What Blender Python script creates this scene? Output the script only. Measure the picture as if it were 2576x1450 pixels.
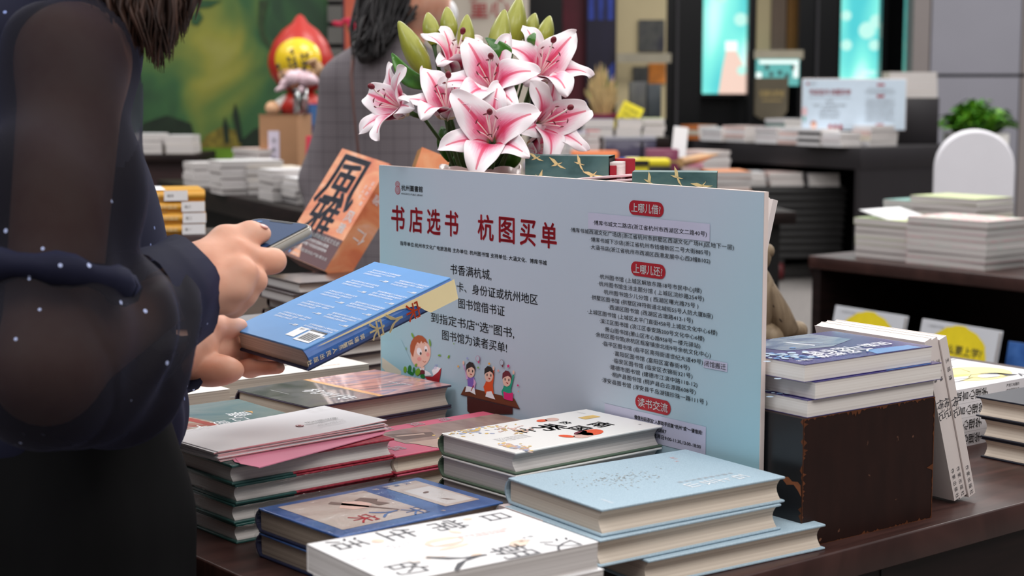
import bpy, bmesh, math, random
import numpy as np
from mathutils import Vector, Matrix
R_ = math.radians
for o in list(bpy.data.objects): bpy.data.objects.remove(o)
sc = bpy.context.scene
C = sc.collection
random.seed(7)
# ------------------------------------------------------------ camera, world, lamps, exposure
IW, IH, FPX, CAMZ = 2576, 1450, 4190.0, 1.285
PITCH = math.atan((725 - 215) / FPX)
cam_d = bpy.data.cameras.new('camera'); cam = bpy.data.objects.new('camera', cam_d); C.objects.link(cam)
cam.location = (0, 0, CAMZ); cam.rotation_euler = (math.pi / 2 - PITCH, 0, 0)
cam_d.sensor_width = 36.0; cam_d.lens = 36.0 * FPX / IW
cam_d.clip_start = 0.05; cam_d.clip_end = 80
cam_d.dof.use_dof = True; cam_d.dof.focus_distance = 1.98; cam_d.dof.aperture_fstop = 7.1
sc.camera = cam
sc.view_settings.view_transform = 'Standard'; sc.view_settings.look = 'None'
sc.view_settings.gamma = 1.0; sc.view_settings.use_curve_mapping = False
sc.view_settings.exposure = 0.0
sc.cycles.max_bounces = 6; sc.cycles.diffuse_bounces = 3; sc.cycles.glossy_bounces = 3
sc.cycles.transmission_bounces = 4; sc.cycles.transparent_max_bounces = 8
sc.cycles.caustics_reflective = False; sc.cycles.caustics_refractive = False
w = bpy.data.worlds.new('hall_light'); sc.world = w; w.use_nodes = True
bg = w.node_tree.nodes['Background']; bg.inputs[0].default_value = (0.93, 0.95, 1.0, 1); bg.inputs[1].default_value = 0.78

def lamp(name, loc, size, watts, col, rot=(0, 0, 0)):
    d = bpy.data.lights.new(name, 'AREA'); d.shape = 'RECTANGLE'; d.size, d.size_y = size
    d.energy = watts; d.color = col
    o = bpy.data.objects.new(name, d); C.objects.link(o); o.location = loc; o.rotation_euler = rot
    return o
lamp('ceiling_or_fill_lamp', (0.15, 2.3, 3.5), (2.8, 2.4), 37, (1.0, 0.96, 0.91))
lamp('ceiling_or_fill_lamp', (0.1, -0.4, 3.4), (2.2, 1.6), 42, (1.0, 0.97, 0.94))  # fill lamp, added to lighten the shaded left faces of the piles
lamp('ceiling_or_fill_lamp', (-2.6, 0.6, 3.9), (1.5, 1.5), 46, (0.95, 0.97, 1.0))
lamp('ceiling_or_fill_lamp', (2.6, 0.2, 3.9), (1.5, 1.5), 50, (1.0, 0.93, 0.86))
for lx, ly, e in ((-3.0, 6.2, 85), (0.4, 6.8, 85), (3.4, 6.2, 95), (-2.8, 10.0, 30), (2.4, 10.6, 85), (5.4, 11.0, 80)):
    lamp('ceiling_or_fill_lamp', (lx, ly, 4.2), (1.6, 1.6), e, (1.0, 0.97, 0.93))

def ray(u, v):
    a = (u - 1288) / FPX; b = (725 - v) / FPX
    return Vector((a, math.cos(PITCH) + b * math.sin(PITCH), -math.sin(PITCH) + b * math.cos(PITCH)))
def P(u, v, h):            # where the line of sight through a photo point meets the level h below the lens
    d = ray(u, v); d = d * (-h / d.z); return Vector((d.x, d.y, d.z + CAMZ))
def at(u, v, y):           # where it meets the distance y
    d = ray(u, v); d = d * (y / d.y); return Vector((d.x, d.y, d.z + CAMZ))

# ------------------------------------------------------------ materials
MATS = {}
def lin(c):
    return tuple(((x / 255) / 12.92 if x / 255 <= .04045 else ((x / 255 + .055) / 1.055) ** 2.4) for x in c)
def newmat(name):
    m = bpy.data.materials.new(name); m.use_nodes = True
    nt = m.node_tree; b = nt.nodes['Principled BSDF']; MATS[name] = m
    return m, nt, b
def nd(nt, t, **kw):
    n = nt.nodes.new(t)
    for k, v in kw.items():
        if k in n.inputs: n.inputs[k].default_value = v
        else: setattr(n, k, v)
    return n
def mat(name, rgb, rough=.55, var=.06, scale=14., spec=.4, metal=0, coat=0, bump=0, emit=None, estr=0, sss=0):
    if name in MATS: return name
    m, nt, b = newmat(name); c = lin(rgb)
    tc = nd(nt, 'ShaderNodeTexCoord'); n = nd(nt, 'ShaderNodeTexNoise', Scale=scale, Detail=4.)
    nt.links.new(tc.outputs['Object'], n.inputs['Vector'])
    r = nd(nt, 'ShaderNodeValToRGB')
    r.color_ramp.elements[0].position = .3; r.color_ramp.elements[1].position = .7
    r.color_ramp.elements[0].color = tuple(x * (1 - var) for x in c) + (1,)
    r.color_ramp.elements[1].color = tuple(min(1, x * (1 + var)) for x in c) + (1,)
    nt.links.new(n.outputs['Fac'], r.inputs[0]); nt.links.new(r.outputs[0], b.inputs['Base Color'])
    b.inputs['Roughness'].default_value = rough; b.inputs['Specular IOR Level'].default_value = spec
    b.inputs['Metallic'].default_value = metal; b.inputs['Coat Weight'].default_value = coat
    b.inputs['Coat Roughness'].default_value = .12
    if sss:
        b.inputs['Subsurface Weight'].default_value = sss; b.inputs['Subsurface Radius'].default_value = (.9, .35, .2)
        b.inputs['Subsurface Scale'].default_value = .008
    if bump:
        bp = nd(nt, 'ShaderNodeBump', Strength=bump, Distance=.002)
        nt.links.new(n.outputs['Fac'], bp.inputs['Height']); nt.links.new(bp.outputs[0], b.inputs['Normal'])
    if emit:
        b.inputs['Emission Color'].default_value = lin(emit) + (1,); b.inputs['Emission Strength'].default_value = estr
    return name
def stretched(name, cols, sc3, rough=.6, detail=5., dist=0., pos=(.3, .5, .7), coat=0, bump=0, coord='Object', spec=.4):
    """noise stretched along an axis, run through a colour ramp"""
    if name in MATS: return name
    m, nt, b = newmat(name)
    tc = nd(nt, 'ShaderNodeTexCoord'); mp = nd(nt, 'ShaderNodeMapping'); mp.inputs['Scale'].default_value = sc3
    n = nd(nt, 'ShaderNodeTexNoise', Scale=1., Detail=detail, Distortion=dist)
    nt.links.new(tc.outputs[coord], mp.inputs[0]); nt.links.new(mp.outputs[0], n.inputs['Vector'])
    r = nd(nt, 'ShaderNodeValToRGB'); e = r.color_ramp.elements
    while len(e) < len(cols): e.new(.5)
    for i, c in enumerate(cols):
        e[i].position = pos[0] + (pos[-1] - pos[0]) * i / (len(cols) - 1); e[i].color = lin(c) + (1,)
    nt.links.new(n.outputs['Fac'], r.inputs[0]); nt.links.new(r.outputs[0], b.inputs['Base Color'])
    b.inputs['Roughness'].default_value = rough; b.inputs['Coat Weight'].default_value = coat
    b.inputs['Specular IOR Level'].default_value = spec
    if bump:
        bp = nd(nt, 'ShaderNodeBump', Strength=bump, Distance=.001)
        nt.links.new(n.outputs['Fac'], bp.inputs['Height']); nt.links.new(bp.outputs[0], b.inputs['Normal'])
    return name
# page edges: fine lines that run round the block
stretched('pages_white', [(206, 198, 192), (232, 226, 220), (240, 236, 232)], (1.5, 1.5, 420), .8)
stretched('pages_cream', [(188, 172, 156), (214, 200, 184), (226, 214, 198)], (1.5, 1.5, 420), .8)
stretched('pages_dark', [(146, 132, 120), (180, 164, 148), (200, 184, 168)], (1.5, 1.5, 260), .8)
stretched('pages_grey', [(176, 170, 166), (204, 198, 195), (218, 214, 210)], (1.5, 1.5, 420), .8)
mat('paper_white', (240, 239, 240), .6, .015); mat('paper_warm', (236, 230, 222), .6, .02)
mat('ink_black', (22, 22, 24), .5, .0); mat('ink_grey', (110, 110, 112), .5, .0); mat('ink_pale', (176, 174, 176), .5, 0)
mat('ink_white', (244, 244, 246), .5, .0); mat('ink_red', (168, 22, 40), .45, .02)

# ------------------------------------------------------------ mesh builder
def rotz(a): return Matrix.Rotation(a, 4, 'Z')
class MB:
    def __init__(s): s.v = []; s.f = []; s.m = []; s.s = []; s.uv = {}; s.mats = []; s.M = Matrix.Identity(4)
    def mi(s, name):
        if name not in s.mats: s.mats.append(name)
        return s.mats.index(name)
    def av(s, p):
        s.v.append(tuple(s.M @ Vector(p))); return len(s.v) - 1
    def face(s, idx, mt, smooth=False, uv=None):
        if uv: s.uv[len(s.f)] = uv
        s.f.append(tuple(idx)); s.m.append(s.mi(mt)); s.s.append(smooth)
    def poly(s, pts, mt, smooth=False, uv=None): s.face([s.av(p) for p in pts], mt, smooth, uv)
    def flat(s, pts, z, mt): s.poly([(x, y, z) for x, y in pts], mt)
    def box(s, a, b, mt, top=None, skip=()):
        (x0, y0, z0), (x1, y1, z1) = a, b
        i = [s.av(p) for p in ((x0, y0, z0), (x1, y0, z0), (x1, y1, z0), (x0, y1, z0), (x0, y0, z1), (x1, y0, z1), (x1, y1, z1), (x0, y1, z1))]
        for k, q in (('bot', (3, 2, 1, 0)), ('top', (4, 5, 6, 7)), ('-y', (0, 1, 5, 4)), ('+x', (1, 2, 6, 5)), ('+y', (2, 3, 7, 6)), ('-x', (3, 0, 4, 7))):
            if k in skip: continue
            s.face([i[j] for j in q], top if (top and k == 'top') else mt)
    def rbox(s, a, b, r, mt, top=None, n=3):
        """box with its upright edges and its top and bottom rims rounded"""
        (x0, y0, z0), (x1, y1, z1) = a, b
        r = min(r, (x1 - x0) / 2.01, (y1 - y0) / 2.01, (z1 - z0) / 2.01)
        rings = []
        def ring(ins, z):
            pts = []
            rr = max(r - ins, r * .25)
            for cx, cy, a0 in ((x1 - r, y0 + r, -90), (x1 - r, y1 - r, 0), (x0 + r, y1 - r, 90), (x0 + r, y0 + r, 180)):
                for k in range(n + 1):
                    t = R_(a0 + 90 * k / n); pts.append(s.av((cx + rr * math.cos(t), cy + rr * math.sin(t), z)))
            return pts
        for k in range(n + 1):
            t = math.pi / 2 * k / n; rings.append(ring(r * .75 * (1 - math.sin(t)), z0 + r * (1 - math.cos(t)) * .0 + r * .75 * (k / n)))
        for k in range(n + 1):
            t = math.pi / 2 * k / n; rings.append(ring(r * .75 * (1 - math.cos(t)), z1 - r * .75 * (1 - k / n)))
        m = len(rings[0])
        for p, q in zip(rings, rings[1:]):
            for k in range(m): s.face((p[k], p[(k + 1) % m], q[(k + 1) % m], q[k]), mt, True)
        s.face(rings[-1], top or mt); s.face(list(reversed(rings[0])), mt)
    def tube(s, pts, rad, mt, n=8, cap=True, squash=1.):
        pts = [Vector(p) for p in pts]; rings = []
        if not hasattr(rad, '__len__'): rad = [rad] * len(pts)
        up = Vector((0, 0, 1))
        for i, p in enumerate(pts):
            t = (pts[min(i + 1, len(pts) - 1)] - pts[max(i - 1, 0)]).normalized()
            a = t.cross(up)
            if a.length < .05: a = t.cross(Vector((1, 0, 0)))
            a.normalize(); b = t.cross(a)
            rings.append([s.av(p + (a * math.cos(2 * math.pi * k / n) + b * math.sin(2 * math.pi * k / n) * squash) * rad[i]) for k in range(n)])
        for p, q in zip(rings, rings[1:]):
            for k in range(n): s.face((p[k], q[k], q[(k + 1) % n], p[(k + 1) % n]), mt, True)
        if cap:
            s.face(rings[0], mt); s.face(list(reversed(rings[-1])), mt)
    def lathe(s, prof, mt, n=24, c=(0, 0, 0), sx=1., sy=1.):
        rings = [[s.av((c[0] + r * sx * math.cos(2 * math.pi * k / n), c[1] + r * sy * math.sin(2 * math.pi * k / n), c[2] + z)) for k in range(n)] for r, z in prof]
        for p, q in zip(rings, rings[1:]):
            for k in range(n): s.face((p[k], p[(k + 1) % n], q[(k + 1) % n], q[k]), mt, True)
        s.face(list(reversed(rings[0])), mt); s.face(rings[-1], mt)
    def ell(s, c, r, mt, nu=16, nv=10, rot=None):
        rot = rot or Matrix.Identity(3); rows = []
        for j in range(nv + 1):
            t = math.pi * j / nv
            rows.append([s.av(Vector(c) + rot @ Vector((r[0] * math.sin(t) * math.cos(2 * math.pi * k / nu), r[1] * math.sin(t) * math.sin(2 * math.pi * k / nu), r[2] * math.cos(t)))) for k in range(nu)])
        for a, b in zip(rows, rows[1:]):
            for k in range(nu): s.face((a[k], b[k], b[(k + 1) % nu], a[(k + 1) % nu]), mt, True)
    def grid(s, fn, nu, nv, mt, uv=True):
        g = [[s.av(fn(i / nu, j / nv)) for j in range(nv + 1)] for i in range(nu + 1)]
        for i in range(nu):
            for j in range(nv):
                q = [(i / nu, j / nv), ((i + 1) / nu, j / nv), ((i + 1) / nu, (j + 1) / nv), (i / nu, (j + 1) / nv)]
                s.face((g[i][j], g[i + 1][j], g[i + 1][j + 1], g[i][j + 1]), mt, True, q if uv else None)
    def ellipse(s, cx, cy, rx, ry, z, mt, n=20, rot=0):
        c, d = math.cos(rot), math.sin(rot); pts = []
        for k in range(n):
            t = 2 * math.pi * k / n; x, y = rx * math.cos(t), ry * math.sin(t)
            pts.append((cx + x * c - y * d, cy + x * d + y * c))
        s.flat(pts, z, mt)
    def rect(s, x0, y0, x1, y1, z, mt): s.flat([(x0, y0), (x1, y0), (x1, y1), (x0, y1)], z, mt)
    def text(s, st, cx, cy, mt, z=0., size=None, w=None, h=None, rot=0., bold=0.):
        """lettering centred on (cx, cy): either an em size, or fitted to a width and a height"""
        if bold:                                   # heavier strokes: the glyphs laid down four times, a hair apart
            e = bold * (h or size or w)
            for dx, dy in ((-e, -e * .4), (e, e * .4), (-e * .4, e), (e * .4, -e)):
                c, d = math.cos(rot), math.sin(rot)
                s.text(st, cx + dx * c - dy * d, cy + dx * d + dy * c, mt, z, size, w, h, rot, 0.)
            return
        v, f, (bx0, by0, bx1, by1) = text_geo(st, bold)
        if not f: return
        sx = sy = size or 1.
        if w: sx = w / (bx1 - bx0)
        if h: sy = h / (by1 - by0)
        if w and not h and not size: sy = sx
        if h and not w and not size: sx = sy
        mx, my = (bx0 + bx1) / 2, (by0 + by1) / 2; c, d = math.cos(rot), math.sin(rot); base = len(s.v); k = s.mi(mt)
        for x, y in v:
            x, y = (x - mx) * sx, (y - my) * sy
            s.v.append(tuple(s.M @ Vector((cx + x * c - y * d, cy + x * d + y * c, z))))
        for q in f: s.f.append(tuple(base + i for i in q)); s.m.append(k); s.s.append(False)
    def build(s, name, parent=None, label=None):
        me = bpy.data.meshes.new(name); me.from_pydata(s.v, [], s.f)
        for n in s.mats: me.materials.append(MATS[n])
        me.polygons.foreach_set('material_index', s.m); me.polygons.foreach_set('use_smooth', s.s)
        if s.uv:
            l = me.uv_layers.new(name='UVMap'); a = np.zeros((len(me.loops), 2), np.float32)
            for fi, q in s.uv.items():
                st = me.polygons[fi].loop_start
                for k, c in enumerate(q): a[st + k] = c
            l.data.foreach_set('uv', a.ravel())
        me.validate(); me.update()
        o = bpy.data.objects.new(name, me); C.objects.link(o)
        if parent: o.parent = parent
        if label: o['label'] = label
        return o
_tc = {}
def text_geo(st, bold=0.):
    if (st, bold) in _tc: return _tc[(st, bold)]
    cu = bpy.data.curves.new('t', 'FONT'); cu.body = st; cu.resolution_u = 2; cu.offset = bold; cu.fill_mode = 'FRONT'
    ob = bpy.data.objects.new('t', cu); me = ob.to_mesh()
    v = [(p.co.x, p.co.y) for p in me.vertices]; f = [tuple(p.vertices) for p in me.polygons]
    ob.to_mesh_clear(); bpy.data.objects.remove(ob); bpy.data.curves.remove(cu)
    bb = (min(x for x, y in v), min(y for x, y in v), max(x for x, y in v), max(y for x, y in v)) if v else (0, 0, 1, 1)
    _tc[(st, bold)] = (v, f, bb); return _tc[(st, bold)]

def tag(o, label=None, cat=None, group=None, kind=None):
    if label: o['label'] = label
    if cat: o['category'] = cat
    if group: o['group'] = group
    if kind: o['kind'] = kind
    return o
def thing(name, label, cat, M=None, group=None):
    o = bpy.data.objects.new(name, None); C.objects.link(o); o.empty_display_size = .05
    if M is not None: o.matrix_basis = M
    return tag(o, label, cat, group)
def place(p, a=0.): return Matrix.Translation(p) @ rotz(a)
def frame(o, x, y, z=None):
    x = Vector(x).normalized(); y = Vector(y); z = x.cross(y).normalized(); y = z.cross(x)
    M = Matrix(((x.x, y.x, z.x, 0), (x.y, y.y, z.y, 0), (x.z, y.z, z.z, 0), (0, 0, 0, 1)))
    return Matrix.Translation(o) @ M
def dup(root, M, label, group=None):
    r = root.copy(); C.objects.link(r); r.matrix_basis = M; tag(r, label, None, group)
    for ch in root.children:
        c = ch.copy(); C.objects.link(c); c.parent = r
        for g in ch.children:
            d = g.copy(); C.objects.link(d); d.parent = c
    return r
ORD = ['top', 'second', 'third', 'fourth', 'fifth', 'sixth', 'seventh', 'eighth', 'ninth', 'tenth']

# ------------------------------------------------------------ books. local axes: x reading right (spine at -x), y reading up, z up
def book(name, label, M, w, l, t, cover, spine=None, pages='pages_white', hard=False, group=None, prints=None, spine_prints=None, under=None, back=None):
    """cover (top board, bottom board, spine) and the page block"""
    o = thing(name, label, 'book', M, group); spine = spine or cover; back = back or cover
    m = MB(); x0, x1, y0, y1 = -w / 2, w / 2, -l / 2, l / 2
    if hard:
        b = .0026; ov = .0035; n = 6
        m.rbox((x0 + .004, y0, t - b), (x1, y1, t), .0011, back if False else cover)
        m.rbox((x0 + .004, y0, 0), (x1, y1, b), .0011, back)
        prof = [(x0 + .006 - .0085 * math.sin(math.pi * k / n) ** .8, b * .2 + (t - b * .4) * k / n) for k in range(n + 1)]
        for k in range(n):
            (xa, za), (xb, zb) = prof[k], prof[k + 1]
            m.poly([(xa, y0, za), (xa, y1, za), (xb, y1, zb), (xb, y0, zb)][::-1], spine, True)
            xa2, xb2 = xa + .0022, xb + .0022
            m.poly([(xa, y0, za), (xb, y0, zb), (xb2, y0, zb), (xa2, y0, za)][::-1], spine)
            m.poly([(xa, y1, za), (xb, y1, zb), (xb2, y1, zb), (xa2, y1, za)], spine)
            m.poly([(xa2, y0, za), (xa2, y1, za), (xb2, y1, zb), (xb2, y0, zb)], spine)
    else:
        b = .0006; ov = .0005
        m.box((x0, y0, t - b), (x1, y1, t), cover); m.box((x0, y0, 0), (x1, y1, b), back)
        m.box((x0, y0, b), (x0 + b, y1, t - b), spine)
    if prints: prints(m, w, l, t)
    if spine_prints:
        m.M = Matrix(((0, 0, -1, x0 - .0003), (1, 0, 0, 0), (0, -1, 0, t / 2), (0, 0, 0, 1)))
        m.M = frame(Vector((x0 - (.0022 if hard else .0003), 0, t / 2)), (0, 1, 0), (0, 0, 1)) if False else frame(Vector((x0 - (.0028 if hard else .0003), 0, t / 2)), (0, -1, 0), (0, 0, 1))
        spine_prints(m, w, l, t); m.M = Matrix.Identity(4)
    m.build('cover', o)
    p = MB(); ya, yb = y0 + ov, y1 - ov
    if hard:
        n = 6; xs = [(x1 - ov - .006 * math.sin(math.pi * k / n), b + (t - 2 * b) * k / n) for k in range(n + 1)]
        xa = x0 + .004
        for k in range(n):
            (xb, za), (xc, zb) = xs[k], xs[k + 1]
            p.poly([(xb, ya, za), (xb, yb, za), (xc, yb, zb), (xc, ya, zb)], pages, True)
            p.poly([(xa, ya, za), (xb, ya, za), (xc, ya, zb), (xa, ya, zb)], pages)
            p.poly([(xa, yb, za), (xb, yb, za), (xc, yb, zb), (xa, yb, zb)][::-1], pages)
    else:
        p.box((x0 + b, ya, b), (x1 - ov, yb, t - b), pages, skip=('bot', 'top'))
    p.build('page_block', o)
    return o
AX = R_(38.6)
def quad_fit(q, h):
    """left, back, right, front corners of a cover seen in the photo -> centre, side along A, side along B, heading of A"""
    l, b, r, f = [P(u, v, h) for u, v in q]
    c = (l + b + r + f) / 4; a1 = ((b - l) + (r - f)) / 2; b1 = ((l - f) + (b - r)) / 2
    ang = (math.atan2(a1.y, a1.x) + math.atan2(b1.y, b1.x) - math.pi / 2) / 2
    return c, a1.length, b1.length, ang
# ------------------------------------------------------------ setting: floor, far walls
TZ = 0.80                                   # top of the big display table
A3 = Vector((math.cos(AX), math.sin(AX), 0)); B3 = Vector((-A3.y, A3.x, 0))
stretched('floor_carpet', [(104, 100, 98), (126, 121, 118), (146, 141, 138)], (60, 60, 60), .9, 8.)
m = MB(); m.box((-7, -2.5, -.05), (9, 18, 0), 'floor_carpet'); tag(m.build('floor'), kind='structure')

# big display table
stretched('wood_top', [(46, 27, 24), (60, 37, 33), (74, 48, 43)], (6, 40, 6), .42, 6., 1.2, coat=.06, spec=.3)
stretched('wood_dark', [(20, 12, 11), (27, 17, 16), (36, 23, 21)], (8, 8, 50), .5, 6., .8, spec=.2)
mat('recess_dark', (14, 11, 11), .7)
corner = P(493.4, 1400.9, TZ * 0 + .485)
O = corner + B3 * -.02
fr = P(2268, 1346, .485)
bfront = (fr - corner).dot(B3)
tab = thing('display_table', 'large dark brown wooden display table carrying the sign and the front book piles', 'table', place(corner + B3 * bfront - Vector((0, 0, TZ)), AX))
LA, LB = 1.68, 2.35
m = MB(); m.rbox((0, 0, TZ - .034), (LA, LB, TZ), .003, 'wood_top', n=2)
m.build('tabletop', tab)
m = MB(); m.box((.012, .012, .06), (LA - .012, .03, TZ - .034), 'wood_dark'); m.box((.62, .0105, .06), (.6225, .0125, TZ - .034), 'recess_dark'); m.build('front_panel', tab)
m = MB(); m.box((.012, .03, .06), (.03, LB - .02, TZ - .034), 'wood_dark'); m.build('side_panel', tab)
m = MB(); m.box((LA - .03, .03, .06), (LA - .012, LB - .02, TZ - .034), 'wood_dark'); m.build('side_panel', tab)
m = MB(); m.box((.03, LB - .04, .06), (LA - .03, LB - .02, TZ - .034), 'wood_dark'); m.build('back_panel', tab)
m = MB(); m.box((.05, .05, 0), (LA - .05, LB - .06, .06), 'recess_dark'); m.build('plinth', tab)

# worn wooden block
def worn(name):
    m, nt, b = newmat(name)
    tc = nd(nt, 'ShaderNodeTexCoord'); mp = nd(nt, 'ShaderNodeMapping'); mp.inputs['Scale'].default_value = (60, 60, 18)
    n = nd(nt, 'ShaderNodeTexNoise', Scale=1., Detail=7.); nt.links.new(tc.outputs['Object'], mp.inputs[0]); nt.links.new(mp.outputs[0], n.inputs['Vector'])
    r = nd(nt, 'ShaderNodeValToRGB'); r.color_ramp.elements[0].color = lin((28, 15, 13)) + (1,); r.color_ramp.elements[1].color = lin((48, 27, 22)) + (1,)
    r2 = nd(nt, 'ShaderNodeValToRGB'); r2.color_ramp.elements[0].position = .69; r2.color_ramp.elements[1].position = .74
    nt.links.new(n.outputs['Fac'], r.inputs[0])
    n2 = nd(nt, 'ShaderNodeTexNoise', Scale=55., Detail=6.); nt.links.new(tc.outputs['Object'], n2.inputs['Vector']); nt.links.new(n2.outputs['Fac'], r2.inputs[0])
    mx = nd(nt, 'ShaderNodeMixRGB'); mx.inputs[2].default_value = lin((132, 92, 72)) + (1,)
    nt.links.new(r2.outputs[0], mx.inputs[0]); nt.links.new(r.outputs[0], mx.inputs[1]); nt.links.new(mx.outputs[0], b.inputs['Base Color']); b.inputs['Roughness'].default_value = .5; b.inputs['Specular IOR Level'].default_value = .2
worn('worn_wood'); mat('bare_wood', (132, 78, 48), .6, .25, 60.); mat('block_black', (30, 30, 33), .28, .1)
bc = P(2014.8, 1381.9, .485); bh = .139
BW, BD = .212, .34
blk = thing('riser_block', 'worn dark brown wooden block with chipped edges under the blue books', 'block', place(bc, R_(37.06)))
m = MB(); m.box((0, 0, 0), (BW, BD, bh), 'worn_wood', skip=('-x',)); m.poly([(0, BD, 0), (0, 0, 0), (0, 0, bh), (0, BD, bh)], 'block_black')
rnd = random.Random(3)
def chips(m, p0, p1, n, nrm, acr, wd):
    """flat flakes of bare wood along a worn edge"""
    p0, p1, nrm, acr = Vector(p0), Vector(p1), Vector(nrm), Vector(acr)
    pts = []
    for k in range(n + 1):
        a = p0.lerp(p1, k / n); ww = wd * (.16 + rnd.random() ** 9 * 2.4 + (.4 if k in (0, n) else 0))
        pts.append((a + nrm * .0004, a + nrm * .0004 + acr * ww))
    for (a, b), (c, d) in zip(pts, pts[1:]): m.poly([a, b, d, c], 'bare_wood'); m.poly([c, d, b, a], 'bare_wood')
chips(m, (0, 0, 0), (0, 0, bh), 70, (0, -1, 0), (1, 0, 0), .003); chips(m, (0, 0, 0), (0, 0, bh), 40, (-1, 0, 0), (0, 1, 0), .002)
chips(m, (BW, 0, 0), (BW, 0, bh), 40, (0, -1, 0), (-1, 0, 0), .006); chips(m, (0, 0, bh), (BW, 0, bh), 90, (0, -1, 0), (0, 0, -1), .003)
chips(m, (0, 0, 0), (BW, 0, 0), 90, (0, -1, 0), (0, 0, 1), .0025)
m.M = frame(Vector((-.0004, 0, .0)), (0, -1, 0), (0, 0, 1))
m.flat([(-.002, .068), (-.006, .071), (-.014, .070), (-.020, .074), (-.025, .073), (-.027, .069), (-.022, .065), (-.012, .067), (-.006, .062), (-.001, .056)], 0, 'bare_wood')
m.M = Matrix.Identity(4); m.build('block_body', blk)

# ------------------------------------------------------------ the sign
sp0 = bc + B3 * .0534 - A3 * .0078; SD = Vector((math.cos(R_(127.06)), math.sin(R_(127.06)), 0))
SL, SH = .750, .374
SM = frame(Vector((sp0.x, sp0.y, TZ)) + SD * SL, -SD, (0, 0, 1))      # x to the right along the board, y up, z out of its face
SMI = SM.inverted()
def sg(u, v):                              # photo point -> place on the board
    d = ray(u, v); n = SM.to_3x3() @ Vector((0, 0, 1)); o = Vector((0, 0, CAMZ))
    p = o + d * ((SM.translation - o).dot(n) / d.dot(n)); q = SMI @ p
    return q.x, q.y
def sign_paint(name):
    m, nt, b = newmat(name)
    tc = nd(nt, 'ShaderNodeTexCoord'); sx = nd(nt, 'ShaderNodeSeparateXYZ'); nt.links.new(tc.outputs['Object'], sx.inputs[0])
    # printed wash: blue-grey in the middle, aqua towards the lower corners
    ax = nd(nt, 'ShaderNodeMath', operation='SUBTRACT'); ax.inputs[1].default_value = .40; nt.links.new(sx.outputs[0], ax.inputs[0])
    ab = nd(nt, 'ShaderNodeMath', operation='ABSOLUTE'); nt.links.new(ax.outputs[0], ab.inputs[0])
    k1 = nd(nt, 'ShaderNodeMath', operation='MULTIPLY'); k1.inputs[1].default_value = 2.3; nt.links.new(ab.outputs[0], k1.inputs[0])
    k2 = nd(nt, 'ShaderNodeMath', operation='MULTIPLY'); k2.inputs[1].default_value = -1.6; nt.links.new(sx.outputs[1], k2.inputs[0])
    s = nd(nt, 'ShaderNodeMath', operation='ADD'); nt.links.new(k1.outputs[0], s.inputs[0]); nt.links.new(k2.outputs[0], s.inputs[1])
    r = nd(nt, 'ShaderNodeValToRGB'); e = r.color_ramp.elements
    e[0].position = 0.; e[0].color = lin((188, 200, 216)) + (1,); e[1].position = .8; e[1].color = lin((152, 202, 214)) + (1,)
    nt.links.new(s.outputs[0], r.inputs[0]); nt.links.new(r.outputs[0], b.inputs['Base Color']); b.inputs['Roughness'].default_value = .5
sign_paint('sign_print')
mat('foam_edge', (232, 216, 210), .7, .03)
for n, c in (('il_skin', (238, 196, 178)), ('il_hair', (176, 84, 38)), ('il_white', (246, 246, 250)), ('il_red', (168, 28, 40)), ('il_brown', (112, 58, 34)), ('il_darkbrown', (74, 26, 24)),
             ('il_green', (120, 172, 40)), ('il_darkgreen', (30, 120, 52)), ('il_purple', (134, 100, 190)), ('il_lilac', (222, 170, 214)), ('il_orange', (226, 84, 36)), ('il_teal', (36, 160, 130)),
             ('il_pink', (222, 40, 120)), ('il_black', (34, 24, 26)), ('il_star_yellow', (246, 178, 50)), ('il_blush', (236, 160, 150)), ('il_plum', (110, 36, 50)), ('il_blue', (150, 160, 220)), ('il_cream', (222, 214, 196)), ('strip_lilac', (196, 196, 220)), ('sky_wash', (160, 204, 218))):
    mat(n, c, .5, .02)
sign = thing('sign_board', 'large pale blue sign board with red Chinese heading standing among the front books', 'sign', SM)
m = MB(); m.box((0, 0, -.006), (SL, SH, 0), 'foam_edge'); 
m.flat([(.0008, 0), (SL - .0006, 0), (SL - .0006, SH - .0006), (.003, SH - .0006), (.0008, SH - .003)], .0002, 'sign_print')
Zt = .0006
def line(st, u0, v0, u1, v1, hpx, mt='ink_black', bold=0., z=Zt, mb=None):
    x0, y0 = sg(u0, v0); x1, y1 = sg(u1, v1); xc, _ = sg((u0 + u1) / 2, (v0 + v1) / 2)
    _, ya = sg((u0 + u1) / 2, (v0 + v1) / 2 - hpx / 2); _, yb = sg((u0 + u1) / 2, (v0 + v1) / 2 + hpx / 2)
    (mb or m).text(st, (x0 + x1) / 2, (y0 + y1) / 2, mt, z=z, w=x1 - x0, h=abs(ya - yb), bold=bold)
def c7(x, y): return 940 + x * .4553, 400 + y * .4553
def c8(x, y): return 1400 + x * .4963, 460 + y * .4966
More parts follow.
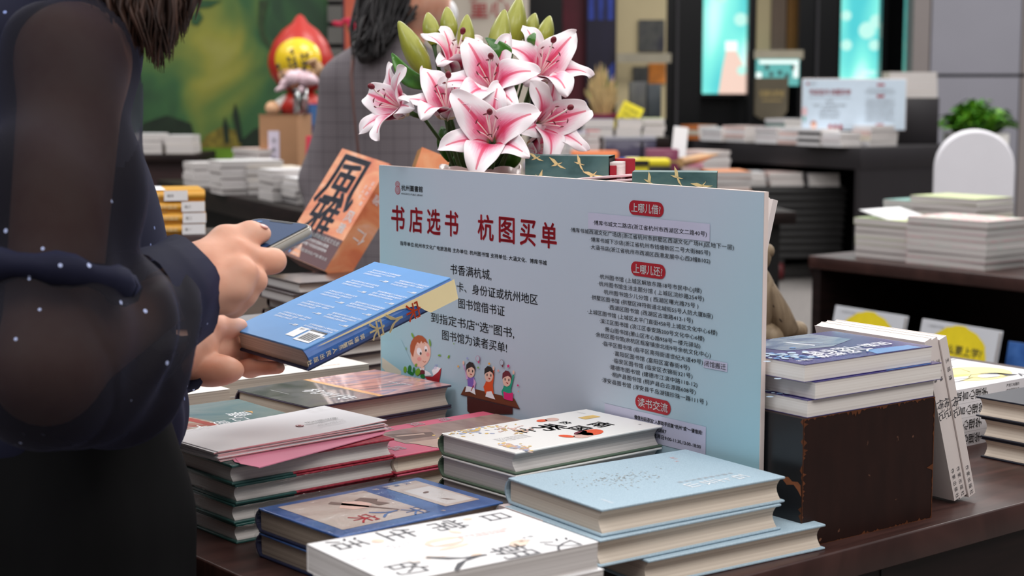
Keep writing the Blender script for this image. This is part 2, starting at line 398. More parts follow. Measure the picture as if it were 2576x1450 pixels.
# logo
for k, (a, b_) in enumerate(((1, 'ink_red'), (.8, 'sign_print'), (.66, 'ink_red'), (.5, 'sign_print'), (.36, 'ink_red'), (.2, 'sign_print'))):
    x, y = sg(1001.2, 478.5); m.ellipse(x, y, .0066 * a, .0060 * a, Zt + k * .00005, b_, 20)
    x2, y2 = sg(1000.6, 465); m.ellipse(x2, y2 + .0006, .0058 * a, .0042 * a, Zt - .0002 + k * .00003, b_, 20)
line('杭州圖書館', 1010.4, 472, 1064, 477, 15, bold=.012)
line('HANGZHOU PUBLIC LIBRARY', 1010.4, 487.6, 1064.5, 491.8, 4.6)
for st, xa, ya, xb, yb in (('书店选书', 100, 325, 468, 361), ('杭图买单', 578, 375, 1012, 428)):
    for k, ch in enumerate(st):
        n = 4; wch = .195 * (xb - xa); xc = xa + wch / 2 + (xb - xa - wch) * k / 3; yc = ya + (yb - ya) * (xc - xa) / (xb - xa)
        u0, v0 = c7(xc - wch / 2, yc - 4); u1, v1 = c7(xc + wch / 2, yc + 4); line(ch, u0, v0, u1, v1, 63, 'ink_red', .022)
line('指导单位:杭州市文化广电旅游局 主办单位: 杭州图书馆 支持单位: 大涵文化、博库书城', *c7(148, 466), *c7(958, 574), 11.5, bold=.012)
line('书香满杭城,', *c7(425, 606), *c7(652, 646), 27, bold=.004)
line('卡、身份证或杭州地区', *c7(460, 712), *c7(908, 772), 26, bold=.004)
line('图书馆借书证', *c7(470, 800), *c7(725, 838), 26, bold=.004)
line('到指定书店“选”图书,', *c7(318, 880), *c7(778, 960), 27, bold=.004)
line('图书馆为读者买单!', *c7(380, 976), *c7(738, 1040), 26, bold=.004)
ADDR = [('·博库书城文二路店(浙江省杭州市西湖区文二路40号)', 188, 208, 765, 256), ('·博库书城西湖文化广场店(浙江省杭州市拱墅区西湖文化广场H.J区地下一层)', 72, 240, 902, 328),
 ('·博库书城下沙店(浙江省杭州市钱塘新区二号大街885号)', 172, 290, 782, 355), ('·大涵书店(浙江省杭州市西湖区西港发展中心西3幢B102)', 172, 328, 782, 397),
 ('·杭州图书馆 (上城区解放东路18号市民中心J楼)', 218, 478, 738, 546), ('·杭州图书馆生活主题分馆 ( 上城区浣纱路254号)', 213, 515, 750, 586), ('·杭州图书馆少儿分馆 ( 西湖区曙光路75号 )', 238, 555, 722, 624),
 ('·拱墅区图书馆 (拱墅区祥符街道北城街55号人防大厦B座)', 177, 583, 795, 675), ('·西湖区图书馆 (西湖区古墩路413-1号)', 266, 635, 694, 697), ('·上城区图书馆 (上城区太平门直街458号上城区文化中心6楼)', 160, 655, 818, 760),
 ('·滨江区图书馆 (滨江区泰安路200号文化中心6楼)', 220, 703, 752, 790), ('·萧山图书馆(萧山区市心路958号一楼元驿站)', 243, 745, 732, 827), ('·余杭区图书馆(余杭区瓶窑镇崇北街9号余杭文化中心)', 198, 772, 785, 873),
 ('·临平区图书馆 (临平区南苑街道世纪大道49号)', 235, 818, 745, 908), ('·富阳区图书馆 (富阳区富春街4号)', 292, 868, 677, 937), ('·临安区图书馆 (临安区衣锦街321号)', 288, 905, 692, 978),
 ('·建德市图书馆 (建德市江滨中路118-12)', 270, 937, 717, 1023), ('·桐庐县图书馆 (桐庐县白云源路608号)', 280, 975, 708, 1060), ('·淳安县图书馆 (淳安县千岛湖镇珍珠一路111号 )', 230, 1002, 767, 1113)]
for k, (st, x0, y0, x1, y1) in enumerate(ADDR):
    line(st, *c8(x0, y0), *c8(x1, y1), 14.5, bold=.004, z=.0010)
# drawings: a boy reading, three pupils at a desk
def c5(x, y): return sg(960 + x * .1517, 840 + y * .1517)
LAY = [0]
def il(pts, mt): LAY[0] += 1; m.flat([c5(x, y) for x, y in pts][::-1], Zt + LAY[0] * .00002, mt)
def ile(cx, cy, rx, ry, mt, rot=0, n=18):
    il([(cx + rx * math.cos(t) * math.cos(rot) - ry * math.sin(t) * math.sin(rot), cy + rx * math.cos(t) * math.sin(rot) + ry * math.sin(t) * math.cos(rot)) for t in [2 * math.pi * k / n for k in range(n)]], mt)
def star(cx, cy, r, mt): il([(cx + (r if k % 2 == 0 else r * .45) * math.sin(math.pi * k / 5), cy - (r if k % 2 == 0 else r * .45) * 1.25 * math.cos(math.pi * k / 5)) for k in range(10)], mt)
il([(12, 120), (330, 100), (560, 600), (560, 900), (12, 560)], 'sky_wash'); il([(12, 390), (330, 620), (330, 900), (12, 560)], 'il_cream')
ile(655, 330, 165, 225, 'il_skin', .15)
il([(520, 380), (480, 300), (478, 200), (500, 130), (540, 60), (610, 24), (680, 35), (740, 90), (772, 165), (745, 150), (720, 130), (690, 165), (665, 120), (640, 165), (600, 140), (570, 200), (545, 300), (530, 385)], 'il_hair')
ile(632, 295, 42, 65, 'il_white', -.2); ile(742, 250, 26, 50, 'il_white', -.15); ile(655, 328, 16, 24, 'il_black'); ile(742, 275, 15, 22, 'il_black')
ile(632, 418, 36, 34, 'il_blush'); ile(775, 345, 26, 34, 'il_blush'); ile(805, 250, 14, 24, 'il_skin')
il([(690, 445), (715, 468), (748, 452), (746, 460), (716, 478), (688, 455)], 'il_hair')
il([(585, 188), (605, 182), (606, 188), (588, 198)], 'il_hair'); il([(708, 165), (722, 150), (726, 156), (712, 172)], 'il_hair')
il([(660, 540), (720, 545), (720, 600), (650, 600)], 'il_skin'); il([(620, 560), (650, 600), (720, 610), (730, 660), (640, 680)], 'il_plum'); il([(630, 555), (655, 610), (690, 570), (715, 612), (722, 560), (690, 590), (660, 580)], 'il_white')
il([(725, 600), (800, 640), (840, 690), (730, 700)], 'il_white'); il([(840, 610), (900, 540), (990, 570), (960, 640), (870, 700)], 'il_white')
il([(720, 710), (850, 710), (940, 640), (1000, 560), (985, 680), (960, 810), (760, 760)], 'il_red')
for k in range(3): il([(860 + k * 22, 590), (905 + k * 16, 505), (909 + k * 16, 508), (866 + k * 22, 592)], 'il_blue')
for x, y, rx, ry, mt_, a in ((400, 595, 28, 55, 'il_green', 0), (475, 580, 30, 60, 'il_darkgreen', .1), (545, 605, 20, 52, 'il_darkgreen', 0), (610, 635, 40, 62, 'il_green', .3), (690, 705, 40, 34, 'il_darkgreen', .4), (490, 650, 60, 30, 'il_darkgreen', .5), (580, 520, 18, 28, 'il_green', .5),
                            (525, 30, 14, 50, 'il_green', -.4), (812, 150, 14, 62, 'il_green', -.15), (970, 358, 26, 15, 'il_green', 0), (1123, 380, 14, 30, 'il_green', .4), (418, 245, 6, 24, 'il_green', -.2), (1210, 165, 8, 10, 'il_green', .4), (1065, 1100, 16, 40, 'il_green', .1), (1040, 1120, 14, 24, 'il_darkgreen', -.3)): ile(x, y, rx, ry, mt_, a)
il([(1395, 875), (2215, 1075), (2305, 1250), (1325, 1010)], 'il_brown'); il([(1325, 1000), (2305, 1235), (2300, 1252), (1328, 1012)], 'il_darkbrown'); il([(1430, 1045), (2185, 1230), (2185, 1330), (1495, 1340), (1435, 1280)], 'il_darkbrown')
for cx, cy, hr, top, arm, hx, hy in ((1490, 590, 'il_black', 'il_purple', 'il_lilac', 1372, 480), (1795, 660, 'il_black', 'il_orange', 'il_orange', 1873, 570), (2095, 735, 'il_plum', 'il_teal', 'il_teal', 2206, 640)):
    il([(cx - 55, cy + 130), (cx + 60, cy + 130), (cx + 80, cy + 340), (cx - 45, cy + 330)], top)
    s_ = 1 if hx > cx else -1
    il([(cx + s_ * 35, cy + 150), (cx + s_ * 70, cy + 170), (hx + 12, hy + 40), (hx - 14, hy + 40)], arm); ile(hx, hy, 16, 34, 'il_skin')
    il([(cx - s_ * 50, cy + 140), (cx - s_ * 90, cy + 220), (cx - s_ * 60, cy + 330), (cx - s_ * 20, cy + 330), (cx - s_ * 50, cy + 230)], arm)
    ile(cx, cy + 40, 68, 100, 'il_skin'); il([(cx - 76, cy + 20), (cx - 70, cy - 80), (cx - 20, cy - 128), (cx + 40, cy - 110), (cx + 78, cy - 30), (cx + 84, cy + 40), (cx + 60, cy - 10), (cx + 20, cy - 40), (cx - 30, cy - 20), (cx - 60, cy)], hr)
    ile(cx - 28, cy + 20, 9, 24, 'il_black'); ile(cx + 35, cy + 30, 9, 24, 'il_black'); il([(cx - 16, cy + 66), (cx + 30, cy + 80), (cx + 10, cy + 100)], 'il_red')
il([(1425, 865), (1500, 880), (1560, 900), (1578, 1010), (1480, 960), (1405, 965)], 'il_white'); il([(1762, 960), (1840, 950), (1905, 1090), (1740, 1040)], 'il_white'); il([(2038, 955), (2120, 985), (2200, 975), (2195, 1115), (2120, 1100), (2050, 1080)], 'il_pink')
il([(1540, 850), (1550, 860), (1510, 950), (1498, 945)], 'il_red')
for x, y, r, mt_ in ((1290, 540, 22, 'il_star_yellow'), (1440, 405, 20, 'il_blue'), (1620, 560, 20, 'il_green'), (1805, 495, 24, 'il_star_yellow'), (1955, 610, 22, 'il_blush'), (2122, 535, 30, 'il_pink'), (2282, 855, 22, 'il_pink'), (2290, 955, 14, 'il_blush')): star(x, y, r, mt_)
for x, y, ch, mt_ in ((1615, 410, '?', 'il_pink'), (2012, 475, '!', 'il_plum')):
    ile(x, y, 33, 48, mt_); ile(x, y, 29, 44, 'sign_print'); il([(x + 6, y + 45), (x + 28, y + 40), (x + 26, y + 78), (x + 12, y + 80)], mt_)
    X, Y = c5(x, y); m.text(ch, X, Y, mt_, z=Zt + .0009, h=.0078)
line('微信扫码添加“入群助手回复“杭州”或“一键借阅!', *c8(398, 1190), *c8(742, 1262), 10.5, bold=.02, z=.0012)
line('030887', *c8(498, 1250), *c8(560, 1261), 9, bold=.012, z=.0012)
line('至周日9:00-11:30,13:00-18:00', *c8(495, 1283), *c8(735, 1335), 10.5, bold=.016, z=.0012)
m.build('board', sign)
for st, xa, xb, yc in (('上哪儿借?', 370, 546, 131), ('上哪儿还?', 380, 555, 443), ('读书交流', 402, 582, 1126)):
    b_ = MB(); x0, y0 = sg(*c8(xa, yc - 12)); x1, y1 = sg(*c8(xb, yc + 12)); yy = (y0 + y1) / 2; hh = .0083; r = .0082; pts = []
    for cx, a0 in ((x1 - r, -90), (x0 + r, 90)):
        for k in range(9): t = R_(a0 + 180 * k / 8); pts.append((cx + r * math.cos(t), yy + hh * math.sin(t)))
    b_.flat(pts, .0009, 'ink_red'); b_.text(st, (x0 + x1) / 2, yy, 'ink_white', z=.0013, w=(x1 - x0) * .84, h=.0105, bold=.014); b_.build('badge', sign, 'red rounded badge')
for q, extra in (([(165, 152), (780, 208), (778, 290), (163, 240)], None), ([(748, 893), (868, 912), (868, 955), (748, 940)], '闭馆搬迁'), ([(250, 1130), (760, 1225), (755, 1350), (245, 1285)], None)):
    b_ = MB(); pp = [sg(*c8(x, y)) for x, y in q]; x0 = min(p[0] for p in pp); x1 = max(p[0] for p in pp)
    y1 = (pp[0][1] + pp[1][1]) / 2; y0 = (pp[2][1] + pp[3][1]) / 2
    b_.rect(x0, y0, x1, y1, .0008, 'strip_lilac')
    if extra: b_.text(extra, (x0 + x1) / 2, (y0 + y1) / 2, 'ink_black', z=.0012, w=(x1 - x0) * .9, h=.0066)
    b_.build('correction_strip', sign, 'pale lilac strip pasted on the board')
# ------------------------------------------------------------ front book piles
CRX = -math.pi / 2                          # a book whose top points along A has its reading direction along -B
def pile(n, q, h, names, covers, pages, hard, labels, group, prints=None, dims=None, offs=None, sprint=None, tend=None, spine=None, thick=None, back=None, flip=0., nm='book'):
    """n books lying one on another; q is the outline of the top cover in the photo, h its drop below the lens"""
    c, L, Wd, ang = quad_fit(q, h)
    if dims: Wd, L = dims
    t = thick or (.485 - h) / n; out = []
    for k in range(n):                       # k = 0 is the topmost
        da, db, dr = (offs or {}).get(k, (0, 0, 0))
        z = CAMZ - h - t * (k + 1)
        ca = Vector((math.cos(ang), math.sin(ang), 0)); cb = Vector((-ca.y, ca.x, 0))
        p = c + ca * da + cb * db; p.z = z
        out.append(book(nm, labels[k], place(p, ang + CRX + flip + R_(dr)), Wd, L, t - .0004, covers, spine, pages, hard, group, prints if k == 0 or tend else None, sprint, back=back))
    return out
stretched('cloth_blue', [(158, 180, 194), (168, 190, 203), (177, 198, 210)], (700, 700, 10), .62, 2., bump=.08)
mat('obi_pink', (222, 206, 204), .5); mat('gilt', (182, 186, 184), .4, .1)
def pr_stone(m, w, l, t):                   # 石上…: white brush title and a faint seal rubbing
    z = t + .0003
    for k, ch in enumerate('石上云山'): m.text(ch, w * .34 - .0 * k, l * .33 - k * .021, 'ink_white', z, size=.019, rot=.1)
    for k, ch in enumerate('中国石窟雕塑艺术史'): m.text(ch, w * .24, l * .34 - k * .0085, 'ink_pale', z, size=.0065)
    r = random.Random(5)
    for k in range(150):                   # faint drawing of a rock carving
        x, y = r.gauss(0, .016), r.gauss(0, .026); m.ellipse(-w * .05 + x, -l * .13 + y, .0006 + r.random() * .0016, .0004 + r.random() * .0008, z, 'gilt', 6, r.random() * 3)
    m.text('石上', -w * .30, l * .33, 'il_blush', z, size=.006, rot=0); m.text('文', -w * .22, l * .30, 'il_blush', z, size=.005)
    m.text('文物出版社', w * .36, -l * .40, 'ink_white', z, size=.004)
Qb = [(1291.6, 1204), (1717, 1122), (1955, 1199), (1516, 1285)]
pb = pile(3, Qb, .402, None, 'cloth_blue', 'pages_cream', True,
     ['pale blue clothbound hardcover with white brush title, topmost of three beside the worn block', 'pale blue clothbound hardcover in the middle of the three beside the worn block', 'lowest pale blue clothbound hardcover, sticking out furthest toward the worn block'],
     'pale blue clothbound hardcovers', pr_stone, offs={1: (-.008, -.004, 1), 2: (.048, -.012, 0)})
# paper band round the middle book
m = MB(); w_, l_, t_ = quad_fit(Qb, .402)[2], quad_fit(Qb, .402)[1], .0273
m.box((-w_ / 2 - .0045, -l_ / 2 - .0006, .0005), (-w_ / 2 + .072, -l_ / 2 + .03, t_ - .0002), 'obi_pink', skip=('+x', '+y')); m.build('paper_band', pb[1], 'pale pink paper band')

mat('cover_ivory', (247, 244, 240), .35, .01, coat=.2); mat('cover_green', (92, 110, 92), .5, .05); mat('wash_ochre', (226, 188, 108), .5, .2, 60); mat('wash_rose', (216, 178, 166), .5, .12, 60); mat('wash_blue', (178, 184, 210), .5, .2, 60)
def pr_xiushi(m, w, l, t):                  # white jacket with ink title and small painted ladies
    z = t + .0003
    for ch, x, y, s in (('南', .13, .27, .028), ('国', .13, .12, .026), ('秀', -.06, .02, .036), ('士', -.1, -.12, .026), ('的', -.12, .16, .014)): m.text(ch, x * w, y * l, 'ink_black', z, size=s, rot=.12, bold=.014)
    for x, y, a, b, mt in ((.32, .1, .012, .018, 'il_orange'), (.36, .02, .010, .016, 'wash_rose'), (.27, .05, .006, .012, 'il_plum'), (.3, -.06, .010, .006, 'il_orange'), (-.3, .16, .008, .01, 'wash_rose'), (-.32, .1, .006, .008, 'il_orange')): m.ellipse(x * w, y * l, a, b, z, mt, 14, .4)
    r = random.Random(2)
    for k in range(60):
        m.ellipse(-.44 * w + abs(r.gauss(0, .012)), -.36 * l + r.gauss(0, .016), .001 + r.random() * .0035, .001 + r.random() * .002, z + k * .000002, r.choice(('wash_ochre', 'wash_blue', 'wash_ochre')), 8, r.random() * 3)
        m.ellipse(.34 * w + r.gauss(0, .013), -.45 * l + abs(r.gauss(0, .008)), .001 + r.random() * .003, .001 + r.random() * .002, z + k * .000002, r.choice(('wash_ochre', 'wash_rose', 'wash_blue')), 8, r.random() * 3)
        m.ellipse(-.2 * w + r.gauss(0, .013), -.16 * l + r.gauss(0, .01), .0008 + r.random() * .002, .0008 + r.random() * .0016, z + k * .000002, r.choice(('wash_rose', 'wash_rose', 'wash_ochre')), 8, r.random() * 3)
    m.rect(-.22 * w, .30 * l, -.12 * w, .41 * l, z, 'wash_ochre')
    for k in range(3): m.text('国士的风骨与人生', .02 * w + k * .006, -.3 * l, 'ink_pale', z, size=.0055, rot=-math.pi / 2)
    for k, ch in enumerate('著者名'[:0]): pass
    m.text('著', .34 * w, .43 * l, 'ink_grey', z, size=.004); m.text('文史散章', -.36 * w, .4 * l, 'ink_pale', z, size=.004)
Qn = [(1111, 1089), (1467, 1026), (1660, 1071), (1299, 1139)]
pn = pile(4, Qn, .385, None, 'cover_ivory', 'pages_grey', True,
     ['thick white-jacketed hardcover with black brush title, topmost of its pile against the sign', 'thick hardcover with green spine lying directly under the white brush-titled one', 'third hardcover down in the pile topped by the white brush-titled book', 'lowest hardcover in the pile topped by the white brush-titled book'],
     'hardcovers under the white brush-titled book', pr_xiushi, spine='cover_green', back='cover_green', dims=(.133, .219))

stretched('jacket_blue', [(58, 86, 142), (72, 104, 164), (84, 116, 176)], (30, 30, 30), .3, 4., coat=.4)
stretched('print_silk', [(184, 158, 148), (208, 188, 178), (222, 208, 200)], (20, 14, 10), .35, 5., .6, coat=.3); mat('print_mist', (224, 216, 214), .35, .06, 30, coat=.3); mat('print_umber', (112, 88, 80), .4, .15, 40); mat('cover_navy', (44, 52, 84), .4)
def pr_song(m, w, l, t):                    # blue jacket with two pasted silk paintings
    z = t + .0003
    m.rect(-.40 * w, -.42 * l, .38 * w, .10 * l, z, 'print_silk'); m.rect(-.40 * w, .22 * l, .34 * w, .44 * l, z, 'print_silk'); m.rect(-.2 * w, .25 * l, .30 * w, .42 * l, z + .0001, 'print_mist')
    z += .0002
    m.flat([(-.22 * w, -.12 * l), (-.16 * w, -.04 * l), (-.04 * w, -.03 * l), (.02 * w, -.09 * l), (0, -.16 * l), (-.1 * w, -.2 * l)], z, 'wash_rose')
    m.flat([(-.2 * w, -.06 * l), (-.24 * w, .0), (-.13 * w, .05 * l), (-.08 * w, .02 * l), (.02 * w, .05 * l), (.02 * w, -.02 * l), (-.1 * w, -.02 * l)], z + .0001, 'print_umber')
    m.flat([(-.28 * w, -.16 * l), (-.24 * w, -.2 * l), (.2 * w, .0), (.19 * w, .012 * l)], z, 'print_umber'); m.flat([(.2 * w, .01 * l), (.195 * w, -.1 * l), (.205 * w, -.1 * l), (.21 * w, .01 * l)], z, 'print_umber')
    m.ellipse(-.06 * w, .32 * l, .003, .005, z, 'print_umber', 10, .5); m.flat([(.12 * w, .3 * l), (.22 * w, .34 * l), (.24 * w, .35 * l), (.2 * w, .31 * l)], z, 'print_umber')
    m.text('宋', .24 * w, -.22 * l, 'ink_red', z + .0002, size=.03); m.text('人', .22 * w, -.08 * l, 'jacket_blue', z + .0002, size=.03); m.text('宋', .3 * w, .06 * l, 'jacket_blue', z + .0002, size=.028)
    for k, ch in enumerate('风雅美学十讲'): m.text(ch, -.36 * w, .36 * l - k * .014, 'print_silk' if k > 2 else 'jacket_blue', z + .0002, size=.008)
    m.text('著', .42 * w, .16 * l, 'print_silk', z, size=.005)
Qs = [(663, 1278), (1046.5, 1194), (1246.6, 1262), (854, 1355)]
psng = pile(2, Qs, .433, None, 'jacket_blue', 'pages_dark', True,
     ['shrink-wrapped blue hardcover with a figure in a dark cap, lying on its twin', 'shrink-wrapped hardcover lying directly under the blue one with the dark-capped figure'], 'shrink-wrapped blue hardcovers', pr_song, spine='cover_navy', back='cover_navy')

mat('cover_snow', (246, 244, 244), .32, .01, coat=.25); mat('print_sand', (232, 206, 186), .4, .12, 50); mat('ink_slate', (58, 58, 64), .5, 0)
def pr_han(m, w, l, t):                     # 汉朝人的 / 日常生活
    z = t + .0003
    for ch, x, y, s in (('汉', .40, .36, .033), ('朝', .37, .13, .040), ('人', .34, -.10, .052), ('的', .31, -.34, .036), ('日', -.36, .38, .030), ('常', -.36, .13, .036), ('生', -.36, -.11, .036), ('活', -.36, -.36, .034)): m.text(ch, x * w, y * l, 'ink_slate', z, size=s)
    for x, y, a, b, rot in ((-.05, -.02, .013, .020, .1), (.08, -.03, .004, .017, .1), (-.30, -.24, .006, .006, 0), (.24, .22, .008, .012, .5), (-.2, .1, .007, .004, .4), (.3, -.02, .004, .006, .4), (-.42, .26, .004, .005, 0)): m.ellipse(x * w, y * l, a, b, z, 'print_sand', 10, rot)
    m.rect(-.06 * w, -.09 * l, .0, .05 * l, z + .0001, 'cover_snow')
    for k, (st, c) in enumerate((('一幅汉代社会生活长卷', 'il_blush'), ('细说衣食住行', 'il_blush'))): m.text(st, -.08 * w + k * .006, .2 * l, c, z, size=.0058, rot=-math.pi / 2)
    for k, st in enumerate(('从市井到宫廷再现两汉', '饮食服饰节庆娱乐')): m.text(st, .16 * w + k * .007, -.2 * l, 'print_sand', z, size=.005, rot=-math.pi / 2)
    for k, st in enumerate(('考古与文献', '人文读本')): m.text(st, -.16 * w + k * .007, -.2 * l, 'ink_pale', z, size=.005, rot=-math.pi / 2)
    m.text('人民文学', -.02 * w, -.43 * l, 'ink_pale', z, size=.0055, rot=-math.pi / 2)
    m.text('朱大', .16 * w, .30 * l, 'ink_grey', z, size=.007, rot=-math.pi / 2); m.text('历史', .22 * w, .26 * l, 'il_blush', z, size=.007, rot=-math.pi / 2)
Qh = [(772, 1372), (1276, 1275), (1494, 1365), (990, 1466)]
ph = pile(4, Qh, .388, None, 'cover_snow', 'pages_grey', False,
     ['white paperback with large black characters at the front table edge, topmost of its pile', 'white paperback second from top in the pile at the front edge of the table', 'white paperback third from top in the pile at the front edge of the table', 'lowest white paperback in the pile at the front edge of the table'],
     'white paperbacks at the front table edge', pr_han, offs={1: (.004, -.003, 0), 2: (-.004, .002, .5)})

# red cloth books under the envelopes, and the pink pair beside them
stretched('cloth_red', [(132, 26, 44), (160, 40, 58), (178, 58, 74)], (260, 260, 30), .5, 3., coat=.2); mat('cloth_teal', (44, 86, 82), .4, .1, 80, coat=.3)
f_ = P(583, 1171, .398); r_ = P(993, 1102, .398); a_ = (r_ - f_); LR = a_.length; ca = a_.normalized(); cb = Vector((-ca.y, ca.x, 0)); ang = math.atan2(ca.y, ca.x)
redb = []
for k in range(4):
    t = .02175; c = f_ + ca * (LR / 2 + (0, .004, .003, .005)[k]) + cb * (.075 + (0, .0, .003, .002)[k]); c.z = CAMZ - .398 - t * (k + 1)
    lab = ['red clothbound book directly under the white envelopes', 'red and teal book second down beneath the white envelopes', 'red and teal book third down beneath the white envelopes', 'lowest red and teal book beneath the white envelopes'][k]
    b_ = book('book', lab, place(c, ang + CRX), .15, LR, t - .0004, 'cloth_red', 'cloth_red', 'pages_grey', True, 'red clothbound books under the envelopes')
    m = MB(); y0, y1 = -LR / 2, -LR / 2 + LR * .36                  # teal quarter of the jacket
    for za, zb in ((t - .0034, t - .0001), (-.0003, .0028)):
        m.rbox((-.0705, y0 - .0005, za), (.0756, y1, zb), .0012, 'cloth_teal')
    m.build('jacket_flap', b_, 'teal jacket flap'); redb.append(b_)
mat('cover_rose', (214, 96, 122), .35, .05, coat=.3); stretched('print_brown', [(132, 104, 96), (154, 126, 116), (168, 142, 130)], (14, 50, 10), .4, 5., .4, coat=.2); mat('foil_silver', (190, 184, 186), .35, .05, metal=.3); mat('print_tan', (190, 160, 146), .4, .12, 40)
def pr_rose(m, w, l, t):
    z = t + .0003; n = 6
    x0, y0, r = -.30 * w, -.30 * l, .03
    m.flat([(x0, .5 * l), (x0, y0 + r)] + [(x0 + r - r * math.cos(k * math.pi / 2 / n), y0 + r - r * math.sin(k * math.pi / 2 / n)) for k in range(n + 1)] + [(.18 * w, y0), (.5 * w, -.12 * l), (.5 * w, .5 * l)], z, 'print_brown')
    m.flat([(-.22 * w, -.26 * l), (.05 * w, -.26 * l), (.1 * w, -.08 * l), (-.05 * w, -.04 * l)], z + .0001, 'print_umber'); m.flat([(-.12 * w, -.24 * l), (-.08 * w, -.24 * l), (0, -.1 * l), (-.05 * w, -.09 * l)], z + .0002, 'print_tan')
    m.flat([(.16 * w, -.28 * l), (.5 * w, -.24 * l), (.5 * w, .1 * l), (.2 * w, -.1 * l)], z + .0001, 'print_tan')
    for ch, x, y, s in (('江', -.42, -.36, .016), ('南', -.41, -.17, .02), ('烟', -.40, .02, .02), ('雨', -.40, .2, .02), ('中', .12, -.42, .022), ('国', .28, -.40, .02)): m.text(ch, x * w, y * l, 'foil_silver', z + .0003, size=s)
    for k in range(6): m.ellipse(.46 * w, -.3 * l + k * .007, .0007, .0007, z + .0003, 'print_brown', 6)
f2 = P(995, 1148, .418); c2 = ca * .122 + cb * .072
for k in range(3):
    t = .0222; c = f2 + c2 + ca * (0, .002, .002)[k]; c.z = CAMZ - .418 - t * (k + 1)
    book('book', ['pink hardcover with a brown photograph and silver lettering between envelopes and white book', 'red-edged hardcover directly under the pink photographic one', 'lowest hardcover under the pink photographic one'][k], place(c, ang + CRX), .144, .243, t - .0004, 'cover_rose', 'cover_rose', 'pages_cream', True, 'pink hardcovers beside the red books', pr_rose, back='cloth_red')

# envelopes on the red books
qe = [(428, 1092), (812, 1010), (951, 1051), (538, 1149)]; ce, le, we, ae = quad_fit(qe, .384)
mat('envelope_seam', (232, 176, 178), .6, .03); mat('envelope_paper', (247, 245, 248), .55, .008)
rnd = random.Random(11)
def envelope_mesh(top):
    m = MB(); L2, W2 = .115, .06
    cur = .0 if not top else .0022
    def zf(x): return cur * max(0, (x / L2)) ** 2
    n = 10
    for k in range(n):
        xa, xb = -L2 + 2 * L2 * k / n, -L2 + 2 * L2 * (k + 1) / n
        m.poly([(xa, -W2, zf(xa) + .0009), (xb, -W2, zf(xb) + .0009), (xb, W2, zf(xb) + .0009), (xa, W2, zf(xa) + .0009)], 'envelope_paper')
        m.poly([(xa, W2, zf(xa)), (xb, W2, zf(xb)), (xb, -W2, zf(xb)), (xa, -W2, zf(xa))], 'envelope_paper')
        m.poly([(xa, -W2, zf(xa)), (xb, -W2, zf(xb)), (xb, -W2, zf(xb) + .0009), (xa, -W2, zf(xa) + .0009)], 'envelope_seam')
        m.poly([(xb, W2, zf(xb)), (xa, W2, zf(xa)), (xa, W2, zf(xa) + .0009), (xb, W2, zf(xb) + .0009)], 'envelope_paper')
    m.poly([(-L2, W2, 0), (-L2, -W2, 0), (-L2, -W2, .0009), (-L2, W2, .0009)], 'envelope_paper'); m.poly([(L2, -W2, cur), (L2, W2, cur), (L2, W2, cur + .0009), (L2, -W2, cur + .0009)], 'envelope_paper')
    if top:
        z = .0013
        for k in range(6):
            x = -.104 + k * .0105; y = .049
            for a, b in (((x, y), (x + .007, y + .0003)), ((x, y + .0067), (x + .007, y + .007)), ((x, y), (x + .0003, y + .007)), ((x + .0067, y), (x + .007, y + .007))): m.rect(a[0], a[1], b[0], b[1], z, 'ink_pale')
        z = .0033
        for x in (.082, .099):
            for a, b in (((x, .036), (x + .014, .0364)), ((x, .052), (x + .014, .0524)), ((x, .036), (x + .0004, .052)), ((x + .0136, .036), (x + .014, .052))): m.rect(a[0], a[1], b[0], b[1], z + .0004, 'ink_pale')
        for k, (a, b) in enumerate(((1, 'il_red'), (.75, 'envelope_paper'), (.5, 'il_red'))): m.ellipse(.026, -.012, .0045 * a, .0055 * a, z - .0014 + k * .0001, b, 14)
        m.text('杭州图书馆', .058, -.010, 'ink_black', z, w=.045, h=.0075)
        for k, (st, ww) in enumerate((('地址:浙江省杭州市解放东路', .05), ('电话:0571', .03), ('邮政编码', .04))): m.text(st, .056, -.022 - k * .0055, 'ink_pale', z, w=ww, h=.003)
    return m
ems = None
mt_plain = envelope_mesh(False)
for k in range(10):                        # k = 0 lowest
    p = ce + Vector((rnd.uniform(-.003, .003), rnd.uniform(-.003, .003), 0)); p.z = CAMZ - .398 + .0004 + k * .00115
    if k == 9: p = Vector((ce.x, ce.y, p.z))
    M = place(p, ae + R_(rnd.uniform(-1.2, 1.2) if k < 9 else 0))
    lab = 'white printed envelope with library address, topmost of the stack' if k == 9 else 'blank white envelope %s in the stack of envelopes' % ('%s from top' % ORD[9 - k] if k else 'lying lowest')
    if k == 9: o = envelope_mesh(True).build('envelope')
    elif ems is None: o = ems = mt_plain.build('envelope')
    else: o = ems.copy(); C.objects.link(o)
    o.matrix_basis = M; tag(o, lab, 'envelope', 'white envelopes on the red books')
mat('paper_pink', (238, 150, 176), .6, .02)
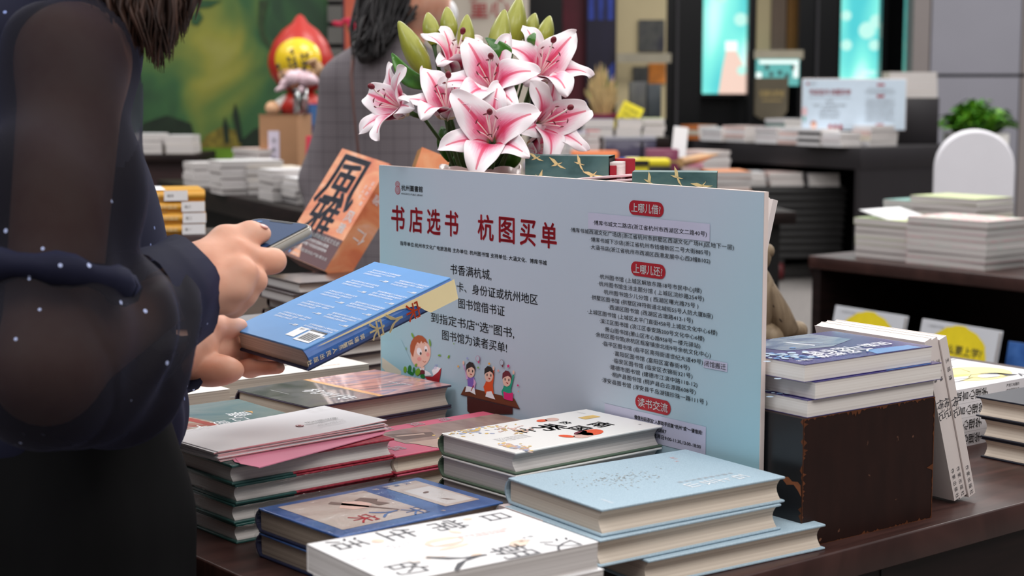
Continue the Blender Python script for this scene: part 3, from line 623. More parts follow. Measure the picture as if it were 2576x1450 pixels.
for k in range(2):
    pts = [P(590 + k * 14, 1164 + k * 6, .3977), P(652, 1181, .3977), P(965, 1094, .3977), P(972, 1078, .3977), P(900, 1060, .3977), P(560, 1120, .3977)]
    m = MB(); o0 = pts[0].copy()
    def lift(p, q): return (p.x - o0.x, p.y - o0.y, (k * .0006) + q)
    top = [lift(p, q) for p, q in zip(pts, (.0005, .0012, .0003, .0003, .0003, .0003))]
    m.poly(top, 'paper_pink'); m.poly([(x, y, z - .0004) for x, y, z in reversed(top)], 'paper_pink')
    for a, b in zip(top, top[1:] + top[:1]): m.poly([(a[0], a[1], a[2] - .0004), (b[0], b[1], b[2] - .0004), b, a], 'paper_pink')
    o = m.build('pink_envelope'); o.location = (o0.x, o0.y, CAMZ - .398 + .0005); tag(o, ['pink envelope peeking out below the white envelopes, lower of two', 'pink envelope peeking out below the white envelopes, upper of two'][k], 'envelope', 'pink envelopes')

# sunset book pile, aqua book, cream and white piles behind
def sky_print(name):
    stretched(name, [(86, 86, 96), (120, 112, 118), (198, 140, 140), (232, 172, 160), (150, 134, 160), (214, 158, 164)], (30, 7, 5), .26, 6., .9, coat=.5)
sky_print('print_sunset'); stretched('print_city', [(62, 62, 68), (92, 88, 94), (112, 108, 114), (98, 90, 112)], (24, 16, 10), .28, 6., .8, coat=.5); mat('print_glow', (250, 186, 120), .3, .1, 40, coat=.5); mat('cover_dusk', (64, 52, 72), .3, .3, 30, coat=.4)
def pr_hz(m, w, l, t):                      # 杭州传: grey city below, pink evening sky above
    z = t + .0003
    m.rect(-.497 * w, -.498 * l, .498 * w, -.02 * l, z, 'print_city'); m.flat([(-.497 * w, -.02 * l), (.498 * w, -.02 * l), (.498 * w, .498 * l), (-.497 * w, .498 * l)], z, 'print_sunset')
    m.flat([(-.497 * w, -.035 * l), (.498 * w, -.03 * l), (.498 * w, .012 * l), (-.497 * w, .0)], z + .0001, 'print_glow')
    for ch, x, y, s in (('杭', -.02, -.20, .030), ('州', .14, -.20, .028), ('传', .34, -.19, .034)): m.text(ch, x * w, y * l, 'ink_white', z + .0002, size=s, rot=-math.pi / 2 * 0)
    for k in range(5): m.rect(.3 * w + k * .006, -.06 * l, .302 * w + k * .006, -.06 * l + .01 * (1 + k % 2), z + .0002, 'ink_white')
    m.text('HANGZHOU', .12 * w, .30 * l, 'ink_white', z + .0002, size=.0045); m.text('丝路百城传', .24 * w, .32 * l, 'ink_white', z + .0002, size=.0045)
    m.rect(-.3 * w, -.362 * l, -.05 * w, -.360 * l, z + .0002, 'ink_white')
l4, b4, r4 = [P(u, v, .397) for u, v in ((612, 978), (960, 925), (1118.7, 971))]
c4 = (l4 + r4) / 2 + Vector((0, 0, 0)); v4 = b4 - l4; a4 = math.atan2(v4.y, v4.x)
for k in range(3):
    t = .0293; p = c4 + Vector((0, 0, 0)); p.z = CAMZ - .397 - t * (k + 1)
    book('book', ['hardcover with grey city and pink sunset sky, topmost of the pile left of the sign', 'dark purple-edged hardcover directly under the sunset one', 'lowest hardcover under the sunset one'][k], place(p, a4 + CRX - R_(1.5)), .166, .232, t - .0004, 'cover_dusk', 'cover_dusk', 'pages_cream', True, 'hardcovers with sunset jackets', pr_hz)
stretched('print_lake', [(96, 124, 138), (120, 142, 152), (136, 150, 156), (150, 162, 166)], (16, 10, 10), .25, 6., 1., coat=.5); stretched('print_roofs', [(176, 152, 140), (204, 186, 172), (186, 84, 84), (206, 190, 178)], (26, 9, 10), .25, 6., .8, coat=.5); mat('print_brick', (186, 74, 76), .3, .12, 40, coat=.4)
def pr_lake(m, w, l, t):
    z = t + .0003
    m.rect(-.498 * w, -.498 * l, .498 * w, .498 * l, z, 'print_lake'); m.flat([(-.498 * w, -.49 * l), (.49 * w, -.49 * l), (.49 * w, .02 * l), (.2 * w, .04 * l), (-.2 * w, -.02 * l), (-.498 * w, -.04 * l)], z + .0001, 'print_roofs')
    m.flat([(-.4 * w, -.12 * l), (.4 * w, -.02 * l), (.44 * w, .03 * l), (.36 * w, .03 * l), (-.4 * w, -.06 * l)], z + .0002, 'print_brick')
    for ch, x, y, s in (('最', .1, .26, .03), ('忆', .26, .20, .024), ('是', .30, .06, .022), ('大', .36, -.10, .024), ('运', .36, -.26, .022), ('河', .38, -.40, .022)): m.text(ch, x * w, y * l, 'ink_white', z + .0003, size=s)
    m.flat([(.0 * w, .33 * l), (.05 * w, .37 * l), (.13 * w, .34 * l), (.05 * w, .345 * l)], z + .0003, 'print_glow')
ba = P(600, 1004, .40)
for k in range(3):
    t = .0283; p = ba - A3 * .105 - B3 * .0755; p.z = CAMZ - .40 - t * (k + 1)
    book('book', ['softcover with grey-blue lake and red rooftops beside the sunset pile, topmost', 'softcover directly under the one with lake and red rooftops', 'lowest softcover under the one with lake and red rooftops'][k], place(p, AX + CRX), .151, .21, t - .0004, 'print_lake', 'cover_dusk', 'pages_cream', False, 'softcovers with lake and rooftop print', pr_lake)
def pr_cream(m, w, l, t):
    z = t + .0003
    for k, ch in enumerate('行走江南'): m.text(ch, .1 * w, .2 * l - k * .03, 'ink_grey', z, size=.022)
    m.text('散文随笔集 著', .36 * w, .28 * l, 'il_blush', z, size=.005, rot=math.pi / 2); m.text('中国文联', .43 * w, .1 * l, 'ink_pale', z, size=.005, rot=math.pi / 2)
rc = P(935, 915, .393)
for k in range(4):
    t = .023; p = rc - A3 * .118 + B3 * .083; p.z = CAMZ - .393 - t * (k + 1)
    book('book', 'ivory softcover %s in the pile behind the sunset pile' % (['lying on top', 'second from top', 'third from top', 'lying lowest'][k]), place(p + A3 * (0, .004, -.003, 0)[k], AX + CRX), .16, .232, t - .0004, 'paper_warm', 'paper_warm', 'pages_cream', False, 'ivory softcovers behind the sunset pile', pr_cream)
rl = P(586, 979, .393)
for k in range(4):
    t = .023; p = rl - A3 * .112 + B3 * .078; p.z = CAMZ - .393 - t * (k + 1)
    book('book', 'white softcover %s in the pile behind the lake-print book' % (['lying on top', 'second from top', 'third from top', 'lying lowest'][k]), place(p + A3 * (0, .003, -.002, 0)[k], AX + CRX), .148, .22, t - .0004, 'paper_warm', 'paper_warm', 'pages_cream', False, 'white softcovers behind the lake-print book', pr_cream)

# right of the sign: blue paperbacks on the block, leaning white ones, two more piles
stretched('cover_indigo', [(52, 46, 108), (64, 56, 124), (78, 70, 140)], (12, 12, 12), .22, 3., coat=.5); stretched('print_wave', [(70, 84, 132), (120, 140, 170), (160, 172, 186), (88, 100, 150)], (30, 12, 10), .22, 6., 1.4, coat=.5); mat('print_azure', (84, 142, 206), .25, .08, coat=.4); mat('print_foam', (190, 216, 240), .25, .12, 60, coat=.4)
def pr_blue(m, w, l, t):
    z = t + .0003
    m.flat([(-.49 * w, .0), (-.49 * w, .3 * l), (-.1 * w, .34 * l), (.06 * w, .05 * l), (0, -.25 * l), (-.3 * w, -.3 * l)], z, 'print_wave')
    m.flat([(.49 * w, .06 * l), (.32 * w, .1 * l), (.36 * w, .42 * l), (.49 * w, .42 * l)], z, 'print_azure')
    r = random.Random(4)
    for k in range(46): m.ellipse(.16 * w + r.gauss(0, .012), -.37 * l + r.gauss(0, .014), .002 + r.random() * .004, .002 + r.random() * .004, z + .00002 * k, r.choice(('print_foam', 'print_azure', 'print_foam')), 8, r.random() * 3)
    for k, ch in enumerate('田野上的中国'): m.text(ch, .22 * w, .32 * l - k * .022, 'ink_white', z + .0012, size=.021)
    for k, ch in enumerate('人的选择'): m.text(ch, .34 * w, .1 * l - k * .024, 'ink_white', z + .0012, size=.022)
    m.text('长篇小说', .4 * w, -.42 * l, 'ink_white', z + .0012, size=.006, rot=-math.pi / 2)
    m.flat([(-.3 * w, -.06 * l), (-.05 * w, .0), (-.06 * w, .012 * l), (-.3 * w, -.045 * l)], z + .0001, 'ink_white'); m.flat([(-.3 * w, -.06 * l), (-.1 * w, .1 * l), (-.11 * w, .11 * l), (-.31 * w, -.05 * l)], z + .0001, 'print_foam')
ax2 = R_(37.06); A2 = Vector((math.cos(ax2), math.sin(ax2), 0)); B2 = Vector((-A2.y, A2.x, 0))
for k in range(3):
    t = .0192; p = bc + A2 * (.105 + (-.0005, .012, .005)[k]) + B2 * (.0755 + (0, -.004, .0)[k]); p.z = TZ + bh + t * (2 - k)
    book('book', ['indigo paperback with white title and waves, topmost of three on the worn block', 'indigo-edged paperback in the middle of three on the worn block', 'lowest indigo-edged paperback, resting directly on the worn block'][k], place(p, ax2 + CRX), .147, .205, t - .0003, 'cover_indigo', 'cover_indigo', 'pages_white', False, 'indigo paperbacks on the worn block', pr_blue)
def spine_white(m, w, l, t):
    for k, ch in enumerate('传记'): m.text(ch, -l * .1 + k * .013, 0, 'ink_slate', 0, size=.013)
    for k, ch in enumerate('王旭烽'): m.text(ch, -l * .36 + k * .011, 0, 'ink_slate', 0, size=.006)
    for k, ch in enumerate('作家出版社'): m.text(ch, l * .32 + k * .008, 0, 'ink_slate', 0, size=.006)
mat('cover_bone', (226, 216, 212), .4, .02); tl = R_(18)
for k in range(3):                          # stand on their tails, spines to the front, leaning on the block
    t = .0128; L = .203
    base = P(2384, 1274, .485) + A2 * ((t + .0004) / math.cos(tl) * k) + B2 * (.0, .003, .001)[k]
    up = Vector((0, 0, 1)) * math.cos(tl) - A2 * math.sin(tl); out_ = A2 * math.cos(tl) + Vector((0, 0, 1)) * math.sin(tl)
    # local y = up the book, local x = away from the viewer (spine faces the viewer), z = left
    M = frame(base + up * (L / 2 + .0002) + B2 * (.083) + out_ * (t), B2, up)
    book('book', ['white paperback standing tilted against the worn block, nearest to the block', 'white paperback standing tilted, middle of three beside the worn block', 'white paperback standing tilted, outermost of three beside the worn block'][k], M, .166, L, t - .0004, 'cover_bone', 'cover_bone', 'pages_white', False, 'white paperbacks leaning on the worn block', None, spine_white)
mat('cover_paper', (238, 236, 240), .35, .01, coat=.1); mat('print_lemon', (240, 226, 150), .4, .04); mat('print_banana', (240, 214, 110), .4, .04)
def pr_lie(m, w, l, t):                     # 谎言心理学: line drawing on a yellow disc
    z = t + .0003
    m.ellipse(-.1 * w, -.1 * l, .048, .07, z, 'print_lemon', 30)
    m.ellipse(-.26 * w, -.12 * l, .012, .02, z + .0002, 'cover_paper', 16); m.flat([(-.36 * w, -.2 * l), (-.2 * w, -.24 * l), (-.16 * w, -.12 * l), (-.3 * w, -.26 * l), (-.38 * w, -.3 * l)], z + .0003, 'ink_slate')
    m.ellipse(-.05 * w, .12 * l, .008, .045, z + .0002, 'print_banana', 16, -.25); m.ellipse(-.2 * w, .2 * l, .01, .045, z + .0002, 'cover_paper', 16, .1)
    def stroke(pts, r=.0005): m.tube([(x * w, y * l, z + .0004) for x, y in pts], r, 'ink_slate', 4, squash=.3)
    stroke([(-.36, -.2), (-.3, -.02), (-.2, .02), (-.14, -.06), (-.16, -.2), (-.28, -.26)]); stroke([(-.05, -.14), (.12, -.2), (.14, -.06), (.02, .04), (-.06, .1)]); stroke([(-.05, .36), (-.02, .2), (.0, .02)]); stroke([(-.24, .02), (-.18, .2), (-.16, .4), (-.24, .4), (-.28, .2), (-.24, .04)])
    m.text('Psychology', .28 * w, -.05 * l, 'ink_slate', z + .0003, size=.02, rot=math.pi / 2); m.rect(.44 * w, -.48 * l, .455 * w, .48 * l, z, 'ink_slate'); m.text('DECEPTION AND LIES IN EVERYDAY LIFE', .42 * w, 0, 'ink_grey', z + .0001, w=l * .8, h=.003, rot=math.pi / 2)
    m.text('V', -.4 * w, -.32 * l, 'ink_slate', z + .0003, size=.03, rot=1.2)
def sp_lie(m, w, l, t):
    for k, ch in enumerate('谎言心理学'): m.text(ch, -l * .41 + k * .0145, 0, 'ink_black', 0, size=.0145, rot=math.pi / 2, bold=.01)
    m.text('严肃又有趣的', l * .12, .0035, 'ink_black', 0, size=.005); m.text('谎言研究之书', l * .12, -.0035, 'ink_black', 0, size=.005); m.text('张仁丽', l * .31, 0, 'ink_black', 0, size=.005, rot=0); m.ellipse(l * .4, 0, .003, .003, 0, 'ink_slate', 12); m.rect(l * .45, -.008, l * .5, .008, 0, 'print_banana')
b5 = P(2425.6, 1125, .485)
for k in range(4):
    t = .0201; L = .23; W5 = .165
    c = b5 + A3 * (.078 + (.0, -.006, -.012, -.012)[k]) + B3 * (W5 / 2); c.z = TZ + t * (3 - k)
    # spine towards the front: local -x = -B  -> local x = B, local y = -A
    book('book', ['white book with yellow cartoon figures right of the leaning books, topmost of four', 'white psychology book second from top, spine lettered black, right of the leaning books', 'white psychology book third from top, right of the leaning books', 'lowest white psychology book, resting on the table right of the leaning books'][k], place(c, AX + math.pi / 2), W5, L, t - .0003, 'cover_paper', 'cover_paper', 'pages_white', False, 'white psychology books at the right edge', pr_lie, sp_lie)
stretched('print_leafgreen', [(40, 44, 66), (70, 96, 84), (120, 152, 122), (150, 172, 150)], (30, 10, 10), .25, 5., .8, coat=.5); mat('cover_ink', (30, 32, 44), .4)
def pr_green(m, w, l, t):
    z = t + .0003
    m.rect(-.44 * w, -.1 * l, .44 * w, .46 * l, z, 'print_leafgreen')
    for ch, x, y in (('荒', .2, .25), ('野', -.05, .2)): m.text(ch, x * w, y * l, 'ink_white', z + .0002, size=.05, rot=1.57, bold=.01)
b6 = P(2460, 1152, .485)
for k in range(3):
    t = .0272; W6, L6 = .16, .235
    c = b6 + A3 * (W6 / 2 + (.0, .003, .005)[k]) - B3 * (L6 / 2 - (.006, .0, .0)[k]); c.z = TZ + t * (2 - k)
    # fore-edge at the far left corner: the short side along A
    book('book', ['dark hardcover with green print at the right edge, topmost of three', 'dark-edged hardcover in the middle of three at the right edge', 'lowest dark-edged hardcover of three at the right edge'][k], place(c, AX + math.pi), W6, L6, t - .0004, 'cover_ink', 'cover_ink', 'pages_cream', True, 'dark hardcovers at the right edge', pr_green)
# ------------------------------------------------------------ held book, phone, orange leaning book
def turned(fn):
    def f(m, w, l, t): m.M = rotz(math.pi); fn(m, w, l, t); m.M = Matrix.Identity(4)
    return f
def box_frame(R, t): 
    o = Vector(t) + Vector((0, 0, CAMZ)); X = Vector([r[0] for r in R]); Y_ = Vector([r[1] for r in R]); return frame(o, X, Y_), X, Y_
mat('cover_sky', (92, 148, 208), .38, .03, 30, coat=.1); stretched('cover_royal', [(44, 84, 150), (54, 98, 166), (66, 110, 178)], (30, 30, 30), .4, 4.); mat('cover_butter', (240, 220, 170), .4, .03)
RB = [[0.6773, 0.7139, -0.1779], [-0.7338, 0.638, -0.2334], [-0.0531, 0.2886, 0.956]]; TB = (-.308, 1.834, -.2925)
FB, XB, YB = box_frame(RB, TB); ZB = XB.cross(YB).normalized()
WB, LBk, TBk = .142, .21, .026
rr = random.Random(8)
def pr_back(m, w, l, t):
    z = t + .0004
    for col, x0 in ((0, -.36), (1, .08)):
        for blk in range(5):
            y = .40 - blk * .155 - col * .05
            for ln in range(3):
                ww = .36 * (1 if ln < 2 else .55 + rr.random() * .3); xx = x0 + (0 if ln else .02)
                m.text('之'.join(rr.choice(('历史叙事温度', '宋代名臣风骨', '文字典雅细腻', '人物命运沉浮', '重现风雅时代', '值得一读再读')) for _ in range(2)), (xx + ww / 2) * w, (y - ln * .026) * l, 'ink_white', z, w=ww * w, h=.0036)
            m.text('——书评', (x0 + .33) * w, (y - .092) * l, 'ink_white', z, w=.1 * w, h=.0042, bold=.05)
    m.rect(.22 * w, -.44 * l, .42 * w, -.33 * l, z, 'ink_white'); m.rect(.22 * w, -.33 * l, .42 * w, -.312 * l, z, 'ink_slate')
    for k in range(15): x = (.245 + k * .0105) * w; m.rect(x, -.425 * l, x + .0006 * (1 + k % 3) * .55, -.35 * l, z + .0002, 'ink_black')
    m.rect(.08 * w, -.42 * l, .19 * w, -.315 * l, z, 'ink_white'); m.text('定价', .135 * w, -.335 * l, 'ink_grey', z + .0002, size=.004)
def sp_song(m, w, l, t):
    m.rect(l * .30, -t / 2 + .001, l * .497, t / 2 - .001, .0002, 'cover_butter')
    m.flat([(l * .30, t / 2 - .001), (l * .30, -t / 2 + .001), (l * .27, -t * .28), (l * .22, t * .12), (l * .1, t * .32), (-l * .4, t * .42), (-l * .44, t / 2 - .001)][::-1], .0002, 'cover_butter')
    m.text('宋', l * .19, -.001, 'il_orange', .0006, size=.022, rot=-math.pi / 2, bold=.01); m.text('人', l * .06, -.001, 'cover_butter', .0006, size=.024, rot=-math.pi / 2, bold=.01); m.text('宋', -l * .06, -.001, 'cover_butter', .0006, size=.022, rot=-math.pi / 2, bold=.01)
    for k, ch in enumerate('郭瑞祥著'): m.text(ch, -l * .16 - k * .008, -.001, 'cover_butter', .0006, size=.0065, rot=-math.pi / 2)
    for k, ch in enumerate('广东人民出版社'): m.text(ch, -l * .26 - k * .0085, -.001, 'cover_butter', .0006, size=.0065, rot=-math.pi / 2)
hb = book('book', 'thick blue hardcover held open-handed, back cover up with white blurb and barcode', FB @ Matrix.Translation((WB / 2, LBk / 2, 0)) @ rotz(math.pi), WB, LBk, TBk, 'cover_sky', 'cover_royal', 'pages_cream', True, None, turned(pr_back), lambda m, w, l, t: sp_song(m, w, l, t), back='cover_navy')

RP = [[0.8753, 0.4806, -0.053], [-0.479, 0.847, -0.2306], [-0.066, 0.2273, 0.9716]]; TP = (-.267, 1.734, -.137)
FP, XP, YP = box_frame(RP, TP); ZP = XP.cross(YP).normalized()
mat('phone_case', (150, 146, 138), .22, .05, coat=.4); mat('phone_rim', (212, 204, 192), .18, .03, metal=.5); mat('phone_glass', (38, 64, 104), .2, .04, coat=.08, spec=.2); mat('phone_bezel', (16, 18, 24), .2, 0, coat=.1)
ph_ = thing('phone', 'smartphone in a clear grey case held in the near hand, dark blue screen', 'phone', FP)
def rrect(m, x0, y0, x1, y1, r, z, mt, n=6):
    pts = []
    for cx, cy, a0 in ((x1 - r, y0 + r, -90), (x1 - r, y1 - r, 0), (x0 + r, y1 - r, 90), (x0 + r, y0 + r, 180)):
        for k in range(n + 1): a = R_(a0 + 90 * k / n); pts.append((cx + r * math.cos(a), cy + r * math.sin(a)))
    m.flat(pts, z, mt)
def slab(m, x0, y0, x1, y1, r, z0, z1, mt, n=6):
    a = []
    for cx, cy, a0 in ((x1 - r, y0 + r, -90), (x1 - r, y1 - r, 0), (x0 + r, y1 - r, 90), (x0 + r, y0 + r, 180)):
        for k in range(n + 1): t = R_(a0 + 90 * k / n); a.append((cx + r * math.cos(t), cy + r * math.sin(t)))
    lo = [m.av((x, y, z0)) for x, y in a]; hi = [m.av((x, y, z1)) for x, y in a]; N = len(a)
    for k in range(N): m.face((lo[k], lo[(k + 1) % N], hi[(k + 1) % N], hi[k]), mt, True)
    m.face(hi, mt); m.face(lo[::-1], mt)
m = MB(); slab(m, -.002, -.152, .075, .002, .013, -.0105, -.0015, 'phone_case'); m.build('case', ph_, 'clear grey case')
m = MB(); slab(m, 0, -.150, .073, 0, .011, -.0015, .0, 'phone_rim'); m.build('frame', ph_)
m = MB(); rrect(m, .0012, -.1488, .0718, -.0012, .010, .0003, 'phone_bezel'); rrect(m, .003, -.147, .070, -.003, .008, .0006, 'phone_glass'); rrect(m, .022, -.0075, .051, -.003, .002, .0008, 'phone_bezel'); m.ellipse(.013, -.011, .003, .0015, .0008, 'print_azure', 10, .5); m.build('screen', ph_)

RF = [[0.6282, 0.4988, -0.5971], [-0.7632, 0.2459, -0.5975], [-0.1512, 0.8311, 0.5352]]; TF = (-.413, 3.211, -.346)
FF, XF, YF = box_frame(RF, TF)
stretched('print_amber', [(214, 112, 78), (236, 142, 98), (246, 170, 124), (250, 200, 174)], (9, 14, 9), .16, 5., 1.2, coat=1.); mat('obi_maroon', (96, 56, 58), .2, .06, coat=.8); mat('ink_slateblue', (72, 74, 86), .3, .05)
def pr_feng(m, w, l, t):
    z = t + .0004
    m.text('風', -.10 * w, .23 * l, 'ink_slateblue', z, size=.125, bold=.012); m.text('雅', -.12 * w, -.12 * l, 'ink_slateblue', z, size=.092, bold=.018)
    m.text('风', .36 * w, -.02 * l, 'ink_white', z, size=.026, bold=.02); m.text('雅', .34 * w, -.13 * l, 'ink_white', z, size=.022, bold=.02)
    for k, ch in enumerate('近代的一面'): m.text(ch, .42 * w, .30 * l - k * .011, 'ink_white', z, size=.009)
    for k, ch in enumerate('士人与'): m.text(ch, .33 * w, .26 * l - k * .011, 'ink_white', z, size=.009)
    m.rect(-.497 * w, -.497 * l, .497 * w, -.22 * l, z, 'obi_maroon'); z += .0003
    m.flat([(-.3 * w, -.48 * l), (-.18 * w, -.36 * l), (-.08 * w, -.48 * l)], z, 'print_amber')
    m.text('以士人为中心的政治史和文化史', .02 * w, -.26 * l, 'ink_white', z, w=.9 * w, h=.0095, bold=.008); m.text('深描士人行动的逻辑与情理', 0, -.31 * l, 'ink_white', z, w=.62 * w, h=.0065); m.text('透视其对整个历史走向的影响', 0, -.35 * l, 'ink_white', z, w=.64 * w, h=.0065)
    m.text('康有为/梁启超/袁世凯/严复/章太炎', 0, -.41 * l, 'ink_white', z, w=.84 * w, h=.0065, bold=.01); m.text('岳麓书社', -.2 * w, -.46 * l, 'ink_white', z, w=.16 * w, h=.005); m.ellipse(-.32 * w, -.46 * l, .003, .003, z, 'print_azure', 10)
def sp_feng(m, w, l, t):
    m.text('仁', -l * .12, 0, 'ink_white', .0004, size=.03, rot=math.pi / 2)
    m.text('风雅', l * .2, 0, 'ink_white', .0004, size=.02, rot=math.pi / 2)
WF, LF_, TF_ = .16, .235, .055
fy = book('book', 'thick orange book with large dark brush characters leaning upright behind the phone', FF @ Matrix.Translation((WF / 2, LF_ / 2, 0)) @ rotz(math.pi), WF, LF_, TF_, 'print_amber', 'print_amber', 'pages_grey', False, None, turned(pr_feng), sp_feng)

# shrink film: thin glossy skins over the wrapped books
def film(name):
    m, nt, b = newmat(name); b.inputs['Base Color'].default_value = (1, 1, 1, 1); b.inputs['Roughness'].default_value = .08; b.inputs['Specular IOR Level'].default_value = .8
    tr = nd(nt, 'ShaderNodeBsdfTransparent'); mx = nd(nt, 'ShaderNodeMixShader'); lw = nd(nt, 'ShaderNodeLayerWeight', Blend=.22)
    gl = nd(nt, 'ShaderNodeBsdfGlossy'); gl.inputs['Roughness'].default_value = .12
    tc = nd(nt, 'ShaderNodeTexCoord'); mp = nd(nt, 'ShaderNodeMapping'); mp.inputs['Scale'].default_value = (40, 40, 160)
    n = nd(nt, 'ShaderNodeTexNoise', Scale=1., Detail=3., Distortion=1.5); bp = nd(nt, 'ShaderNodeBump', Strength=.55, Distance=.003)
    nt.links.new(tc.outputs['Object'], mp.inputs[0]); nt.links.new(mp.outputs[0], n.inputs['Vector']); nt.links.new(n.outputs['Fac'], bp.inputs['Height']); nt.links.new(bp.outputs[0], gl.inputs['Normal'])
    k = nd(nt, 'ShaderNodeMath', operation='MULTIPLY_ADD'); k.inputs[1].default_value = .34; k.inputs[2].default_value = .012
    nt.links.new(lw.outputs['Facing'], k.inputs[0]); nt.links.new(k.outputs[0], mx.inputs[0]); nt.links.new(tr.outputs[0], mx.inputs[1]); nt.links.new(gl.outputs[0], mx.inputs[2])
    nt.links.new(mx.outputs[0], nt.nodes['Material Output'].inputs[0])
film('shrink_film')
def wrap(o, w, l, t):
    m = MB(); e = .0016; m.rbox((-w / 2 - e - .004, -l / 2 - e, .0004), (w / 2 + e, l / 2 + e, t + e * .35), .006, 'shrink_film', n=3); m.build('shrink_wrap', o, 'clear shrink film')
for o in psng: wrap(o, quad_fit(Qs, .433)[2], quad_fit(Qs, .433)[1], .0255)
for o in redb[1:]: wrap(o, .15, LR, .0212)

# ------------------------------------------------------------ pot of artificial lilies
def lily_mat(name):
    m, nt, b = newmat(name); uv = nd(nt, 'ShaderNodeUVMap'); uv.uv_map = 'UVMap'; sx = nd(nt, 'ShaderNodeSeparateXYZ'); nt.links.new(uv.outputs[0], sx.inputs[0])
    def mth(op, a, bb=None, c=None):
        n = nd(nt, 'ShaderNodeMath', operation=op); n.use_clamp = False
        for i, x in enumerate((a, bb, c)):
            if x is None: continue
            if isinstance(x, (int, float)): n.inputs[i].default_value = x
            else: nt.links.new(x, n.inputs[i])
        return n.outputs[0]
    u, v = sx.outputs[0], sx.outputs[1]
    d = mth('ABSOLUTE', mth('SUBTRACT', v, .5))                      # 0 on the midrib, .5 on the rim
    ns = nd(nt, 'ShaderNodeTexNoise', Scale=7., Detail=5.); mp = nd(nt, 'ShaderNodeMapping'); mp.inputs['Scale'].default_value = (.9, 5, 1); nt.links.new(uv.outputs[0], mp.inputs[0]); nt.links.new(mp.outputs[0], ns.inputs['Vector'])
    wob = mth('MULTIPLY_ADD', ns.outputs['Fac'], .5, -.25)
    along = mth('SUBTRACT', 1.0, mth('ABSOLUTE', mth('MULTIPLY_ADD', u, 1.75, -.62)))   # strongest a third of the way out
    f = mth('ADD', mth('SUBTRACT', along, mth('MULTIPLY', d, 1.75)), wob)
    r = nd(nt, 'ShaderNodeValToRGB'); e = r.color_ramp.elements; e.new(.5); e.new(.75)
    for i, (p, c) in enumerate(((.04, (246, 234, 238)), (.36, (243, 190, 206)), (.62, (232, 120, 154)), (.95, (208, 56, 100)))): e[i].position = p; e[i].color = lin(c) + (1,)
    nt.links.new(f, r.inputs[0])
    rib = mth('MULTIPLY', mth('LESS_THAN', d, .045), mth('LESS_THAN', u, .86)); mx = nd(nt, 'ShaderNodeMixRGB'); mx.inputs[2].default_value = lin((214, 62, 98)) + (1,)
    nt.links.new(mth('MULTIPLY', rib, .75), mx.inputs[0]); nt.links.new(r.outputs[0], mx.inputs[1])
    vo = nd(nt, 'ShaderNodeTexVoronoi', Scale=13.); nt.links.new(uv.outputs[0], vo.inputs['Vector'])
    sp = mth('MULTIPLY', mth('LESS_THAN', vo.outputs['Distance'], .11), mth('MULTIPLY', mth('LESS_THAN', u, .52), mth('LESS_THAN', d, .36))); m2 = nd(nt, 'ShaderNodeMixRGB'); m2.inputs[2].default_value = lin((160, 20, 60)) + (1,)
    nt.links.new(mth('MULTIPLY', sp, .75), m2.inputs[0]); nt.links.new(mx.outputs[0], m2.inputs[1])
    th = mth('LESS_THAN', u, .09); m3 = nd(nt, 'ShaderNodeMixRGB'); m3.inputs[2].default_value = lin((190, 176, 90)) + (1,)
    nt.links.new(mth('MULTIPLY', th, .6), m3.inputs[0]); nt.links.new(m2.outputs[0], m3.inputs[1])
    nt.links.new(m3.outputs[0], b.inputs['Base Color']); b.inputs['Roughness'].default_value = .42; b.inputs['Specular IOR Level'].default_value = .35
    b.inputs['Subsurface Weight'].default_value = .15; b.inputs['Subsurface Radius'].default_value = (.6, .3, .3); b.inputs['Subsurface Scale'].default_value = .006
lily_mat('lily_petal')
mat('lily_white', (246, 232, 226), .4, .02); mat('lily_anther', (110, 18, 36), .5, .15, 200); stretched('bud_green', [(120, 124, 30), (150, 152, 52), (172, 172, 84)], (40, 40, 12), .38, 4., coat=.15); stretched('leaf_green', [(34, 78, 26), (62, 116, 36), (86, 140, 48)], (30, 30, 30), .32, 4., coat=.3); mat('stem_green', (56, 82, 34), .45, .2, 60)
mat('pot_blush', (222, 190, 186), .35, .03, coat=.3)
PY = 2.36
pc = at(1208, 430, PY); pot_top = pc.z
def petal_mesh(L, Wd, th0, th1, cup, ruf, seed):
    r = random.Random(seed); n = 16; pts = []; x = .003; z = 0.
    ph1, ph2 = r.random() * 6, r.random() * 6
    for k in range(n + 1):
        u = k / n; th = th0 + (th1 - th0) * u ** 1.6; pts.append((x, z, th)); x += L / n * math.sin(th); z += L / n * math.cos(th)
    def fn(u, v):
        k = u * n; i = min(int(k), n - 1); f = k - i; px = pts[i][0] * (1 - f) + pts[i + 1][0] * f; pz = pts[i][1] * (1 - f) + pts[i + 1][1] * f; th = pts[i][2]
        wd = Wd * (.16 + .84 * math.sin(math.pi * min(1, (.06 + u * .94)) ** .82) ** .85) * (1 if u < .97 else .4)
        if u >= .999: wd = Wd * .02
        s = (v - .5) * 2; off = cup * s * s * wd * (1 - u * .9) + ruf * abs(s) ** 2.5 * math.sin(u * 11 + (ph1 if s < 0 else ph2)) * u - .0009 * math.exp(-(s / .14) ** 2)
        return (px - off * math.cos(th), s * wd, pz + off * math.sin(th))
    m = MB(); m.grid(fn, n, 8, 'lily_petal'); return m
def axes_for(d, roll):
    z = Vector(d).normalized(); x = Vector((0, 0, 1)).cross(z)
    if x.length < .05: x = Vector((1, 0, 0))
    x.normalize(); y = z.cross(x); c, s = math.cos(roll), math.sin(roll)
    X = x * c + y * s; return frame(Vector((0, 0, 0)), X, z.cross(X))
variants = []
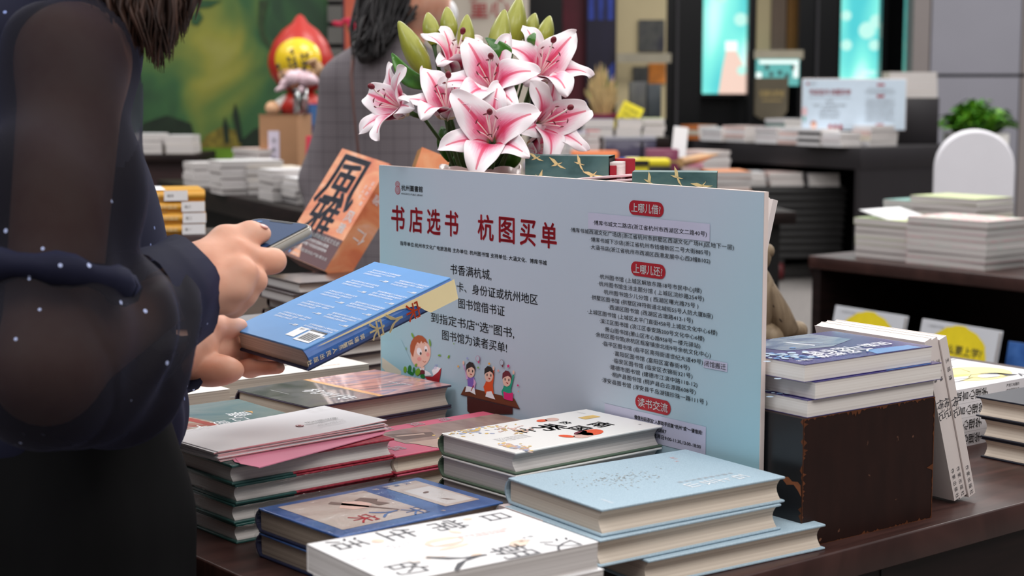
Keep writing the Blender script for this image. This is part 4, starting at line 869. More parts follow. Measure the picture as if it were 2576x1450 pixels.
def lily(label, uv, y, d, size, roll, var, open_=1., stalk=None):
    p = at(uv[0], uv[1], y); M = Matrix.Translation(p) @ axes_for(d, roll)
    o = thing('lily', label, 'flower', M, 'pink lilies in the pot')
    for k in range(6):
        L = size * (.62 if k % 2 else .66); Wd = size * (.185 if k % 2 == 0 else .140)
        mb = petal_mesh(L, Wd, R_(20 + 8 * (k % 2)), R_((104 + 16 * ((k * 7 + var) % 3)) * open_), .32, size * .045, var * 17 + k)
        mb.M = Matrix.Identity(4); mb.v = [tuple(rotz(k * math.pi / 3 + (.06 if k % 2 else -.04)) @ Vector(q)) for q in mb.v]
        q = mb.build('petal', o); sm = q.modifiers.new('thickness', 'SOLIDIFY'); sm.thickness = .0007; sm.offset = 0
        ss = q.modifiers.new('smooth', 'SUBSURF'); ss.levels = ss.render_levels = 1
    m = MB(); rs = random.Random(var)
    tips = []
    for k in range(6):
        a = k * math.pi / 3 + .4; e = size * .19; pts = [(e * math.cos(a) * t ** 1.5 * .55, e * math.sin(a) * t ** 1.5 * .55, size * .40 * t) for t in (0, .25, .5, .75, 1.)]
        s_ = MB(); s_.tube(pts, [.0011, .001, .0009, .0008, .0006], 'lily_white', 6); t_ = Vector(pts[-1]); s_.tube([t_ + Vector((-.0035 * math.sin(a), .0035 * math.cos(a), -.001)), t_, t_ + Vector((.0035 * math.sin(a), -.0035 * math.cos(a), -.001))], [.0006, .0011, .0006], 'lily_anther', 6); s_.build('stamen', o)
    s_ = MB(); s_.tube([(0, 0, 0), (.001, .001, size * .2), (.004, .004, size * .44), (.007, .006, size * .5)], [.0016, .0013, .0012, .0012], 'lily_white', 7); s_.ell((.0076, .0068, size * .53), (.0042, .0042, .0055), 'lily_anther', 10, 8); s_.build('pistil', o)
    # stalk back to the pot
    end = M.inverted() @ Vector((pc.x + (p.x - pc.x) * .22, PY + (y - PY) * .3, pot_top - .03)); mid = Vector((0, 0, -.05)).lerp(end, .35)
    s_ = MB(); s_.tube([(0, 0, .004), (0, 0, -.012), (0, 0, -.03), mid, end], [.0046, .0036, .0028, .0027, .0027], 'stem_green', 8); s_.build('stalk', o)
    return o
def c6(x, y): return 880 + x * .331, y * .331
S = .138
lily('large pink and white lily at the front, lowest of the bouquet, facing the viewer', c6(1085, 1085), 2.255, (-.10, -.84, .42), S * 1.06, .35, 1)
lily('pink lily in the middle of the bouquet directly above the lowest one', c6(1085, 700), 2.30, (-.12, -.78, .55), S * 1.0, .1, 2)
lily('pink lily at the upper right of the bouquet under the two right-hand buds', c6(1425, 610), 2.34, (.30, -.68, .62), S * 1.0, .7, 3)
lily('pink lily at the right of the bouquet with petals spreading to the right', c6(1410, 960), 2.31, (.58, -.72, .25), S * .98, .2, 4)
lily('pink lily at the upper left of the bouquet below the left buds', c6(775, 560), 2.36, (.28, -.42, .84), S * .86, .5, 5, .9)
lily('pink lily at the far left of the bouquet, turned away to the left', c6(445, 850), 2.32, (-.72, -.50, .36), S * .92, .9, 6)
lily('pink lily left of the middle one, half turned upward', c6(740, 900), 2.29, (-.06, -.52, .78), S * .90, .15, 7, .95)
lily('small pink lily low at the right, behind the crane-printed box', c6(1345, 1130), 2.33, (.62, -.30, .05), S * .72, .4, 8)
for lab, b0, b1, y, r_ in (('long green lily bud leaning left at the left side', (602, 600), (370, 160), 2.33, .0160), ('slim green lily bud second from the left', (640, 345), (592, 95), 2.38, .0125), ('green lily bud third from the left, tallest of the left cluster', (765, 320), (738, 52), 2.40, .0125), ('pale green lily bud at the middle left of the bouquet', (880, 430), (892, 110), 2.36, .0125), ('broad green lily bud above the middle lily', (1115, 500), (1178, 72), 2.31, .0165),
                         ('tallest green lily bud, cut by the top of the picture', (1230, 380), (1292, -25), 2.38, .0165), ('green lily bud second from the right', (1350, 330), (1410, 100), 2.40, .0125), ('green lily bud at the far right of the cluster', (1460, 370), (1522, 120), 2.38, .0125)):
    a = at(*c6(*b0), y); b = at(*c6(*b1), y + .02); d = b - a; L = d.length; o = thing('lily_bud', lab, 'flower bud', Matrix.Translation(a) @ axes_for(d, .3), 'green lily buds in the pot')
    m = MB(); n = 18; prof = [(0, .32), (.12, .62), (.3, .94), (.45, 1.), (.62, .9), (.8, .62), (.93, .34), (.985, .16), (1, .03)]
    rings = []
    for u, q in prof: rings.append([m.av((r_ * q * (1 + .07 * math.cos(3 * t)) * math.cos(t), r_ * q * (1 + .07 * math.cos(3 * t)) * math.sin(t), L * u)) for t in [2 * math.pi * k / n for k in range(n)]])
    for p_, q_ in zip(rings, rings[1:]):
        for k in range(n): m.face((p_[k], p_[(k + 1) % n], q_[(k + 1) % n], q_[k]), 'bud_green', True)
    m.face(rings[-1], 'bud_green'); m.build('bud', o)
    end = o.matrix_basis.inverted() @ Vector((pc.x + (a.x - pc.x) * .2, PY + (y - PY) * .4, pot_top - .03))
    m = MB(); m.tube([(0, 0, .004), (0, 0, -.03), Vector((0, 0, -.06)).lerp(end, .35), end], [.0042, .003, .0028, .0028], 'stem_green', 8); m.build('stalk', o)
for lab, b0, b1, y, wd, bend in (('pointed green leaf at the left under the long bud', (660, 665), (318, 405), 2.33, .012, .012), ('bright green leaf left of the broad middle bud', (1085, 545), (1035, 285), 2.295, .0135, -.018), ('small green leaf between the two right-hand buds', (1390, 365), (1410, 245), 2.33, .006, .004), ('dark green leaf behind the left lilies', (720, 760), (690, 560), 2.36, .012, .006), ('dark green leaf between the lowest and right lilies', (1230, 1080), (1345, 870), 2.30, .010, .004), ('dark leaf low at the left beside the lowest lily', (760, 1230), (700, 960), 2.37, .012, .0), ('dark leaf low behind the lowest lily', (1180, 1300), (1240, 1060), 2.38, .018, .0), ('dark leaf low in the pot left of the lowest lily', (930, 1310), (860, 1120), 2.39, .018, .01)):
    a = at(*c6(*b0), y); b = at(*c6(*b1), y); d = b - a; L = d.length; side = d.cross(Vector((0, 1, 0))).normalized(); o = thing('lily_leaf', lab, 'leaf', Matrix.Translation(a), 'green lily leaves')
    m = MB()
    def fn(u, v): s = (v - .5) * 2; w_ = wd * math.sin(math.pi * (u * .93 + .05)) ** .8; q = d * u + side * (s * w_ + bend * math.sin(math.pi * u)) + Vector((0, -1, 0)) * (.25 * abs(s) * w_ + .01 * math.sin(math.pi * u)); return q
    m.grid(fn, 10, 6, 'leaf_green'); q = m.build('blade', o); sm = q.modifiers.new('thickness', 'SOLIDIFY'); sm.thickness = .0006
    e = Vector((pc.x + (a.x - pc.x) * .2, PY + .02, pot_top - .03)) - a; m = MB(); m.tube([(0, 0, 0), e * .5, e], .0016, 'stem_green', 6); m.build('stalk', o)
# the riser behind the sign, the pot and the boxed books on it
RT = TZ + .17
up_ = SD; nrm = A3 * 1
Rm = place(Vector((sp0.x, sp0.y, TZ)) + SD * .56 + A3 * .165, R_(127.06))
rs_ = thing('riser_block', 'long dark wooden block behind the sign carrying the pot of lilies', 'block', Rm)
m = MB(); m.rbox((-.24, -.115, 0), (.17, .105, .17), .003, 'wood_dark', n=2); m.build('block_body', rs_)
pot = thing('flower_pot', 'blush pink flower pot with wavy rim holding the lilies behind the sign', 'flower pot', Matrix.Translation((pc.x, PY, RT)))
m = MB(); hp = pot_top + .006 - RT; n = 40; rings = []
for rr_, z in ((.036, 0), (.042, .004), (.048, hp * .4), (.055, hp * .85), (.0585, hp), (.0555, hp), (.052, hp * .85)):
    rings.append([m.av((rr_ * math.cos(t), rr_ * math.sin(t), z + (.003 * math.sin(5 * t) if z >= hp * .85 else 0))) for t in [2 * math.pi * k / n for k in range(n)]])
for p_, q_ in zip(rings, rings[1:]):
    for k in range(n): m.face((p_[k], p_[(k + 1) % n], q_[(k + 1) % n], q_[k]), 'pot_blush', True)
m.face(rings[0][::-1], 'pot_blush'); m.build('pot_wall', pot)
m = MB(); m.ellipse(0, 0, .052, .052, hp * .86, 'recess_dark', 24); m.build('filling', pot)
# crane-printed slip boxes
stretched('print_crane', [(52, 84, 84), (74, 108, 108), (94, 124, 116), (92, 92, 74)], (9, 9, 30), .38, 6., .7); mat('crane_gold', (226, 204, 146), .4, .06); mat('cover_crimson', (150, 22, 38), .4, .05)
def crane(m, x, y, s, a, z):
    s *= .62
    c, d = math.cos(a), math.sin(a)
    def q(pts): m.flat([(x + (px * c - py * d) * s, y + (px * d + py * c) * s) for px, py in pts], z, 'crane_gold')
    q([(-.5, .02), (-.1, .1), (.5, .05), (.62, .09), (.5, .0), (-.1, -.07)]); q([(-.1, .06), (-.3, .5), (-.42, .85), (.0, .5), (.2, .05)]); q([(.05, .0), (.3, -.35), (.75, -.6), (.3, -.1), (.2, .04)])
    m.flat([(x + (.6 * c - .08 * d) * s, y + (.6 * d + .08 * c) * s), (x + (.8 * c - .1 * d) * s, y + (.8 * d + .1 * c) * s), (x + (.62 * c - .1 * d) * s, y + (.62 * d + .1 * c) * s)], z + .0001, 'ink_slate')
def slipbox(label, p, rot, w, h, d, cranes, char=None):
    o = thing('slip_box', label, 'box', place(p, rot), 'crane-printed slip boxes')
    m = MB(); m.box((0, 0, 0), (w, d, h), 'print_crane', skip=('+x',)); m.box((w - .001, .003, .003), (w, d - .003, h - .003), 'recess_dark')
    m.M = frame(Vector((0, -.0004, 0)), (1, 0, 0), (0, 0, 1))
    for x, y, s, a in cranes: crane(m, x, y, s, a, 0)
    if char: m.text(char, char and w * .52, h * .80, 'crane_gold', .0001, size=.015)
    m.build('sleeve', o); return o
g1 = at(1321, 437, 2.20); g1.z = RT
hB = at(1340, 391, 2.20).z - RT
w1 = .112
slipbox('teal slip box with flying cranes behind the sign beside the lilies', g1, R_(-14), w1, hB, .045, [(.014, hB - .004, .02, .4), (.042, hB - .012, .024, .3), (.072, hB - .010, .022, -.3), (.018, hB - .030, .022, -.9), (.090, hB - .026, .024, .7), (.03, hB - .075, .024, .2)], '祝')
o = thing('book', 'crimson hardcover sliding out of the left crane-printed slip box', 'book', place(g1 + Vector((math.cos(R_(-14)) * w1, math.sin(R_(-14)) * w1, 0)), R_(-14)))
m = MB(); m.box((.0008, .004, .003), (.016, .034, hB - .008), 'pages_white'); m.build('page_block', o); m = MB(); m.rbox((.001, .0345, .001), (.028, .042, hB - .004), .002, 'cover_crimson'); m.rbox((.001, .001, .001), (.010, .0038, hB - .012), .001, 'cover_crimson'); m.build('cover', o)
g2 = at(1590, 470, 2.06); g2.z = RT; hB2 = at(1797, 436, 2.03).z - RT
slipbox('teal slip box with flying cranes at the right behind the sign', g2, R_(-8), .104, hB2, .045, [(.02, hB2 - .012, .022, -.5), (.054, hB2 - .006, .024, -.3), (.085, hB2 - .018, .024, .8), (.04, hB2 - .024, .02, .9)])
mat('paper_blush', (232, 196, 200), .2, .05, coat=.8)
for k, (ua, va, ub, vb) in enumerate(((1465, 447, 1700, 429), (1526, 454, 1762, 437))):
    a = at(ua, va, 2.10 + .03 * k); b = at(ub, vb, 2.24 - .03 * k); d = b - a; o = thing('booklet', ['thin pink booklet in film lying on the slip boxes, left of two', 'thin pink booklet in film lying on the slip boxes, right of two'][k], 'booklet', frame(a, d, (0, .2, 1)), 'thin pink booklets behind the sign')
    m = MB(); m.rbox((0, -.003, -.10), (d.length, .0, 0), .001, 'paper_blush', n=2); m.build('cover', o)
# white paperbacks fanned behind the right end of the sign
for k in range(3):
    tl2 = R_(15.5); top = at((1906, 1925, 1945)[k], (492, 494, 501)[k], (2.035, 2.03, 2.025)[k]); up = Vector((0, 0, 1)) * math.cos(tl2) + A2 * math.sin(tl2); out_ = A2 * math.cos(tl2) - Vector((0, 0, 1)) * math.sin(tl2)
    L = (top.z - (TZ + bh)) / math.cos(tl2) - .002
    M = frame(top - up * (L / 2) - B2 * 0 + B2 * .06, B2, up)
    book('book', ['white paperback fanned behind the right end of the sign, nearest to the sign', 'white paperback fanned behind the sign, middle of three', 'white paperback fanned behind the sign, leaning furthest right'][k], M, .12, L, .0088, 'cover_bone', 'cover_bone', 'pages_white', False, 'white paperbacks fanned behind the sign')
# carved wooden figure
stretched('wood_pale', [(92, 76, 58), (124, 106, 84), (150, 132, 108)], (60, 60, 12), .6, 6., .6, bump=.25); mat('scarf_brown', (104, 74, 70), .5, .1); mat('knot_dark', (58, 44, 32), .6, .1)
WY = 2.75
base = P(1960, 870, CAMZ - TZ); wf = thing('wooden_figure', 'carved pale wooden doll with a log-like leg sitting behind the blue paperbacks', 'figurine', Matrix.Identity(4))
W = lambda u, v, y=WY: at(u, v, y)
m = MB(); m.tube([W(1880, 700), W(1900, 690), W(1925, 735), W(1958, 790), W(1982, 838), W(1988, 850)], [.008, .018, .021, .0215, .0205, .008], 'wood_pale', 18); 
for u, v in ((1931, 742), (1946, 770), (1964, 806), (1922, 776)): m.ell(W(u, v, WY - .0195), (.0022, .002, .0055), 'knot_dark', 8, 6, Matrix.Rotation(-.6, 3, 'Y').to_3x3())
m.build('leg', wf)
m = MB(); m.ell(W(2006, 832, WY + .01), (.0175, .018, .0165), 'wood_pale', 18, 12); m.build('foot', wf)
m = MB(); m.ell(W(1915, 645), (.017, .018, .024), 'wood_pale', 16, 12); m.ell(W(1930, 632), (.0125, .013, .0125), 'wood_pale', 14, 10); m.ell(W(1905, 668), (.016, .016, .018), 'wood_pale', 14, 10); m.build('hand', wf)
m = MB(); m.tube([W(1895, 700), W(1912, 690), W(1920, 700), W(1936, 742)], [.012, .011, .007, .002], 'scarf_brown', 10); m.tube([W(1900, 680), W(1918, 690), W(1922, 704)], [.008, .009, .005], 'scarf_brown', 10); m.build('scarf', wf)
m = MB(); m.ell(W(1880, 760), (.05, .035, .07), 'wood_pale', 18, 12); m.ell(W(1925, 850), (.035, .035, .03), 'wood_pale', 16, 10); m.ell(W(1850, 640), (.04, .04, .048), 'wood_pale', 18, 12); m.build('body', wf)
zb = W(1925, 850).z - .03
o = thing('riser_block', 'dark block hidden behind the blue paperbacks under the wooden doll', 'block', Matrix.Translation((W(1925, 850).x, WY, TZ))); m = MB(); m.rbox((-.09, -.06, 0), (.075, .06, zb + .003 - TZ), .003, 'wood_dark', n=2); m.build('block_body', o)
# ------------------------------------------------------------ people: bodies grown as one smooth distance-field surface
import openvdb
def cone(a, b, ra, rb): return ('c', Vector(a), Vector(b), ra, rb)
def blob(c, r, rot=None): return ('e', Vector(c), r, rot)
def field(prims, res, k=.012, pad=.03):
    lo = np.full(3, 1e9); hi = np.full(3, -1e9)
    for p in prims:
        for c, r in (((p[1], p[3]), (p[2], p[4])) if p[0] == 'c' else ((p[1], max(p[2])),)):
            lo = np.minimum(lo, np.array(c) - r - pad); hi = np.maximum(hi, np.array(c) + r + pad)
    n = np.ceil((hi - lo) / res).astype(int) + 1
    D = np.full(n, 1e3, np.float32)
    ax = [lo[i] + res * np.arange(n[i], dtype=np.float32) for i in range(3)]
    for p in prims:
        pts = ((p[1], p[3]), (p[2], p[4])) if p[0] == 'c' else ((p[1], max(p[2])),)
        l2 = np.min([np.array(c) - r for c, r in pts], 0) - pad * 1.5; h2 = np.max([np.array(c) + r for c, r in pts], 0) + pad * 1.5
        s = [slice(max(0, int((l2[i] - lo[i]) / res)), min(n[i], int((h2[i] - lo[i]) / res) + 2)) for i in range(3)]
        X, Y_, Z = np.meshgrid(ax[0][s[0]], ax[1][s[1]], ax[2][s[2]], indexing='ij')
        if p[0] == 'c':
            a, b = np.array(p[1]), np.array(p[2]); d = b - a; L = max(d @ d, 1e-9)
            t = np.clip(((X - a[0]) * d[0] + (Y_ - a[1]) * d[1] + (Z - a[2]) * d[2]) / L, 0, 1)
            q = np.sqrt((X - a[0] - t * d[0]) ** 2 + (Y_ - a[1] - t * d[1]) ** 2 + (Z - a[2] - t * d[2]) ** 2) - (p[3] + (p[4] - p[3]) * t)
        else:
            q3 = np.stack([X - p[1][0], Y_ - p[1][1], Z - p[1][2]], -1)
            if p[3] is not None: q3 = q3 @ np.array(p[3])
            r = np.array(p[2]); l = np.sqrt(((q3 / r) ** 2).sum(-1)); g = np.sqrt(((q3 / r ** 2) ** 2).sum(-1)) + 1e-9; q = l * (l - 1) / g
        o = D[s[0], s[1], s[2]]; h = np.clip(.5 + .5 * (o - q) / k, 0, 1); D[s[0], s[1], s[2]] = o * (1 - h) + q * h - k * h * (1 - h)
    return D, lo
def surf(prims, res, k=.012):
    D, lo = field(prims, res, k); D = np.clip(D, -4 * res, 4 * res)
    g = openvdb.FloatGrid(4 * res); g.copyFromArray(D); g.transform = openvdb.createLinearTransform(voxelSize=res)
    p, t, q = g.convertToPolygons(isovalue=0., adaptivity=0.)
    return p + lo, [tuple(int(i) for i in f)[::-1] for f in list(q) + list(t)]
def add_surf(mb, prims, res, mt, k=.012, keep=None):
    v, f = surf(prims, res, k); base = len(mb.v); i = mb.mi(mt)
    mb.v += [tuple(map(float, x)) for x in v]
    for q in f:
        if keep is not None and not keep(sum((Vector(v[j]) for j in q), Vector()) / len(q)): continue
        mb.f.append(tuple(base + j for j in q)); mb.m.append(i); mb.s.append(True)
def outward(o):
    bm = bmesh.new(); bm.from_mesh(o.data); bmesh.ops.recalc_face_normals(bm, faces=bm.faces); bm.to_mesh(o.data); bm.free()
    return o
def skin(name, c0, c1, c2):
    m, nt, b = newmat(name); tc = nd(nt, 'ShaderNodeTexCoord'); n = nd(nt, 'ShaderNodeTexNoise', Scale=22., Detail=3.); nt.links.new(tc.outputs['Object'], n.inputs['Vector'])
    r = nd(nt, 'ShaderNodeValToRGB'); e = r.color_ramp.elements; e.new(.5)
    for i, (p, c) in enumerate(((.3, c0), (.5, c1), (.72, c2))): e[i].position = p; e[i].color = lin(c) + (1,)
    nt.links.new(n.outputs['Fac'], r.inputs[0]); nt.links.new(r.outputs[0], b.inputs['Base Color']); b.inputs['Roughness'].default_value = .48; b.inputs['Specular IOR Level'].default_value = .35
    b.inputs['Subsurface Weight'].default_value = .22; b.inputs['Subsurface Radius'].default_value = (.9, .35, .2); b.inputs['Subsurface Scale'].default_value = .006
    n2 = nd(nt, 'ShaderNodeTexNoise', Scale=260., Detail=3.); nt.links.new(tc.outputs['Object'], n2.inputs['Vector']); bp = nd(nt, 'ShaderNodeBump', Strength=.12, Distance=.0008); nt.links.new(n2.outputs['Fac'], bp.inputs['Height']); nt.links.new(bp.outputs[0], b.inputs['Normal'])
skin('skin_fair', (216, 150, 122), (228, 170, 144), (234, 184, 160)); mat('nail', (236, 178, 168), .25, .02, coat=.3)
# --- the reader at the left
me_ = thing('person', 'woman in dark sheer-sleeved blouse holding a phone and a blue book at left', 'person', Matrix.Identity(4))
H_ = lambda u, v, y: at(u, v, y)
# near (right) hand with the phone: back of the hand to the viewer, thumb over the screen
wr = H_(436, 742, 1.565)
def on_phone(x, y, z): return FP @ Vector((x, y, z))
tips = []
hand = []
mcp = [H_(598, 642, 1.612), H_(606, 686, 1.588), H_(592, 724, 1.584), H_(566, 757, 1.590)]
pip = [H_(688, 657, 1.640), H_(640, 706, 1.612), H_(614, 744, 1.610), H_(588, 773, 1.613)]
dip = [on_phone(.050, -.100, -.022), on_phone(.040, -.121, -.021), on_phone(.034, -.139, -.021), on_phone(.026, -.152, -.020)]
for k in range(4):
    r0 = (.0128, .0128, .0120, .0108)[k]; r1 = (.0108, .0108, .0102, .0090)[k]
    hand += [cone(wr, mcp[k], (.019, .020, .0205, .019)[k], r0 * 1.12), cone(mcp[k], pip[k], r0, r1), cone(pip[k], dip[k], r1, r1 * .86)]
    t_ = dip[k] + (on_phone(0, 0, 0) - on_phone(.02, .0, 0)); hand.append(cone(dip[k], t_, r1 * .86, r1 * .72))
hand += [cone(H_(412, 745, 1.56), wr, .0235, .022), blob(H_(520, 705, 1.592), (.030, .018, .026))]
tc_, tm_, ti_, tt_ = H_(498, 664, 1.592), H_(566, 606, 1.625), H_(630, 588, 1.640), H_(661, 588, 1.648)
hand += [cone(wr, tc_, .019, .0185), cone(tc_, tm_, .0185, .0140), cone(tm_, ti_, .0138, .0108), cone(ti_, tt_, .0108, .0084), cone(tc_, mcp[0], .016, .012)]
body = MB(); add_surf(body, hand, .0019, 'skin_fair', .0095)
nm = Vector((0, -.25, .97)); nm.normalize()
# far (left) hand under the book, palm up, thumb over its corner
def bk(x, y, z): return FB @ Vector((x, y, z))
w2 = H_(420, 893, 1.735); hand2 = []
mc = [bk(-.030, .052, -.016), bk(-.030, .030, -.020), bk(-.028, .008, -.024), bk(-.022, -.010, -.021)]
pp = [bk(.016, .066, -.0135), bk(.020, .046, -.0145), bk(.022, .024, -.0155), bk(.030, -.005, -.0150)]
tp = [bk(.062, .078, -.0100), bk(.072, .062, -.0100), bk(.074, .042, -.0100), bk(.074, .004, -.0095)]
for k in range(4):
    r0 = (.0118, .0120, .0112, .0100)[k]
    hand2 += [cone(w2, mc[k], .021, r0 * 1.15), cone(mc[k], pp[k], r0, r0 * .9), cone(pp[k], tp[k], r0 * .9, r0 * .68)]
hand2 += [cone(H_(395, 895, 1.70), w2, .025, .0235), blob(H_(530, 932, 1.765), (.036, .022, .018))]
t0, t1, t2, t3 = H_(492, 868, 1.775), H_(528, 826, 1.790), H_(572, 820, 1.812), H_(602, 822, 1.826)
hand2 += [cone(w2, t0, .020, .021), cone(t0, t1, .0205, .0135), cone(t1, t2, .0132, .0112), cone(t2, t3, .0112, .0092)]
add_surf(body, hand2, .0019, 'skin_fair', .0085)
# arms, trunk, neck, head, legs
sh, el = H_(185, 150, 1.50), H_(118, 935, 1.375)
sh2, el2 = H_(140, 190, 1.80), H_(140, 960, 1.80)
hipz = .86; T = lambda u, v, y=1.66: at(u, v, y)
hd = Vector((-.372, 1.64, 1.535))
trunk = [cone(sh, el, .046, .038), cone(el, wr, .039, .0235), cone(sh2, el2, .046, .038), cone(el2, w2, .037, .0235),
         blob(T(150, 430), (.062, .11, .15)), blob(T(185, 800), (.06, .095, .16)), blob(Vector((-.46, 1.645, .90)), (.085, .12, .11)), cone(sh, sh2, .042, .042),
         cone(Vector((-.44, 1.65, 1.33)), hd + Vector((-.02, 0, -.08)), .055, .048), blob(hd, (.098, .074, .112)), blob(hd + Vector((.04, 0, -.06)), (.056, .05, .055)),
         blob(hd + Vector((.098, 0, -.02)), (.018, .011, .022)), blob(hd + Vector((.085, 0, -.068)), (.016, .022, .008)), blob(hd + Vector((.004, -.076, -.012)), (.016, .008, .028)), blob(hd + Vector((.004, .076, -.012)), (.016, .008, .028)), blob(hd + Vector((.066, -.028, .018)), (.03, .026, .012)), blob(hd + Vector((.066, .028, .018)), (.03, .026, .012)),
         cone((-.41, 1.565, .86), (-.40, 1.56, .47), .072, .05), cone((-.40, 1.56, .47), (-.41, 1.56, .09), .05, .038), cone((-.52, 1.725, .86), (-.53, 1.73, .47), .072, .05), cone((-.53, 1.73, .47), (-.54, 1.73, .09), .05, .038),
         cone((-.43, 1.555, .04), (-.29, 1.55, .035), .034, .028), cone((-.56, 1.73, .04), (-.43, 1.73, .035), .034, .028)]
add_surf(body, trunk, .0062, 'skin_fair', .03)
for s_ in (-1, 1):
    body.ell(hd + Vector((.086, s_ * .03, .004)), (.010, .014, .008), 'ink_white', 10, 8); body.ell(hd + Vector((.094, s_ * .03, .003)), (.004, .006, .006), 'ink_black', 8, 6)
body.tube([hd + Vector((.097, -.02, -.066)), hd + Vector((.102, 0, -.066)), hd + Vector((.097, .02, -.066))], [.002, .004, .002], 'il_blush', 6)
outward(body.build('body', me_))
# thumb nail
m = MB(); q = H_(667, 583, 1.6425); m.ell(q + Vector((-.002, 0, .0055)), (.0058, .0060, .0018), 'nail', 12, 8, Matrix.Rotation(.35, 3, 'Y')); m.build('thumb_nail', me_)
# blouse
def glitter(name, c, alpha, spark):
    m, nt, b = newmat(name); tc = nd(nt, 'ShaderNodeTexCoord'); vo = nd(nt, 'ShaderNodeTexVoronoi', Scale=46.); nt.links.new(tc.outputs['Object'], vo.inputs['Vector'])
    n = nd(nt, 'ShaderNodeTexNoise', Scale=9., Detail=2.); nt.links.new(tc.outputs['Object'], n.inputs['Vector'])
    a = nd(nt, 'ShaderNodeMath', operation='LESS_THAN'); a.inputs[1].default_value = .10; nt.links.new(vo.outputs['Distance'], a.inputs[0])
    g = nd(nt, 'ShaderNodeMath', operation='GREATER_THAN'); g.inputs[1].default_value = .56; nt.links.new(n.outputs['Fac'], g.inputs[0])
    f = nd(nt, 'ShaderNodeMath', operation='MULTIPLY'); nt.links.new(a.outputs[0], f.inputs[0]); nt.links.new(g.outputs[0], f.inputs[1])
    mx = nd(nt, 'ShaderNodeMixRGB'); mx.inputs[1].default_value = lin(c) + (1,); mx.inputs[2].default_value = lin(spark) + (1,); nt.links.new(f.outputs[0], mx.inputs[0])
    nt.links.new(mx.outputs[0], b.inputs['Base Color']); b.inputs['Roughness'].default_value = .75; b.inputs['Specular IOR Level'].default_value = .15
    b.inputs['Sheen Weight'].default_value = .08; b.inputs['Sheen Tint'].default_value = (.3, .35, .8, 1)
    if alpha < 1:
        al = nd(nt, 'ShaderNodeMath', operation='MAXIMUM'); al.inputs[0].default_value = alpha; nt.links.new(f.outputs[0], al.inputs[1]); nt.links.new(al.outputs[0], b.inputs['Alpha'])
glitter('blouse_navy', (19, 20, 38), 1., (130, 146, 196)); glitter('sleeve_sheer', (21, 18, 24), .83, (170, 180, 215)); glitter('cuff_navy', (20, 21, 40), .97, (170, 180, 215))
stretched('trousers_black', [(13, 13, 14), (18, 18, 19), (24, 24, 25)], (9, 9, 2), .9, 3., spec=.1)
stretched('hair_dark', [(26, 16, 13), (58, 40, 33), (84, 58, 47)], (160, 160, 5), .5, 4., spec=.35)
bl = MB()
add_surf(bl, [blob(T(140, 420), (.070, .14, .185)), blob(T(205, 570, 1.645), (.054, .105, .092)), blob(T(205, 830), (.092, .128, .20)), blob(T(160, 1060, 1.65), (.118, .150, .085)), cone(sh.lerp(sh2, .28), sh2, .05, .055), cone(Vector((-.44, 1.66, 1.33)), Vector((-.43, 1.66, 1.385)), .072, .062), cone(T(60, 150, 1.55), T(60, 700, 1.6), .07, .08)], .006, 'blouse_navy', .04)
# torn-soft hem and gathers are kept as real folds
bv = []
for x, y, z in bl.v:
    a = math.atan2(y - 1.655, x + .44); f = max(0, min(1, (1.12 - z) / .25)); k = 1 + .022 * f * math.sin(13 * a + 30 * z)
    bv.append((-.44 + (x + .44) * k, 1.655 + (y - 1.655) * k, z))
bl.v = bv; outward(bl.build('blouse', me_))
def sleeve(name, S, E, Wp, cuff, seed, label=None, big=1.):
    m = MB(); sag = E + Vector((.02, 0, -.015)); mid = S.lerp(E, .45)
    pr = [cone(S, mid, .062 * big, .066 * big), cone(mid, E, .066 * big, .058 * big), cone(E, E.lerp(Wp, .45), .064, .070), cone(E.lerp(Wp, .45) + Vector((0, 0, -.022)), E.lerp(Wp, .82), .074, .052), cone(E.lerp(Wp, .82), Wp, .05, .036)]
    add_surf(m, pr, .005, 'sleeve_sheer', .03, keep=lambda c: (c - Wp).dot((Wp - E).normalized()) < .004)
    r = random.Random(seed); vv = []
    ax_ = (Wp - E).normalized()
    for p in m.v:
        p = Vector(p); t = (p - E).dot(ax_); n = (p - E - ax_ * t); k = .006 * math.sin(t * 75 + 3 * math.atan2(n.z, n.y)) * min(1, max(0, t / .06)) if t > 0 else .004 * math.sin((p - E).length * 60) * max(0, 1 - (p - E).length / .16)
        vv.append(tuple(p + n.normalized() * k)) if n.length > 1e-4 else vv.append(tuple(p))
    m.v = vv; o = outward(m.build(name, me_, label)); return o
sleeve('sleeve', sh, el, wr - (wr - el).normalized() * .035, True, 1, 'sheer near sleeve')
sleeve('sleeve', sh2, el2, w2 - (w2 - el2).normalized() * .045, True, 2, 'sheer far sleeve')
for W_, E_, rr0, rr1, ln in ((wr, el, .046, .042, .085), (w2, el2, .043, .037, .07)):
    d = (W_ - E_).normalized(); m = MB(); st = W_ - d * (ln - .018); n = 28; rings = []
    a = d.cross(Vector((0, 0, 1))).normalized(); b = d.cross(a)
    for k, (s, r) in enumerate(((0, rr0 + .006), (.25, rr0 + .003), (.6, rr1 + .001), (1., rr1), (1., rr1 - .003), (.5, rr1 - .004))):
        rings.append([m.av(st + d * ln * s + (a * math.cos(2 * math.pi * i / n) + b * math.sin(2 * math.pi * i / n) * 1.25) * (r + .0018 * math.sin(5 * 2 * math.pi * i / n + k))) for i in range(n)])
    for p_, q_ in zip(rings, rings[1:]):
        for i in range(n): m.face((p_[i], q_[i], q_[(i + 1) % n], p_[(i + 1) % n]), 'cuff_navy', True)
    m.build('cuff', me_, 'navy cuff with pale specks')
